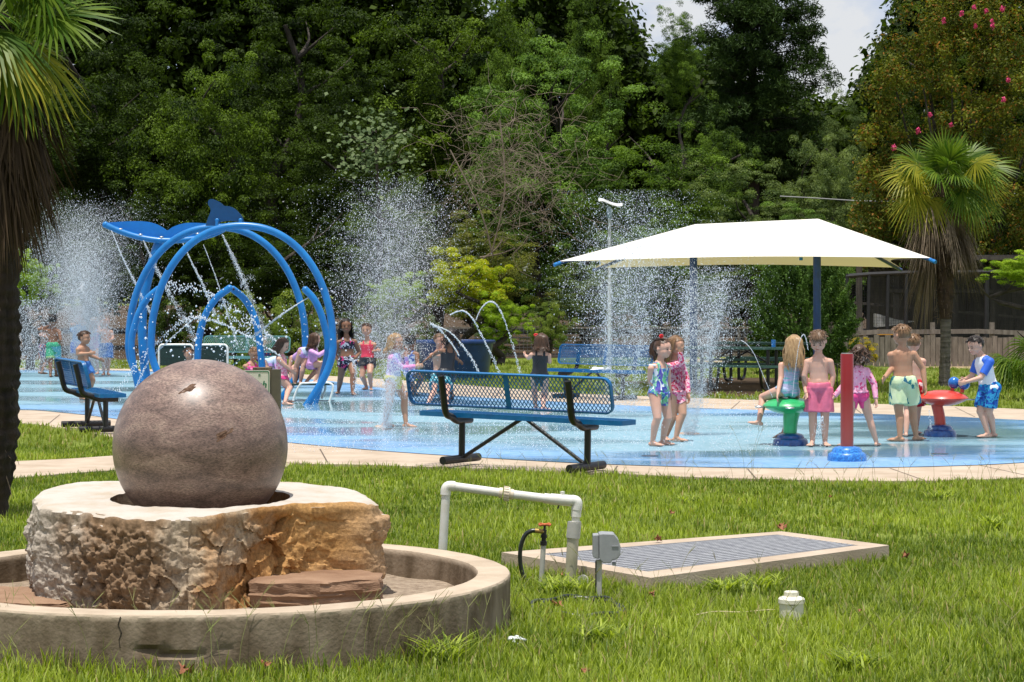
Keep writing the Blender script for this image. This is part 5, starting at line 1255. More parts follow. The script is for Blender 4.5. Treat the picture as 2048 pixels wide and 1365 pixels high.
person('fair boy in red shorts mostly hidden behind the tall tanned boy','fair',160,(1827,686),(1826,714),(1828,772),((1843,776,.0),(1815,775,.1)),((1832,870),(1812,874)),H=1.10,hair=('lbrown','short'),elbows=((1843,745,.0),None),outfit=(('shorts',C_redp,.8,.01),),vox=.007)
person('dark-haired boy in a white shirt with blue sleeves leaning to hold the blue ball eyes','fair',-62,(1951,691),(1964,716),(1978,778),((1932,758,.10),(1934,764,-.14)),((1976,876),(1987,875)),H=1.12,hyaw=-62,hp=18,elbows=((1944,752,.10),(1962,756,-.12)),toes=(-75,-80),hair=('black','short'),outfit=(('tee',C_wht,.010,-.05),('sleeves',C_bl,.013),('shorts',C_bcamo,.80,.006)),vox=N_,hs=1.08)
# rash-guard girl stepping
person('blond girl in a pastel rash guard stepping through a ground jet','mid',72,(792,684),(790,708),(786,757),((832,733,-.02),(812,712,.05)),((770,854),(812,848,0)),H=1.13,hyaw=60,hp=6,elbows=((806,737,-.08),(812,735,.05)),knees=((779,806,-.1),(809,798,.05)),toes=(70,78),hair=('blond','long',.06),outfit=(('rash',C_pl,.006,-.02),('bottom',C_yel,.007)),vox=.006)
person('dark-skinned child in a white and blue swimsuit behind the blond girl','brown',150,(822,684),(822,702),(822,745),((832,742,0),(812,740,.1)),((828,792),(815,794)),H=1.12,hair=('black','short'),outfit=(('suit',C_whb),),vox=.009)
person('shirtless boy in teal shorts with fists raised before the blue tub','fair',20,(879,681),(877,703),(880,752),((889,688,-.13),(903,698,-.05)),((857,812),(893,815)),H=1.12,Y=34.0,hyaw=40,hp=6,elbows=((882,712,-.10),(897,716,.0)),toes=(-20,60),hair=('wet','short'),outfit=(('shorts',C_tealsh,.85,.01),),vox=.007,feetz=0)
person('child in dark swimwear behind the boy with raised fists','brown',200,(902,672),(898,696),(893,748),((916,720,0),(855,718,.1)),((905,800),(885,801)),H=1.2,elbows=((906,712,.0),(870,708,.1)),hair=('black','curly'),outfit=(('suit',C_blk),('shorts',C_blk,.5,.005)),vox=.009)
person('girl in a black cross-back swimsuit with a red bow, seen from behind','fair',178,(1083,682),(1081,703),(1079,752),((1096,722,.12),(1052,712,.16)),((1086,822),(1071,820)),H=1.13,elbows=((1099,724,.02),(1057,716,.10)),hyaw=160,hair=('brown','long',.05),outfit=(('suit',C_blk),('straps',C_blk),('bow',C_bow,(-.33,-.2,.40))),vox=.007,toes=(120,170))
# group by the whale
person('girl with long dark hair in a black and pink two-piece swimsuit','brown',10,(692,652),(693,677),(695,722),((679,728,.0),(711,716,-.03)),((677,788),(705,791)),H=1.24,hair=('black','long',.16),outfit=(('crop',C_bp,.006),('bottom',C_bp,.008),('shorts',C_bp,.30,.004)),vox=.008)
person('girl in a red swim top and black shorts right of the whale hoop','mid',-10,(733,660),(735,683),(735,722),((752,702,-.1),(720,722,0)),((733,780),(742,781)),H=1.16,hair=('brown','short'),outfit=(('suit',C_red,.008),('shorts',C_blk,.40,.012)),vox=.009)
person('small girl in a lilac long-sleeved top squatting and holding the whale hoop','fair',80,(630,678,.1),(627,697,.1),(624,731,.1),((656,699,.0),(640,735,.2)),((630,762,.0),(612,764,.2)),H=1.0,Y=33.0,elbows=((638,711,-.05),None),knees=((647,727,.05),(640,735,.25)),hyaw=110,hair=('brown','long',.09),outfit=(('rash',C_lil,.008,-.2),('bottom',C_lil,.008)),vox=.007)
person('girl in pastel swimsuit bending over on the low white table','fair',188,(588,748,.55),(596,720,.42),(611,705,-.02),((588,762,.1),(582,760,.25)),((601,764,-.05),(590,766,.02)),H=1.08,Y=33.2,hp=60,elbows=((586,735,.2),(580,733,.3)),knees=((607,732,-.06),(593,733,.0)),hair=('brown','short'),outfit=(('suit',C_tie,.007),),vox=.007)
person('dark-haired girl in a pink gingham swimsuit left of the low white table','fair',78,(566,690),(562,711),(564,757),((582,741,-.06),(579,742,.1)),((570,811),(572,806)),H=1.10,Y=32.5,hyaw=72,hp=24,elbows=((570,731,-.10),None),knees=((580,776,-.04),(578,772,.1)),toes=(80,80),hair=('brown','long',.07),outfit=(('suit',C_ging,.006),('bottom',C_hot,.008)),vox=.007)
person('girl in a hot pink swimsuit crouching behind the cream sign','tan',25,(508,708),(503,726),(504,765),((528,738,-.1),(490,762,0)),((508,800,0),(498,800,0)),H=1.05,Y=33.6,hyaw=30,hp=20,knees=((526,733,-.20),(520,740,.0)),hair=('lbrown','pony',.08),outfit=(('suit',C_hotp,.006),),vox=.008)
person('child in a purple tie-dye top bent forward behind the cream sign','fair',95,(560,735,.3),(552,722,.2),(533,728,.1),((560,760,0),(555,760,.2)),((545,795,0),(538,797,.1)),H=1.0,Y=34.3,hp=50,hair=('brown','short'),outfit=(('rash',C_tie,.008,-.2),),vox=.009)
person('child with short dark hair peeking over the top of the stone ball','mid',30,(378,709),(377,728),(378,765),((365,765,0),(392,765,0)),((374,806),(382,806)),H=1.0,hair=('brown','short'),outfit=(('shorts',C_bluef,.7,.01),),vox=.009)
person('boy in navy shorts with an orange band behind the inner rib','brown',165,(517,652),(520,672),(524,702),((516,700,-.1),(534,688,.1)),((530,750),(516,750)),H=1.13,hair=('black','short'),outfit=(('shorts',C_navy,.75,.01),),vox=.009)
# left group
person('shirtless little boy with short brown hair standing beyond the left bench, looking right','tan',62,(169,676),(165,692),(167,731),((178,707,-.12),(197,718,.08)),((163,800),(177,800)),H=1.10,hyaw=70,elbows=((156,709,-.10),(182,712,.05)),hair=('brown','short'),outfit=(('shorts',C_bluef,.6,.008),),vox=.006,hs=1.1)
person('child in dark swim shorts with hands on head at the far left of the pad','brown',150,(93,648),(90,664),(90,695),((98,638,0),(92,675,-.1)),((84,749),(79,748)),H=1.12,elbows=((83,655,0),(80,672,-.05)),hair=('black','short'),outfit=(('shorts',C_navy,.75,.01),),vox=.010)
person('child in green and blue swim shorts standing in the left spray','brown',170,(106,640),(107,657),(107,692),((116,690,0),(92,655,0)),((112,754),(101,755)),H=1.15,hair=('black','short'),outfit=(('shorts',C_gbs,.85,.012),),vox=.010)
person('child in a blue swim shirt with folded arms inside the left water plume','mid',20,(158,640),(156,654),(155,690),((165,649,-.1),(150,650,-.1)),((152,750),(158,750)),H=1.12,elbows=((143,661,0),(168,655,0)),hair=('lbrown','short'),outfit=(('rash',mat('sky_blue',(.08,.30,.62),.6,var=.1),.008,-.2),('shorts',C_bl,.6,.01)),vox=.010)
person('girl in a pink swimsuit nearly hidden in the left water plume','fair',-20,(188,645),(190,660),(191,695),((184,642,-.1),(200,690,0)),((188,748),(196,749)),H=1.12,hair=('blond','short'),outfit=(('suit',C_pl,.006),),vox=.010)
person('boy in blue shorts with raised elbow right of the left plume','fair',10,(212,643),(211,659),(212,693),((206,640,0),(222,680,-.1)),((208,751),(216,751)),H=1.12,elbows=(None,(226,677,0)),hair=('lbrown','short'),outfit=(('shorts',C_bluef,.85,.01),),vox=.010)
# shirt print: small red and blue marks on the chest of the boy with blue sleeves
for o in [o for o in bpy.data.objects if o.get('category')=='person' and 'blue sleeves' in o['label']]:
    pass
# ================================================================ vegetation
def leafmat(name,c1,c2,trans=.3,rough=.6,accent=None,spec=.12):
    m=bpy.data.materials.new(name); m.use_nodes=True; n=m.node_tree; b=n.nodes['Principled BSDF']; out=n.nodes['Material Output']
    b.inputs['Roughness'].default_value=rough; b.inputs['Specular IOR Level'].default_value=spec
    at=n.nodes.new('ShaderNodeAttribute'); at.attribute_name='Col'
    sp=n.nodes.new('ShaderNodeSeparateColor'); n.links.new(at.outputs['Color'],sp.inputs[0])
    mx=n.nodes.new('ShaderNodeMix'); mx.data_type='RGBA'; mx.inputs[6].default_value=(*c1,1); mx.inputs[7].default_value=(*c2,1); n.links.new(sp.outputs[0],mx.inputs['Factor'])
    col=mx.outputs[2]
    if accent:
        gt_=n.nodes.new('ShaderNodeMath'); gt_.operation='GREATER_THAN'; gt_.inputs[1].default_value=1-accent[1]; n.links.new(sp.outputs[1],gt_.inputs[0])
        m2=n.nodes.new('ShaderNodeMix'); m2.data_type='RGBA'; m2.inputs[7].default_value=(*accent[0],1); n.links.new(gt_.outputs[0],m2.inputs['Factor']); n.links.new(col,m2.inputs[6]); col=m2.outputs[2]
    n.links.new(col,b.inputs['Base Color'])
    tr=n.nodes.new('ShaderNodeBsdfTranslucent'); ms=n.nodes.new('ShaderNodeMixShader'); ms.inputs[0].default_value=trans
    br=n.nodes.new('ShaderNodeMix'); br.data_type='RGBA'; br.blend_type='MULTIPLY'; br.inputs['Factor'].default_value=1; br.inputs[7].default_value=(1.6,1.7,.7,1); n.links.new(col,br.inputs[6]); n.links.new(br.outputs[2],tr.inputs['Color'])
    n.links.new(b.outputs[0],ms.inputs[1]); n.links.new(tr.outputs[0],ms.inputs[2]); n.links.new(ms.outputs[0],out.inputs[0])
    return m
def leaves(C,Nrm,size,aspect,rg,jit=.8,colbase=None):
    """rhombus leaf quads at centres C with preferred normals Nrm"""
    n=len(C); N=Nrm+rg.normal(0,jit,(n,3)); N/=np.linalg.norm(N,axis=1)[:,None]+1e-9
    A=rg.normal(0,1,(n,3)); A-=N*np.sum(A*N,1)[:,None]; A/=np.linalg.norm(A,axis=1)[:,None]+1e-9
    B=np.cross(N,A); sz=size*rg.uniform(.6,1.35,n)[:,None]
    V=np.empty((n,4,3)); V[:,0]=C-A*sz*.5; V[:,1]=C+B*sz*aspect*.5-A*sz*.05; V[:,2]=C+A*sz*.5-np.array([0,0,1])*sz*.12; V[:,3]=C-B*sz*aspect*.5-A*sz*.05
    Fc=np.arange(n*4).reshape(n,4)
    c=rg.uniform(0,1,(n,3))
    if colbase is not None: c[:,0]=np.clip(colbase+rg.normal(0,.22,n),0,1)
    return V.reshape(-1,3),Fc,np.repeat(c,4,axis=0)
def crown(name,seed,rx,rz,ncl,nlf,lsize,cr=(.45,.85),shell=.45,aspect=.6,flat=.75,boxy=0.0,half=False,topbias=0.0):
    rg=np.random.default_rng(seed)
    d=rg.normal(0,1,(ncl*3,3)); d/=np.linalg.norm(d,axis=1)[:,None]
    if half: d=d[d[:,1]<.35]
    d=d[:ncl]; n=len(d)
    lob=1+.22*np.sin(d[:,0]*5+seed)+.18*np.sin(d[:,2]*6+d[:,1]*4+seed*2)
    if boxy: d=d/np.max(np.abs(d),axis=1)[:,None]**boxy
    r=rg.uniform(0,1,n)**shell
    C=d*r[:,None]*lob[:,None]*np.array([rx,rx,rz])
    cs=rg.uniform(*cr,n); cb=np.clip(rg.normal(.45,.25,n),0,1)
    q=rg.normal(0,1,(n,nlf,3)); q/=np.linalg.norm(q,axis=2)[:,:,None]; q[:,:,2]=np.where(rg.uniform(0,1,(n,nlf))<.7,np.abs(q[:,:,2]),q[:,:,2])
    rr=rg.uniform(.25,1,(n,nlf))**.5
    L=C[:,None,:]+q*rr[:,:,None]*cs[:,None,None]*np.array([1,1,flat])
    Nn=q*1.0+np.array([0,0,.8]); 
    V,Fc,c=leaves(L.reshape(-1,3),Nn.reshape(-1,3),lsize,aspect,rg,.55,np.repeat(cb,nlf))
    return V,Fc,c,C
def needles(name,seed,rx,rz,ncl,nlf,ln):
    return crown(name,seed,rx,rz,ncl,nlf,ln,cr=(.5,1.0),aspect=.22,flat=.45,shell=.6)
protos={}
def proto(k,*a,**kw):
    V,Fc,c,C=crown(k,*a,**kw); protos[k]=(arrmesh(k,V,Fc,c),C)
proto('a',1,4.0,5.2,300,250,.115,cr=(.35,.85))
proto('b',2,4.0,5.2,280,260,.11,cr=(.35,.85))
proto('c',3,3.6,4.2,260,240,.10,cr=(.3,.7))
proto('d',4,4.2,5.5,330,220,.11,cr=(.3,.7),flat=.6)
proto('shrub',5,1.0,.8,60,240,.055,cr=(.15,.3),shell=.35)
proto('pine',6,3.3,4.4,75,420,.26,cr=(.45,.95),aspect=.14,flat=.42,shell=.55)
m_bark=mat('bark',(.022,.016,.012),.95,scale=4,color2=(.06,.048,.038),bump=.6,bscale=20,stretch=(2,2,.5))
LM={}
def lm(k,*a,**kw): LM[k]=leafmat(k,*a,**kw)
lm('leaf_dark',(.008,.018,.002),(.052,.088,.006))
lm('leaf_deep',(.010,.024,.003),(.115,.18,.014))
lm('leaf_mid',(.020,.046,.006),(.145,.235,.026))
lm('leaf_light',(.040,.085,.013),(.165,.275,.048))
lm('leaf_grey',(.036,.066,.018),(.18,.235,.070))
lm('leaf_pine',(.012,.030,.006),(.050,.088,.018),trans=.12)
lm('leaf_myrtle',(.05,.065,.008),(.165,.18,.022),accent=((.24,.11,.02),.12))
lm('leaf_yellow',(.19,.26,.012),(.44,.46,.02),trans=.4,accent=((.42,.33,.02),.12))
lm('leaf_lime',(.14,.23,.015),(.34,.45,.04),trans=.4)
lm('leaf_juniper',(.03,.065,.015),(.10,.18,.035),trans=.2)
lm('leaf_boxwood',(.07,.12,.015),(.22,.27,.05))
lm('leaf_vine',(.07,.09,.018),(.24,.25,.05))
lm('leaf_croton',(.30,.22,.01),(.60,.42,.02),accent=((.10,.14,.02),.3))
def crownobj(pk,m,parent,loc,sc,rot):
    me=protos[pk][0]
    if len(me.materials)==0: me.materials.append(LM[m])
    o=bpy.data.objects.new('crown',me); COL.objects.link(o); o.parent=parent; o.location=loc; o.scale=sc; o.rotation_euler=(0,0,rot)
    o.material_slots[0].link='OBJECT'; o.material_slots[0].material=LM[m]; return o
def trunkgeo(h,r,sd,branches,top):
    rg=random.Random(sd); g=Geo(); pts=[np.array([rg.uniform(-.15,.15)*k,rg.uniform(-.15,.15)*k,h*k/6.]) for k in range(7)]; pts[0][:]=0
    pts=catmull(pts,3); g.tube(pts,[r*(1-.75*i/len(pts)) for i in range(len(pts))],10)
    for k in range(branches):
        i=rg.randint(len(pts)//4,len(pts)-2); p=pts[i]; a=rg.uniform(0,6.28); L=top*rg.uniform(.5,1.0)
        q=p+np.array([math.cos(a)*L*.5,math.sin(a)*L*.5,L*.35]); e=q+np.array([math.cos(a+.5)*L*.4,math.sin(a+.5)*L*.4,L*.35])
        g.tube(catmull([p,q,e],4),[r*.28*(1-.85*j/8) for j in range(9)],7)
    return g
KIND={'tree':('tree',)}
def tree(px,ytop,hw,Y,pk,m,label,rot=None,zbot=None,name='broadleaf_tree',group=None):
    """px centre, ytop pixel of the crown top, hw half width px, Y distance"""
    s=F/Y; x=(px-1024)/s; zt=CH-(ytop-HZ)/s; rx=hw/s
    V=protos[pk][1]; R=np.abs(V[:,0]).max()*1.12; RZ=np.abs(V[:,2]).max()*1.08
    zb=(zbot if zbot is not None else .4); cz=(zt+zb)/2; rz=(zt-zb)/2
    rt=root(name,(x,Y,0),label,'tree',group)
    g=trunkgeo(zt*.75,max(.10,rx*.06),int(px*3+Y),7,rx*.6); build(g,'trunk',m_bark,rt,60,local=True)
    crownobj(pk,m,rt,(0,0,cz),(rx/R,rx/R,rz/RZ),rot if rot is not None else (px*.37+Y)%6.28)
    return rt
T=tree; grp=None
# front wall of trees (left dark to right lighter)
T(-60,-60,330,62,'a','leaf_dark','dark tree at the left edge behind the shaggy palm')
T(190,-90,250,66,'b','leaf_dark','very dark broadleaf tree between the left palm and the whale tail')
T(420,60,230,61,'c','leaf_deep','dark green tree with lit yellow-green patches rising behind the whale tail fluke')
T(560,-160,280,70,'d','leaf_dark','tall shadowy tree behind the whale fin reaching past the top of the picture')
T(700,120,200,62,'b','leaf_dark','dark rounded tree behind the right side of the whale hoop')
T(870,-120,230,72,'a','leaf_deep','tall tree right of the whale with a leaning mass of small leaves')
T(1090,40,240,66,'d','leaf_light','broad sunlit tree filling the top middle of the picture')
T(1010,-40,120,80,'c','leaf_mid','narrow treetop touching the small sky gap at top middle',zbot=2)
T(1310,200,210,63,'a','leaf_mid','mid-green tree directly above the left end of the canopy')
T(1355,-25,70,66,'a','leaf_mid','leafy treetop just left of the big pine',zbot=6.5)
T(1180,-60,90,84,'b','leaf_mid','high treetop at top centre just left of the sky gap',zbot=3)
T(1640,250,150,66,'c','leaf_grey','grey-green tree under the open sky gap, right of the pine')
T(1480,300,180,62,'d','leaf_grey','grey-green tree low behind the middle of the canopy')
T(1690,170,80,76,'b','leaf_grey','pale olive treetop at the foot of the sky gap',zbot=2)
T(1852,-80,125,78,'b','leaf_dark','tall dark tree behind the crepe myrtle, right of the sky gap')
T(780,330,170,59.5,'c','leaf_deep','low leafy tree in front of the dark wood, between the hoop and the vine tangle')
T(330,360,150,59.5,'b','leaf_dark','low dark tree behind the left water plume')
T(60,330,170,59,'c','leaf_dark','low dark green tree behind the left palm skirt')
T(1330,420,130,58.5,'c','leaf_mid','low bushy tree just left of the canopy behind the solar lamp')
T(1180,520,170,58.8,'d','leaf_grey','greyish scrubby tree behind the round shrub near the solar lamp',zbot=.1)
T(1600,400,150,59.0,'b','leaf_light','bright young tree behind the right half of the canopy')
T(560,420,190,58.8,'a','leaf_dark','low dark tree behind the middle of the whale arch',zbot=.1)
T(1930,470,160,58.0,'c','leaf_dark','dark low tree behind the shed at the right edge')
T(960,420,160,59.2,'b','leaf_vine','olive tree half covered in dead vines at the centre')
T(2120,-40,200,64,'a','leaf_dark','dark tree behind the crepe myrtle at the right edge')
T(1430,180,90,69,'a','leaf_mid','dense green tree in front of the lower pine',zbot=1)
# large-leaved branch patch
# pine
Yp_=84; s=F/Yp_; rt=root('pine_tree',((1503-1024)/s,Yp_,0),'tall dark pine standing against the sky above the canopy','tree')
g=Geo(); g.tube([(0,0,0),(.1,0,6),(0,.1,13.5)],[.24,.20,.07],12)
rgp=random.Random(3); pc=[]
V_,F_,C_L=[],[],[]; off=0
rgn=np.random.default_rng(33)
for k in range(120):
    z=5.6+9.2*(k/120)+rgp.uniform(-.15,.15); L=(2.75*(1-((z-6.6)/10.5)**2)**.5 if z>6.6 else 2.0+.5*(z-5.2))*rgp.uniform(.65,1.05); a=rgp.uniform(0,6.28)
    e=np.array([math.cos(a)*L,math.sin(a)*L,z+L*rgp.uniform(-.05,.28)]); mid=np.array([math.cos(a)*L*.5,math.sin(a)*L*.5,z+.02*L])
    g.tube(catmull([(0,0,z-.1),mid,e],4),[.05*(1-.8*j/8) for j in range(9)],6)
    for t in (.35,.55,.75,.9,1.0):
        for _ in range(1): pc.append((np.array([0,0,z])*(1-t)+e*t)+rgn.normal(0,.22,3)*[1,1,.35])
build(g,'trunk',m_bark,rt,60,local=True)
pc=np.array(pc); n=len(pc); nl=190
q=rgn.normal(0,1,(n,nl,3)); q/=np.linalg.norm(q,axis=2)[:,:,None]; L=pc[:,None]+q*rgn.uniform(.2,1,(n,nl,1))**.5*np.array([.46,.46,.36])*rgn.uniform(.7,1.2,(n,1,1))
V,Fc,c=leaves(L.reshape(-1,3),np.cross(q.reshape(-1,3),rgn.normal(0,1,(n*nl,3))),.20,.2,rgn,.2)
link('crown',arrmesh('pine_crown',V,Fc,c),LM['leaf_pine'],rt,local=True)
# far woods as a mass
rg=np.random.default_rng(9)
def woods(n,Y0,Y1,topf,label,m,name,dens=26,ls=.3):
    X=rg.uniform(-30,30,n); Y=rg.uniform(Y0,Y1,n); px=1024+X*F/Y; yt=np.interp(px,*topf); zt=CH-(yt-HZ)*Y/F; Z=zt*rg.uniform(.02,1,n)**.65
    C=np.stack([X,Y,Z],1); q=rg.normal(0,1,(n,dens,3)); q/=np.linalg.norm(q,axis=2)[:,:,None]
    L=C[:,None]+q*rg.uniform(.4,1.1,(n,1,1))*rg.uniform(.3,1,(n,dens,1)); V,Fc,c=leaves(L.reshape(-1,3),(q+[0,0,.7]).reshape(-1,3),ls,.7,rg,.5,np.repeat(rg.uniform(0,.9,n),dens))
    o=link(name,arrmesh(name,V,Fc,c),LM[m]); tag(o,label,'woods',None,'stuff')
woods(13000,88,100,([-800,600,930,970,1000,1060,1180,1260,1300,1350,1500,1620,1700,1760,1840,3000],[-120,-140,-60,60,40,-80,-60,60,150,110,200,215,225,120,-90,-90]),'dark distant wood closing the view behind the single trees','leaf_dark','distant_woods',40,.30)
# shrubs
def shrub(px,y0,y1,hw,Y,m,label,name='round_shrub',pk='shrub',group=None,dx=0):
    s=F/Y; x=(px-1024)/s; zt=CH-(y0-HZ)/s; zb=max(0.0,CH-(y1-HZ)/s); rt=root(name,(x,Y,0),label,'shrub',group)
    V=protos[pk][1]; R=np.abs(V[:,0]).max()*1.15; RZ=np.abs(V[:,2]).max()*1.1
    g=Geo(); rr=random.Random(int(px))
    for k in range(5):
        a=rr.uniform(0,6.28); g.tube(catmull([(0,0,0),(math.cos(a)*.1,math.sin(a)*.1,zt*.4),(math.cos(a)*hw/s*.5,math.sin(a)*hw/s*.5,zt*.8)],3),[.03,.028,.026,.024,.02,.018,.012],6)
    build(g,'stem',m_bark,rt,60,local=True)
    crownobj(pk,m,rt,(0,0,(zt+zb)/2),(hw/s/R,hw/s/R,(zt-zb)/2/RZ),(px*.7)%6.28); return rt
SH=shrub
SH(470,585,760,75,50,'leaf_boxwood','rounded clipped shrub seen through the left part of the whale arch')
SH(592,583,745,68,49,'leaf_boxwood','rounded clipped shrub seen through the right part of the whale arch')
SH(740,600,720,60,50,'leaf_grey','dull round shrub behind the middle water plume')
SH(855,632,715,34,50,'leaf_grey','small grey-green round shrub just above the blue tub')
SH(1098,608,700,42,53,'leaf_boxwood','dense round shrub left of the solar lamp')
SH(1722,676,730,36,47.5,'leaf_croton','bright yellow-leaved shrub in front of the board fence')
SH(350,600,740,60,51,'leaf_dark','dark shrub behind the left legs of the whale')
SH(985,655,735,48,52,'leaf_mid','dark low bush at the wire fence behind the water arcs')
SH(1560,715,735,20,47,'leaf_lime','little green weed clump beside the yellow shrub')
proto('ymaple',15,2.0,1.7,130,260,.085,cr=(.2,.45),shell=.45)
def small(px,y0,y1,hw,Y,m,label,tb=None):
    rt=tree(px,y0,hw,Y,'ymaple',m,label,zbot=CH-(y1-HZ)*Y/F,name='small_tree'); return rt
small(930,498,640,112,51,'leaf_yellow','bright yellow-green small tree in the sun left of the centre behind the water arcs')
small(800,545,640,80,52,'leaf_lime','soft lime-green small tree veiled by the middle water plume')
small(1000,585,690,75,50.5,'leaf_lime','fresh green bushy tree leaning over the wire fence behind the tall water arc')
small(60,500,620,62,47,'leaf_lime','sunlit lime-green small tree beside the left palm trunk')
small(2045,500,585,88,44,'leaf_lime','bright lime-leaved tree reaching in from the right edge beside the palm')
# juniper: upright feathery tufts
def juniper(px,y0,y1,hw,Y):
    s=F/Y; x=(px-1024)/s; H=CH-(y0-HZ)/s; W=hw/s; rt=root('juniper_bush',(x,Y,0),'large feathery dark green juniper bush under the right half of the canopy','bush')
    rg=np.random.default_rng(77); n=420; Z=rg.uniform(.05,1,n); rad=W*np.sqrt(np.clip(1-((Z-.35)/.68)**2,.02,1))*rg.uniform(.35,1,n)**.6; a=rg.uniform(0,6.28,n)
    C=np.stack([rad*np.cos(a),rad*np.sin(a),Z*H*.93],1)
    up=np.stack([np.cos(a)*.5,np.sin(a)*.5,np.full(n,1.)],1); up/=np.linalg.norm(up,axis=1)[:,None]
    m_=130; t=rg.uniform(0,1,(n,m_,1)); L=C[:,None]+up[:,None]*(t*.42)+rg.normal(0,.055,(n,m_,3))*(1.15-t)
    V,Fc,c=leaves(L.reshape(-1,3),rg.normal(0,1,(n*m_,3)),.07,.35,rg,.3,np.repeat(rg.uniform(0,1,n),m_)); link('foliage',arrmesh('juniper',V,Fc,c),LM['leaf_juniper'],rt,local=True)
    g=Geo(); 
    for k in range(6): a_=k*1.1; g.tube([(0,0,0),(math.cos(a_)*W*.3,math.sin(a_)*W*.3,H*.5)],[.05,.03],6)
    build(g,'stem',m_bark,rt,60,local=True)
juniper(1606,522,742,98,45)
# crepe myrtle
def myrtle():
    Y=56; s=F/Y; x=(1935-1024)/s; rt=root('crepe_myrtle',(x,Y,0),'big olive and rust-leaved crepe myrtle with pink flower sprays at upper right','tree')
    rg=np.random.default_rng(5)
    cl=[]
    for (px,py,r) in [(1800,150,55),(1770,240,50),(1750,330,45),(1790,400,60),(1830,90,60),(1880,60,60),(1930,30,60),(1990,30,70),(2060,60,80),(1860,170,80),(1930,140,80),(2000,130,80),(2080,180,90),(1850,280,80),(1930,260,90),(2010,250,90),(1840,380,80),(1920,370,90),(2010,380,90),(2080,320,90),(1890,460,70),(1980,470,80),(2060,460,80),(1760,440,40),(1980,200,80),(1740,490,35),(2140,100,90),(2140,300,90),(2140,450,90),(1900,-20,60),(2000,-40,80),(2100,-20,80)]:
        for k in range(15):
            d=rg.normal(0,.55,3)*r/s; cl.append(np.array([(px-1935)/s,0,CH-(py-HZ)/s])+d*[1,1.5,1])
    cl=np.array(cl); n=len(cl); nl=150; q=rg.normal(0,1,(n,nl,3)); q/=np.linalg.norm(q,axis=2)[:,:,None]; L=cl[:,None]+q*rg.uniform(.2,1,(n,nl,1))*rg.uniform(.2,.45,(n,1,1))
    V,Fc,c=leaves(L.reshape(-1,3),(q+[0,0,.6]).reshape(-1,3),.085,.55,rg,.6,np.repeat(rg.uniform(0,1,n),nl)); link('crown',arrmesh('myrtle_crown',V,Fc,c),LM['leaf_myrtle'],rt,local=True)
    g=Geo(); rr=random.Random(4)
    for k in range(9):
        a=rr.uniform(-1,1); pts=[(rr.uniform(-.25,.25),0,0),(a*.5,rr.uniform(-.3,.3),2),(a*1.3,rr.uniform(-.5,.5),4),(a*2.2,rr.uniform(-.5,.5),6.6)]; g.tube(catmull(pts,4),[.07*(1-.06*i) for i in range(13)],7)
    build(g,'trunk',m_bark,rt,60,local=True)
    m_fl=mat('pink_blossom',(.55,.02,.13),.8,scale=90,color2=(.75,.09,.25))
    for px,py in [(1972,22),(1985,52),(1951,52),(1948,15),(1923,28),(1984,42),(1860,230),(1902,250),(1788,295),(1836,262),(2016,160),(2005,18),(2007,200),(1888,42)]:
        cq=np.array([(px-1935)/s*.955,-2.4,CH-(py-HZ)/(F/53.6)-0]); n=60; q=rg.normal(0,1,(n,3)); q/=np.linalg.norm(q,axis=1)[:,None]; L=cq+q*rg.uniform(.2,1,(n,1))*[.05,.04,.07]*rg.uniform(.8,1.4)
        cq[0]=(px-1024)/(F/53.6)-x; L[:,0]+=cq[0]-(px-1935)/s*.955
        V,Fc,c=leaves(L,q,.05,.9,rg,.4); link('blossom',arrmesh('blossom',V,Fc),m_fl,rt,local=True)
myrtle()
# dead vine tangle
rr=random.Random(12); g=Geo()
for k in range(330):
    px=rr.gauss(1020,62); py=rr.triangular(170,520,340); Y=56.6+rr.uniform(-.9,1.2); p=P(px,py,Y); pts=[p]; d=np.array([rr.uniform(-1,1),rr.uniform(-.3,.3),rr.uniform(-.6,1.4)])
    for i in range(6): d=nrm(d+np.array([rr.gauss(0,.5),rr.gauss(0,.3),rr.gauss(-.12,.5)])); pts.append(pts[-1]+d*rr.uniform(.12,.34))
    g.tube(catmull(pts,3),rr.uniform(.0025,.0055),4,cap=False)
for (a,b_,c_) in (((955,525),(990,500),(1005,480)),((960,515),(1000,508),(1030,497)),((900,300),(960,420),(985,510)),((1000,240),(1010,380),(985,500))):
    g.tube(catmull([P(*a,56.4),P(*b_,56.4),P(*c_,56.4)],5),.022,6)
solo(g,'dead_vines',mat('dry_vine',(.13,.095,.07),.9,scale=2,color2=(.27,.21,.165)),P(1010,700,57.6)*[1,1,0],'tangle of bare grey-brown dead vines hanging in the trees at the centre','vines',kind='stuff')
# large pale leaves branch
rg=np.random.default_rng(8); n=420; C=np.stack([rg.normal(750,38,n),rg.normal(300,42,n)],1); W=np.array([P(a,b_,57.4+rg.uniform(-.5,.5)) for a,b_ in C]); W0=P(750,300,57.4)*[1,1,0]
V,Fc,c=leaves(W-W0,np.tile([0,-.8,1.],(n,1)),.14,.75,rg,.4); rt=root('young_tree',W0,'slender tree with large pale leaves above the middle water plume','tree'); link('leaves',arrmesh('big_leaves',V,Fc,c),leafmat('leaf_pale',(.06,.10,.035),(.17,.22,.10)),rt,local=True)
g=Geo(); g.tube([(0,.6,0),(.1,.5,3),(0,.3,5.4)],[.09,.07,.03],8)
for k in range(14): z=3.6+k*.14; a=k*2.4; g.tube([(.05,.4,z),(math.cos(a)*.9,math.sin(a)*.4,z+.35)],[.02,.006],5)
build(g,'trunk',m_bark,rt,60,local=True)

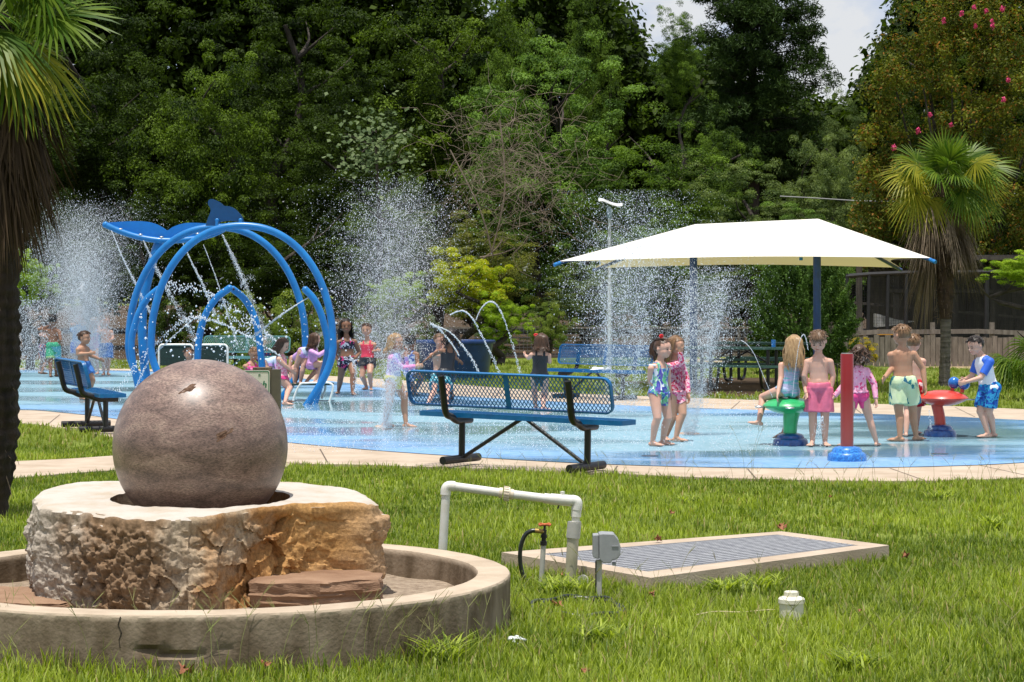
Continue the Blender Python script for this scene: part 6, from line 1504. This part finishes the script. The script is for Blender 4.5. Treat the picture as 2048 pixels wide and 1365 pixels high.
# ================================================================ palms
m_frond=leafmat('palm_green',(.035,.085,.010),(.13,.19,.022),trans=.3,rough=.4)
m_frondy=leafmat('palm_yellow',(.12,.15,.012),(.30,.27,.03),trans=.35,rough=.4)
m_deadf=leafmat('palm_dead',(.10,.075,.05),(.26,.20,.145),trans=.1,rough=.8)
m_dead_shade=leafmat('palm_dead_shaded',(.025,.016,.010),(.11,.072,.045),trans=.1,rough=.8)  # left palm skirt: shade of crown and trees put into the colour
m_fib_shade=mat('palm_fibre_shaded',(.010,.007,.005),.95,scale=9,color2=(.04,.025,.016),bump=.9,bscale=40,stretch=(1,1,.35))  # left trunk: darker fibre copy with the crown's shade in its colour
m_pet=mat('petiole',(.13,.18,.03),.5,var=.2); m_petd=mat('petiole_dead',(.16,.11,.07),.8,var=.3)
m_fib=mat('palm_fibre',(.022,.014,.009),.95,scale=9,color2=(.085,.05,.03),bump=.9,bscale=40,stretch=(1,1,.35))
def fan(base,direc,Lp_,R,up,rg,nb=34,spread=150,fold=.25,droop=.25,w=.028):
    """fan leaf: petiole from base along direc, blades radiating. Returns blade V,F,c and petiole end"""
    d=nrm(direc); side=nrm(np.cross(d,up)); nn=np.cross(side,d)
    tip=np.asarray(base)+d*Lp_
    V=[];Fc=[];c=[]; k0=0
    for i in range(nb):
        a=math.radians(-spread+2*spread*i/(nb-1)); L=R*(1-.18*abs(a)/math.radians(180))*rg.uniform(.85,1.05)
        dv=nrm(d*math.cos(a)+side*math.sin(a)+nn*fold*rg.uniform(-.2,.35)+rg.normal(0,.10*(fold>.8),3)); wv=nrm(np.cross(dv,nn)); 
        cc=rg.uniform(0,1); zz=[]
        for (t,ww) in ((0.02,.25),(.3,.9),(.6,1.),(.85,.5),(1.0,.05)):
            p=tip+dv*L*t-np.array([0,0,1])*droop*L*t*t*rg.uniform(.9,1.1); 
            V.append(p-wv*w*ww/2+nn*w*.22*ww); V.append(p+wv*w*ww/2); c+= [cc,cc]
        for j in range(4): b_=k0+j*2; Fc.append((b_,b_+1,b_+3,b_+2))
        k0+=10
    c=np.array(c); cols=np.stack([c,np.random.default_rng(1).uniform(0,1,len(c)),c],1)
    return np.array(V),np.array(Fc),cols,tip
def palm(name,base,H,trunk_r,label,fr,dead,skirt,dmat,seed,fibre_bottom=.0,trm=None,fs_=1.17,hmax=.75):
    rg=np.random.default_rng(seed); rt=root(name,base,label,'palm tree')
    V=[];Fc=[]; seg=36; nz_=160
    for i in range(nz_+1):
        z=H*i/nz_; r=trunk_r*(1+(.55 if z>fibre_bottom else 0)*min(1,max(0,(z-fibre_bottom)*2.5)))*(1+.15*math.exp(-z*5))
        for k in range(seg):
            a=2*pi*k/seg; q=Vector((math.cos(a)*2.2,math.sin(a)*2.2,z*5)); shag=.16 if z>fibre_bottom else .05
            rr_=r*(1+shag*noise.fractal(q*1.5,1,2,4)+.045*math.sin(z*75+2*noise.noise(q))); V.append((rr_*math.cos(a)+.03*math.sin(z*1.3),rr_*math.sin(a),z))
    for i in range(nz_):
        for k in range(seg): k2=(k+1)%seg; Fc.append((i*seg+k,i*seg+k2,(i+1)*seg+k2,(i+1)*seg+k))
    V=np.array(V); Fc=np.array(Fc)
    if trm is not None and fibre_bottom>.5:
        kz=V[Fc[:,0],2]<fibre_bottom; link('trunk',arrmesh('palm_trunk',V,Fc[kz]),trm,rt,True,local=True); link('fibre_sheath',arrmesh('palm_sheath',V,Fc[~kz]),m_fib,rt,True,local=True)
    else: link('trunk',arrmesh('palm_trunk',V,Fc),trm or m_fib,rt,True,local=True)
    # fibre hairs and old leaf boots
    g=Geo(); 
    for k in range(int(150*H/4)):
        z=rg.uniform(max(.1,fibre_bottom),H*.97); a=rg.uniform(0,6.28); p=np.array([math.cos(a)*trunk_r*1.3,math.sin(a)*trunk_r*1.3,z]); d=np.array([math.cos(a)*rg.uniform(.02,.09),math.sin(a)*rg.uniform(.02,.09),rg.uniform(-.16,.05)])
        g.tube([p,p+d*.6+[0,0,.01],p+d],[.006,.004,.001],4,cap=False)
    build(g,'fibre',m_petd,rt,local=True)
    for (az,el,Lp_,R,my,dr) in fr:
        d=np.array([math.cos(az)*math.cos(el),math.sin(az)*math.cos(el),math.sin(el)]); up=np.array([rg.normal(0,.25),-.6,.8]) if abs(el)<1.2 else np.array([-math.cos(az),-math.sin(az),.3])
        b_=np.array([.03*math.cos(az),.03*math.sin(az),H-.05])
        V,Fc,c,tip=fan(b_,d,Lp_*fs_,R*fs_,up,rg,nb=40,droop=dr*.8,w=.024*fs_); o=link('frond',arrmesh('frond',V,Fc,c),m_frondy if my else m_frond,rt,local=True)
        g=Geo(); g.tube([b_,b_+d*Lp_*fs_*.5+[0,0,.02],tip+d*R*.12],[.013,.010,.006],6); build(g,'petiole',m_petd if my>1 else m_pet,o,local=True)
    for k in range(dead):
        a=rg.uniform(0,6.28); z=H-rg.uniform(*skirt[:2]); b_=np.array([math.cos(a)*trunk_r,math.sin(a)*trunk_r,z]); hq=rg.uniform(.12,hmax); d=nrm(np.array([math.cos(a)*hq,math.sin(a)*hq,-rg.uniform(.5,1)]))
        V,Fc,c,tip=fan(b_,d,rg.uniform(.18,.4),rg.uniform(*skirt[2:]),np.array([math.cos(a+rg.normal(0,.6)),math.sin(a+rg.normal(0,.6)),.5]),rg,nb=26,spread=rg.uniform(18,60),fold=1.1,droop=rg.uniform(.6,1.3),w=.016)
        o=link('dead_frond',arrmesh('dead_frond',V,Fc,c),dmat,rt,local=True)
        g=Geo(); g.tube([b_,tip],[.012,.007],5); build(g,'petiole',m_petd,o,local=True)
    return rt
# right palm
base=G(1888,776); sR=F/base[1]; HR=CH-(352-HZ)/sR
D=math.radians
frs=[(D(165),D(75),.30,.52,0,.1),(D(80),D(80),.35,.5,0,.1),(D(20),D(70),.32,.50,0,.15),(D(-100),D(72),.25,.42,0,.15),(D(-70),D(60),.30,.45,0,.25),
(D(178),D(35),.45,.50,0,.35),(D(5),D(42),.45,.50,0,.35),(D(-150),D(20),.52,.52,1,.5),(D(-168),D(8),.55,.55,1,.5),(D(-15),D(15),.58,.55,0,.4),(D(-35),D(25),.50,.50,1,.5),
(D(-90),D(30),.32,.48,0,.6),(D(-75),D(5),.35,.5,0,.7),(D(-115),D(10),.35,.5,0,.7),(D(-160),D(-28),.50,.52,1,.7),(D(-20),D(-25),.45,.50,0,.8),(D(0),D(0),.5,.5,1,.6),(D(-50),D(-30),.35,.45,0,.8),(D(110),D(30),.45,.5,0,.4),(D(60),D(20),.45,.5,0,.5),(D(150),D(10),.45,.5,1,.5),(D(10),D(-45),.5,.42,1,.9),(D(-140),D(-50),.40,.40,1,.9)]
m_trR=mat('palm_trunk_bark',(.07,.06,.05),.95,scale=3,color2=(.20,.175,.15),bump=.8,bscale=30,stretch=(.6,.6,5))
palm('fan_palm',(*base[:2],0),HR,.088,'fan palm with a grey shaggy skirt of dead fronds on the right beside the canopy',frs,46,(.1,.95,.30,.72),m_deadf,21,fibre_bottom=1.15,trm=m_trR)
# left palm: near, shade is painted into its trunk and skirt colours
baseL=np.array([(-21-1024)/F*16.1,16.1,0]); HL=CH+(587-30)/F*16.1
frl=[(D(-8),D(4),.40,.46,0,.30),(D(-10),D(30),.38,.44,0,.45),(D(-65),D(-30),.30,.42,1,.8),(D(-75),D(-20),.25,.45,0,.9),(D(-20),D(-38),.30,.45,1,.9),(D(170),D(20),.5,.5,0,.4),(D(60),D(45),.4,.5,0,.3),(D(-90),D(50),.3,.5,0,.4),(D(-60),D(60),.3,.45,0,.3),(D(30),D(60),.3,.45,0,.3),(D(-100),D(5),.3,.45,0,.7),(D(-50),D(-45),.3,.4,0,.9),(D(15),D(55),.38,.5,0,.3)]
palm('fan_palm',tuple(baseL),HL,.115,'dark shaggy fan palm cut by the left edge of the picture',frl,40,(.25,.82,.28,.48),m_dead_shade,22,fibre_bottom=.15,trm=m_fib_shade,fs_=1.12,hmax=.5)
# arching palmetto at right edge
rg=np.random.default_rng(31); rt=root('palmetto_clump',(*G(2085,800)[:2],0),'drooping narrow-leaved palmetto clump at the right edge behind the boy in the blue-sleeved shirt','plant')
for k in range(15):
    a=rg.uniform(2.2,4.6); el=rg.uniform(.5,1.35); d=np.array([math.cos(a)*math.cos(el),math.sin(a)*math.cos(el)*.7,math.sin(el)]); V,Fc,c,tip=fan((0,0,.1),d,rg.uniform(.35,.85),rg.uniform(.45,.7),np.array([0,0,1.]),rg,nb=26,spread=110,fold=.3,droop=.8,w=.02)
    o=link('frond',arrmesh('frond',V,Fc,c),m_pal2 if 'm_pal2' in globals() else m_frond,rt,local=True)
    g=Geo(); g.tube([(0,0,0),tip],[.01,.006],5); build(g,'petiole',m_pet,o,local=True)
# ================================================================ water
m_water=bpy.data.materials.new('water_drops'); m_water.use_nodes=True; n=m_water.node_tree; b=n.nodes['Principled BSDF']; out=n.nodes['Material Output']
b.inputs['Base Color'].default_value=(.88,.92,.96,1); b.inputs['Roughness'].default_value=.25; b.inputs['Specular IOR Level'].default_value=1
tr=n.nodes.new('ShaderNodeBsdfTranslucent'); tr.inputs['Color'].default_value=(.92,.95,1,1); ms=n.nodes.new('ShaderNodeMixShader'); ms.inputs[0].default_value=.4
n.links.new(b.outputs[0],ms.inputs[1]); n.links.new(tr.outputs[0],ms.inputs[2]); n.links.new(ms.outputs[0],out.inputs[0])
OC=np.array([[1,0,0],[-1,0,0],[0,1,0],[0,-1,0],[0,0,1],[0,0,-1]],float); OF=np.array([[0,2,4],[2,1,4],[1,3,4],[3,0,4],[2,0,5],[1,2,5],[3,1,5],[0,3,5]])
def dropmesh(nm,C,r,st=1.0):
    C=np.asarray(C); n=len(C); V=C[:,None]+OC[None]*np.asarray(r).reshape(-1,1,1)*np.array([1,1,st]); Fc=(np.arange(n)*6)[:,None,None]+OF[None]; return arrmesh(nm,V.reshape(-1,3),Fc.reshape(-1,3))
rg=np.random.default_rng(44)
def WP(px,py,Y): return np.stack([(px-1024)*Y/F,Y,CH-(py-HZ)*Y/F],1)
def plume(label,Y,parts,kind='stuff',name='water_spray'):
    """parts: list of (n, x-centre profile, sigma profile as (y,cx,sx), weights by y, radius range)"""
    C=[];R=[]
    for (n,ys,cx,sx,dens,rr) in parts:
        n=int(n*1.45)
        ys=np.array(ys,float); yy=np.linspace(ys[0],ys[-1],400); d=np.interp(yy,ys,dens); d/=d.sum(); py=rg.choice(yy,n,p=d)+rg.uniform(-1,1,n)
        c=np.interp(py,ys,cx); s=np.interp(py,ys,sx); off=rg.normal(0,1,n); px=c+off*s; Yy=Y+rg.normal(0,1,n)*s/(F/Y)
        # clumping: modulate in streaks
        C.append(WP(px,py,Yy)); R.append((rr[0]+(rr[1]-rr[0])*rg.uniform(0,1,n)**6)*.66)
    C=np.vstack(C); R=np.concatenate(R); k=C[:,2]>.03; C=C[k];R=R[k]
    base=np.array([C[:,0].mean(),Y,0.03]); o=link(name,dropmesh(name,C-base,R,1.7),m_water); o.location=base.tolist(); return tag(o,label,'water spray','spraying ground jets of the splash pad',kind)
def mist(label,Y,n,ys,cx,sx,dens,r):
    ys=np.array(ys,float); yy=np.linspace(ys[0],ys[-1],400); d=np.interp(yy,ys,dens); d/=d.sum(); py=rg.choice(yy,n,p=d)+rg.uniform(-1,1,n); s=np.interp(py,ys,sx)
    C=WP(np.interp(py,ys,cx)+rg.normal(0,1,n)*s,py,Y+rg.normal(0,1,n)*s/(F/Y)); C=C[C[:,2]>.03]; n=len(C); R=rg.uniform(*r,n)[:,None,None]
    TV=np.array([[1,1,1],[1,-1,-1],[-1,1,-1],[-1,-1,1]],float)*.7; V=C[:,None]+TV[None]*R; Fc=(np.arange(n)*4)[:,None,None]+np.array([[0,1,2],[0,3,1],[0,2,3],[1,3,2]])[None]
    base=np.array([C[:,0].mean(),Y,.03]); o=link('water_mist',arrmesh('mist',V.reshape(-1,3)-base,Fc.reshape(-1,3)),m_water); o.location=base.tolist(); tag(o,label,'mist',None,'stuff')
mist('fine white mist filling the left water plume',43,95000,[410,480,560,660,745],[162,162,163,172,176],[60,46,34,22,18],[.1,.6,1.1,1.3,.8],(.0015,.0032))
mist('fine white mist inside the middle water plume',38,34000,[370,450,560,660,720],[800,795,785,775,765],[40,45,45,35,30],[.1,.6,1,.8,.4],(.0014,.0028))
mist('fine white mist low in the plume before the solar lamp',29,20000,[450,560,680,825],[1255,1250,1248,1240],[46,46,38,18],[.3,1,1,.8],(.0011,.0022))
mist('fine white mist in the plume behind the two girls',25.2,18000,[560,660,780,868],[1420,1405,1388,1378],[28,26,14,6],[.4,1,1,.7],(.001,.002))
plume('tall fine misty water plume on the left behind the left bench',43,[(52000,[400,450,520,600,660,745],[160,162,160,165,172,175],[62,55,48,36,26,22],[.12,.5,1.0,1.1,1.1,.6],(.0022,.010)),(16000,[380,450,600,745],[170,165,150,130],[85,80,85,80],[.15,.8,1,1],(.002,.010)),(9000,[600,745],[60,60],[38,45],[.7,1],(.003,.012))])
plume('broad coarse water plume in the middle, right of the whale',38,[(17000,[355,420,500,580,660,720],[800,800,790,785,775,765],[48,55,60,60,52,45],[.15,.7,1.1,1,.7,.3],(.003,.012)),(7000,[340,450,600,780],[770,775,760,760],[85,90,85,70],[.2,1,1,.4],(.003,.010)),(2500,[650,700,780],[735,735,745],[14,18,20],[.6,1,.5],(.003,.011))])
plume('airy water plume in front of the solar lamp and far bench',29,[(15000,[380,450,520,600,680,760,825],[1262,1262,1255,1252,1250,1245,1240],[45,52,58,55,46,34,22],[.25,.5,1.1,1.2,.9,.45,.3],(.0025,.010)),(1300,[560,650,825],[1213,1214,1222],[9,7,5],[.5,1,.8],(.003,.010)),(1300,[540,650,825],[1296,1284,1262],[14,10,6],[.5,1,.8],(.003,.010)),(3500,[380,600],[1270,1240],[75,85],[1,1],(.0025,.007))])
plume('water plume rising from the tan disc behind the two girls',25.2,[(8500,[535,600,680,760,830,868],[1425,1415,1404,1394,1384,1378],[38,40,34,26,16,8],[.6,1.1,1,.6,.4,.3],(.0025,.008)),(1800,[560,700,868],[1375,1370,1371],[7,5,3],[.6,1,.8],(.003,.009)),(1800,[560,700,868],[1450,1420,1386],[9,6,3],[.8,1,.8],(.003,.009)),(2500,[440,620,700],[1440,1430,1400],[50,60,60],[.3,1,.6],(.0025,.006))])
plume('short water jet splashing up the leg of the girl in the pastel rash guard',26.3,[(4200,[700,760,820,856],[790,782,775,772],[14,10,8,7],[.35,.8,1,1],(.003,.008)),(2200,[640,720,800],[795,800,800],[30,30,25],[.7,1,.3],(.0025,.006))])
# low ground splash on the pad
n=9000; px=rg.uniform(560,1560,n); py=rg.uniform(800,905,n); q=np.array([G(a,b_,.028) for a,b_ in zip(px,py)]); q[:,2]+=rg.exponential(.05,n); 
o=link('ground_splash',dropmesh('ground_splash',q,rg.uniform(.002,.006,n)),m_water); tag(o,'fine drops bouncing off the wet pad surface','splash drops',None,'stuff')
def stream(pts,Y,label,n=260,r=(.006,.012),jit=.010,fade=2.0,name='water_stream',group='thin water streams'):
    jit*=.42; n=int(n*2.2); r=(r[0]*.72,r[1]*.78)
    p=np.array(catmull([np.array([a,b_,0.]) for a,b_ in pts],20))[:,:2]; Ys=Y if np.isscalar(Y) else None
    t=rg.uniform(0,1,n); i=t*(len(p)-1); i0=i.astype(int).clip(0,len(p)-2); q=p[i0]+(p[i0+1]-p[i0])*(i-i0)[:,None]
    Yv=np.full(n,Y) if Ys is not None else Y[0]+(Y[1]-Y[0])*t
    C=WP(q[:,0],q[:,1],Yv)+rg.normal(0,1,(n,3))*(jit*(.25+fade*t))[:,None]; R=rg.uniform(*r,n)*(1.1-.3*t)*.72
    base=np.array([C[:,0].mean(),C[:,1].mean(),0.03]); o=link(name,dropmesh(name,C-base,R,1.6),m_water); o.location=base.tolist(); return tag(o,label,'water stream',group,'stuff')
# from the fluke
Yw=33.9
stream([(223,462),(245,515),(272,570),(300,625)],Yw,'thin jet falling from the far left tip of the whale tail',420,(.006,.011),.014)
stream([(287,482),(312,535),(340,590),(375,650),(400,700)],Yw,'jet falling from the tail beside the tail post',800,(.0045,.008),.030,3)
stream([(366,488),(388,535),(408,575),(430,630)],Yw,'jet falling from the right half of the whale tail',520,(.006,.011),.014)
stream([(407,490),(428,545),(448,605),(462,650),(475,690)],Yw,'thin jet ending above the crouching girl',380,(.005,.009),.012)
stream([(445,470),(468,520),(490,570),(515,640),(535,680)],Yw,'misty jet falling from under the dorsal fin',1000,(.0045,.008),.035,3)
stream([(616,596),(590,612),(560,632),(530,655),(505,675)],32.4,'jet shooting down left from the right rib',460,(.006,.010),.012)
stream([(482,575),(490,560),(505,555)],33,'little jet at the tips of the inner ribs',60,(.004,.008),.03)
# chunky sprays from the ribs
stream([(560,690),(500,640),(440,600),(390,578),(350,575),(335,572)],32.6,'chunky arc of splashing drops inside the whale, upper one',150,(.010,.022),.09,1.2)
stream([(560,712),(480,665),(420,640),(370,640),(310,690),(262,745),(235,790)],32.2,'chunky arc of splashing drops crossing the left hoop legs',260,(.008,.018),.06,1.0)
stream([(385,640),(345,675),(300,720),(275,770),(266,800)],32.2,'thin arc of drops falling left of the stone ball',260,(.006,.012),.02,1.0)
stream([(440,610),(470,640),(500,665),(470,700),(440,735)],32.6,'scattered drops in the middle of the whale arch',70,(.009,.020),.14,1.2)
n=330; px=rg.normal(450,85,n); py=rg.normal(660,38,n); C=WP(px,py,32+rg.uniform(-.8,.8,n)); o=link('splash_drops',dropmesh('splash_drops',C,.006+.016*rg.uniform(0,1,n)**2),m_water); tag(o,'loose bright water drops flying inside the whale arch','splash drops',None,'stuff')
# arcs at centre
stream([(900,745),(935,755),(918,712),(905,690),(880,660),(862,648)][2:],30.5,'left one of the twin drop arcs landing behind the middle bench back',170,(.007,.012),.012)
stream([(866,650),(900,665),(925,692),(945,720),(957,745)],30.5,'right one of the twin drop arcs landing behind the middle bench back',170,(.007,.012),.012)
stream([(900,630),(925,622),(945,638),(965,675),(985,715),(1000,750)],30.5,'drop arc over the blue tub edge',200,(.007,.012),.012)
stream([(952,640),(962,618),(978,604),(995,612),(1012,650),(1028,700),(1040,745)],30.5,'tallest drop arc in front of the bright green shrub',240,(.006,.012),.010)
stream([(1545,795),(1528,755),(1510,712),(1495,690),(1482,681)],23.2,'thin curved jet shooting left from the green saucer',260,(.0035,.006),.004,.6)
stream([(1585,792),(1590,745),(1598,690),(1606,670),(1612,678),(1616,700)],23.2,'upright jet in front of the hair of the girl on the green saucer',260,(.0035,.007),.004,1.2)
stream([(700,712),(712,740),(712,790)],33,'narrow broken jet between the girl in red and the blond girl',120,(.007,.014),.03)
stream([(1858,820),(1861,845),(1862,862)],24.6,'little water trickle under the red crab toy',60,(.003,.006),.012)
stream([(1645,835),(1640,860),(1636,893)],23.2,'drips falling in front of the boy in pink shorts',140,(.004,.008),.05)
# ================================================================ grass blades (stuff)
from mathutils.geometry import tessellate_polygon
def inpoly(X,Y,poly):
    c=np.zeros(len(X),bool); n=len(poly); j=n-1
    for i in range(n):
        xi,yi=poly[i][0],poly[i][1]; xj,yj=poly[j][0],poly[j][1]
        with np.errstate(divide='ignore',invalid='ignore'):
            t=((yi>Y)!=(yj>Y))&(X<(xj-xi)*(Y-yi)/(yj-yi+1e-12)+xi)
        c^=t; j=i
    return c
apr=np.array(cpts); pth=np.array([G(*q)[:2] for q in pa])
grq=np.array([A,B_,C_,D_]); grc=grq.mean(0); grq=grc+(grq-grc)*.985
dirtp=np.array([G(*q)[:2] for q in [(1380,790),(1350,780),(1360,766),(1420,757),(1560,757),(1590,768),(1580,786),(1480,794)]])
dpath=np.array([G(*q)[:2] for q in [(1350,728),(1500,724),(1700,731),(2048,744),(2500,752),(2500,741),(2048,733),(1700,723),(1500,716),(1350,720)]])
def grass(name,n,Y0,Y1,hr,w,label,m,power=1.0,clump=True,spread=1.12,seed=3,lean=.55,taller=0):
    rg=np.random.default_rng(seed)
    Y=Y0+(Y1-Y0)*rg.uniform(0,1,n)**power; hwid=(1024/F*Y)*spread+.4; X=rg.uniform(-1,1,n)*hwid
    if clump:
        k=n//20; ci=rg.integers(0,k,n); cy=Y[:k]; cx=X[:k]; use=rg.uniform(0,1,n)<.70
        X=np.where(use,cx[ci]+rg.normal(0,.032,n),X); Y=np.where(use,cy[ci]+rg.normal(0,.032,n),Y)
    keep=~inpoly(X,Y,apr)&~inpoly(X,Y,pth)&~inpoly(X,Y,grq)&(np.hypot(X-XC,Y-YC)>R0+.01)&~inpoly(X,Y,dirtp)&~inpoly(X,Y,dpath)&(Y<53)
    X=X[keep];Y=Y[keep];n=len(X)
    # patchiness
    tall_=rg.uniform(.65,1.45,n)
    if clump: kk=rg.uniform(.6,1.6,k)[ci][keep]; tall_=kk
    pn=np.sin(X*2.1+1.3*np.sin(Y*1.7))*.5+np.sin(X*.9-Y*1.3+2)*.3+np.sin(X*5+Y*4)*.2
    h=rg.uniform(*hr,n)*(1+.28*pn)*tall_
    if taller: h*=1+taller*np.exp(-((np.hypot(X-XC,Y-YC)-R0)/.12)**2)
    a=rg.uniform(0,6.283,n); ln=rg.uniform(.15,1,n)*lean*h*1.1; dx=np.cos(a)*ln; dy=np.sin(a)*ln; ww=w*rg.uniform(.6,1.4,n)
    # blade width direction roughly across lean
    sx=-np.sin(a)*ww/2; sy=np.cos(a)*ww/2
    V=np.empty((n,6,3)); base=np.stack([X,Y,np.zeros(n)],1)
    def at(t,wd,i0):
        px=X+dx*t*t; py=Y+dy*t*t; pz=h*(t-.18*t*t)
        V[:,i0]=np.stack([px-sx*wd,py-sy*wd,pz],1); V[:,i0+1]=np.stack([px+sx*wd,py+sy*wd,pz],1)
    at(0,1,0); at(.55,.9,2); at(1,.12,4)
    Fc=np.empty((n,2,4),int); b0=np.arange(n)*6; Fc[:,0]=np.stack([b0,b0+1,b0+3,b0+2],1); Fc[:,1]=np.stack([b0+2,b0+3,b0+5,b0+4],1)
    cc=np.clip(.48+.34*pn+rg.normal(0,.24,n)-.25*(tall_-1),0,1); c=np.stack([cc,rg.uniform(0,1,n),cc],1)
    o=link(name,arrmesh(name,V.reshape(-1,3),Fc.reshape(-1,4),np.repeat(c,6,axis=0)),m); tag(o,label,'grass',None,'stuff')
m_gr=leafmat('grass_blade',(.08,.13,.012),(.38,.45,.06),trans=.35,rough=.5,accent=((.36,.30,.13),.05),spec=.3)
m_gr2=leafmat('grass_blade_far',(.13,.185,.025),(.32,.37,.08),trans=.35,rough=.6,accent=((.36,.30,.13),.05),spec=.2)
grass('lawn_grass',210000,8.6,14.5,(.022,.072),.0062,'long uneven green grass of the near lawn',m_gr,.85,taller=.6,seed=3)
grass('lawn_grass',170000,14.3,23.5,(.022,.065),.0075,'green grass of the middle lawn up to the pad kerb',m_gr,.9,seed=4)
grass('lawn_grass',150000,23.3,53,(.03,.085),.016,'shorter grass behind the splash pad',m_gr2,1.0,seed=5)
# tall seed-head stalks
rg=random.Random(5); g=Geo()
def stalk(x,y,h,z0=0):
    p=G(x,y,z0); s=h; a=rg.uniform(0,6.28); e=p+np.array([math.cos(a)*s*.25,math.sin(a)*s*.25,s]); m_=p+np.array([math.cos(a)*s*.06,math.sin(a)*s*.06,s*.55]); g.tube(catmull([p,m_,e],3),[.0014,.0013,.0012,.0011,.001,.0009,.0008],4,cap=False)
    for k in range(3):
        b_=a+rg.uniform(-1,1); L=.05+rg.uniform(0,.05); g.tube([e,e+np.array([math.cos(b_)*L*.7,math.sin(b_)*L*.3,L*.7])],[.0012,.0007],4,cap=False)
for k in range(80): stalk(rg.uniform(0,1020),rg.uniform(1325,1372) if rg.random()<.75 else rg.uniform(1325,1345),rg.uniform(.12,.30))
for k in range(70): stalk(rg.uniform(900,2048),rg.uniform(965,985),rg.uniform(.10,.26))
for k in range(90): stalk(rg.uniform(1020,2048),rg.uniform(1150,1365),rg.uniform(.08,.2))
for x in (760,772,775): stalk(x+730,960,.42)
o=build(g,'grass_stalks',mat('grass_stalk',(.16,.20,.045),.7,scale=3,color2=(.26,.24,.09))); tag(o,'thin tall seed-head stalks sticking up from the lawn','grass stalks',None,'stuff')
# broad leaf tufts
def tuft(x,y,n_,h,lab):
    q=G(x,y); rgn=np.random.default_rng(int(x)); V=[];Fc=[];c=[];k0=0
    for i in range(n_):
        a=rgn.uniform(0,6.28); hh=h*rgn.uniform(.6,1.1); l=hh*rgn.uniform(.5,1.3); sx,sy=-math.sin(a)*.006,math.cos(a)*.006; cc=rgn.uniform(0,1); ox,oy=rgn.normal(0,.05,2)
        for t in (0,.3,.6,.85,1):
            wd=(1-t**3)+.05; p=np.array([ox+math.cos(a)*l*t*t,oy+math.sin(a)*l*t*t,hh*(t-.35*t*t)*1.2]); V+= [p-[sx*wd,sy*wd,0],p+[sx*wd,sy*wd,0]]; c+=[[cc,.2,cc]]*2
        for j in range(4): b_=k0+j*2; Fc.append((b_,b_+1,b_+3,b_+2))
        k0+=10
    o=link('grass_tuft',arrmesh('grass_tuft',np.array(V),np.array(Fc),np.array(c)),m_gr); o.location=q.tolist(); tag(o,lab,'grass tuft')
for x,y,n_,h,lab in [(1120,1195,120,.14,'thick grass tuft around the foot of the standpipe'),(1450,1195,110,.13,'coarse grass tuft just below the front edge of the grate frame'),(1530,1185,80,.12,'coarse grass tuft below the grate, above the cream cap'),(1980,1060,90,.12,'broad-bladed tuft in the lawn near the right edge'),(1890,1000,70,.10,'broad-bladed tuft in the lawn under the near pad kerb at right'),(1710,1345,110,.12,'dense tuft at the bottom edge right of the cream cap'),(1190,1290,80,.12,'tuft in front of the coiled hose'),(880,1330,90,.16,'tuft at the foot of the basin wall on its right side'),(1590,1270,60,.06,'short grass round the foot of the cream cap'),(1380,1010,60,.09,'broad-bladed tuft in the lawn left of the red post')]: tuft(x,y,n_,h,lab)
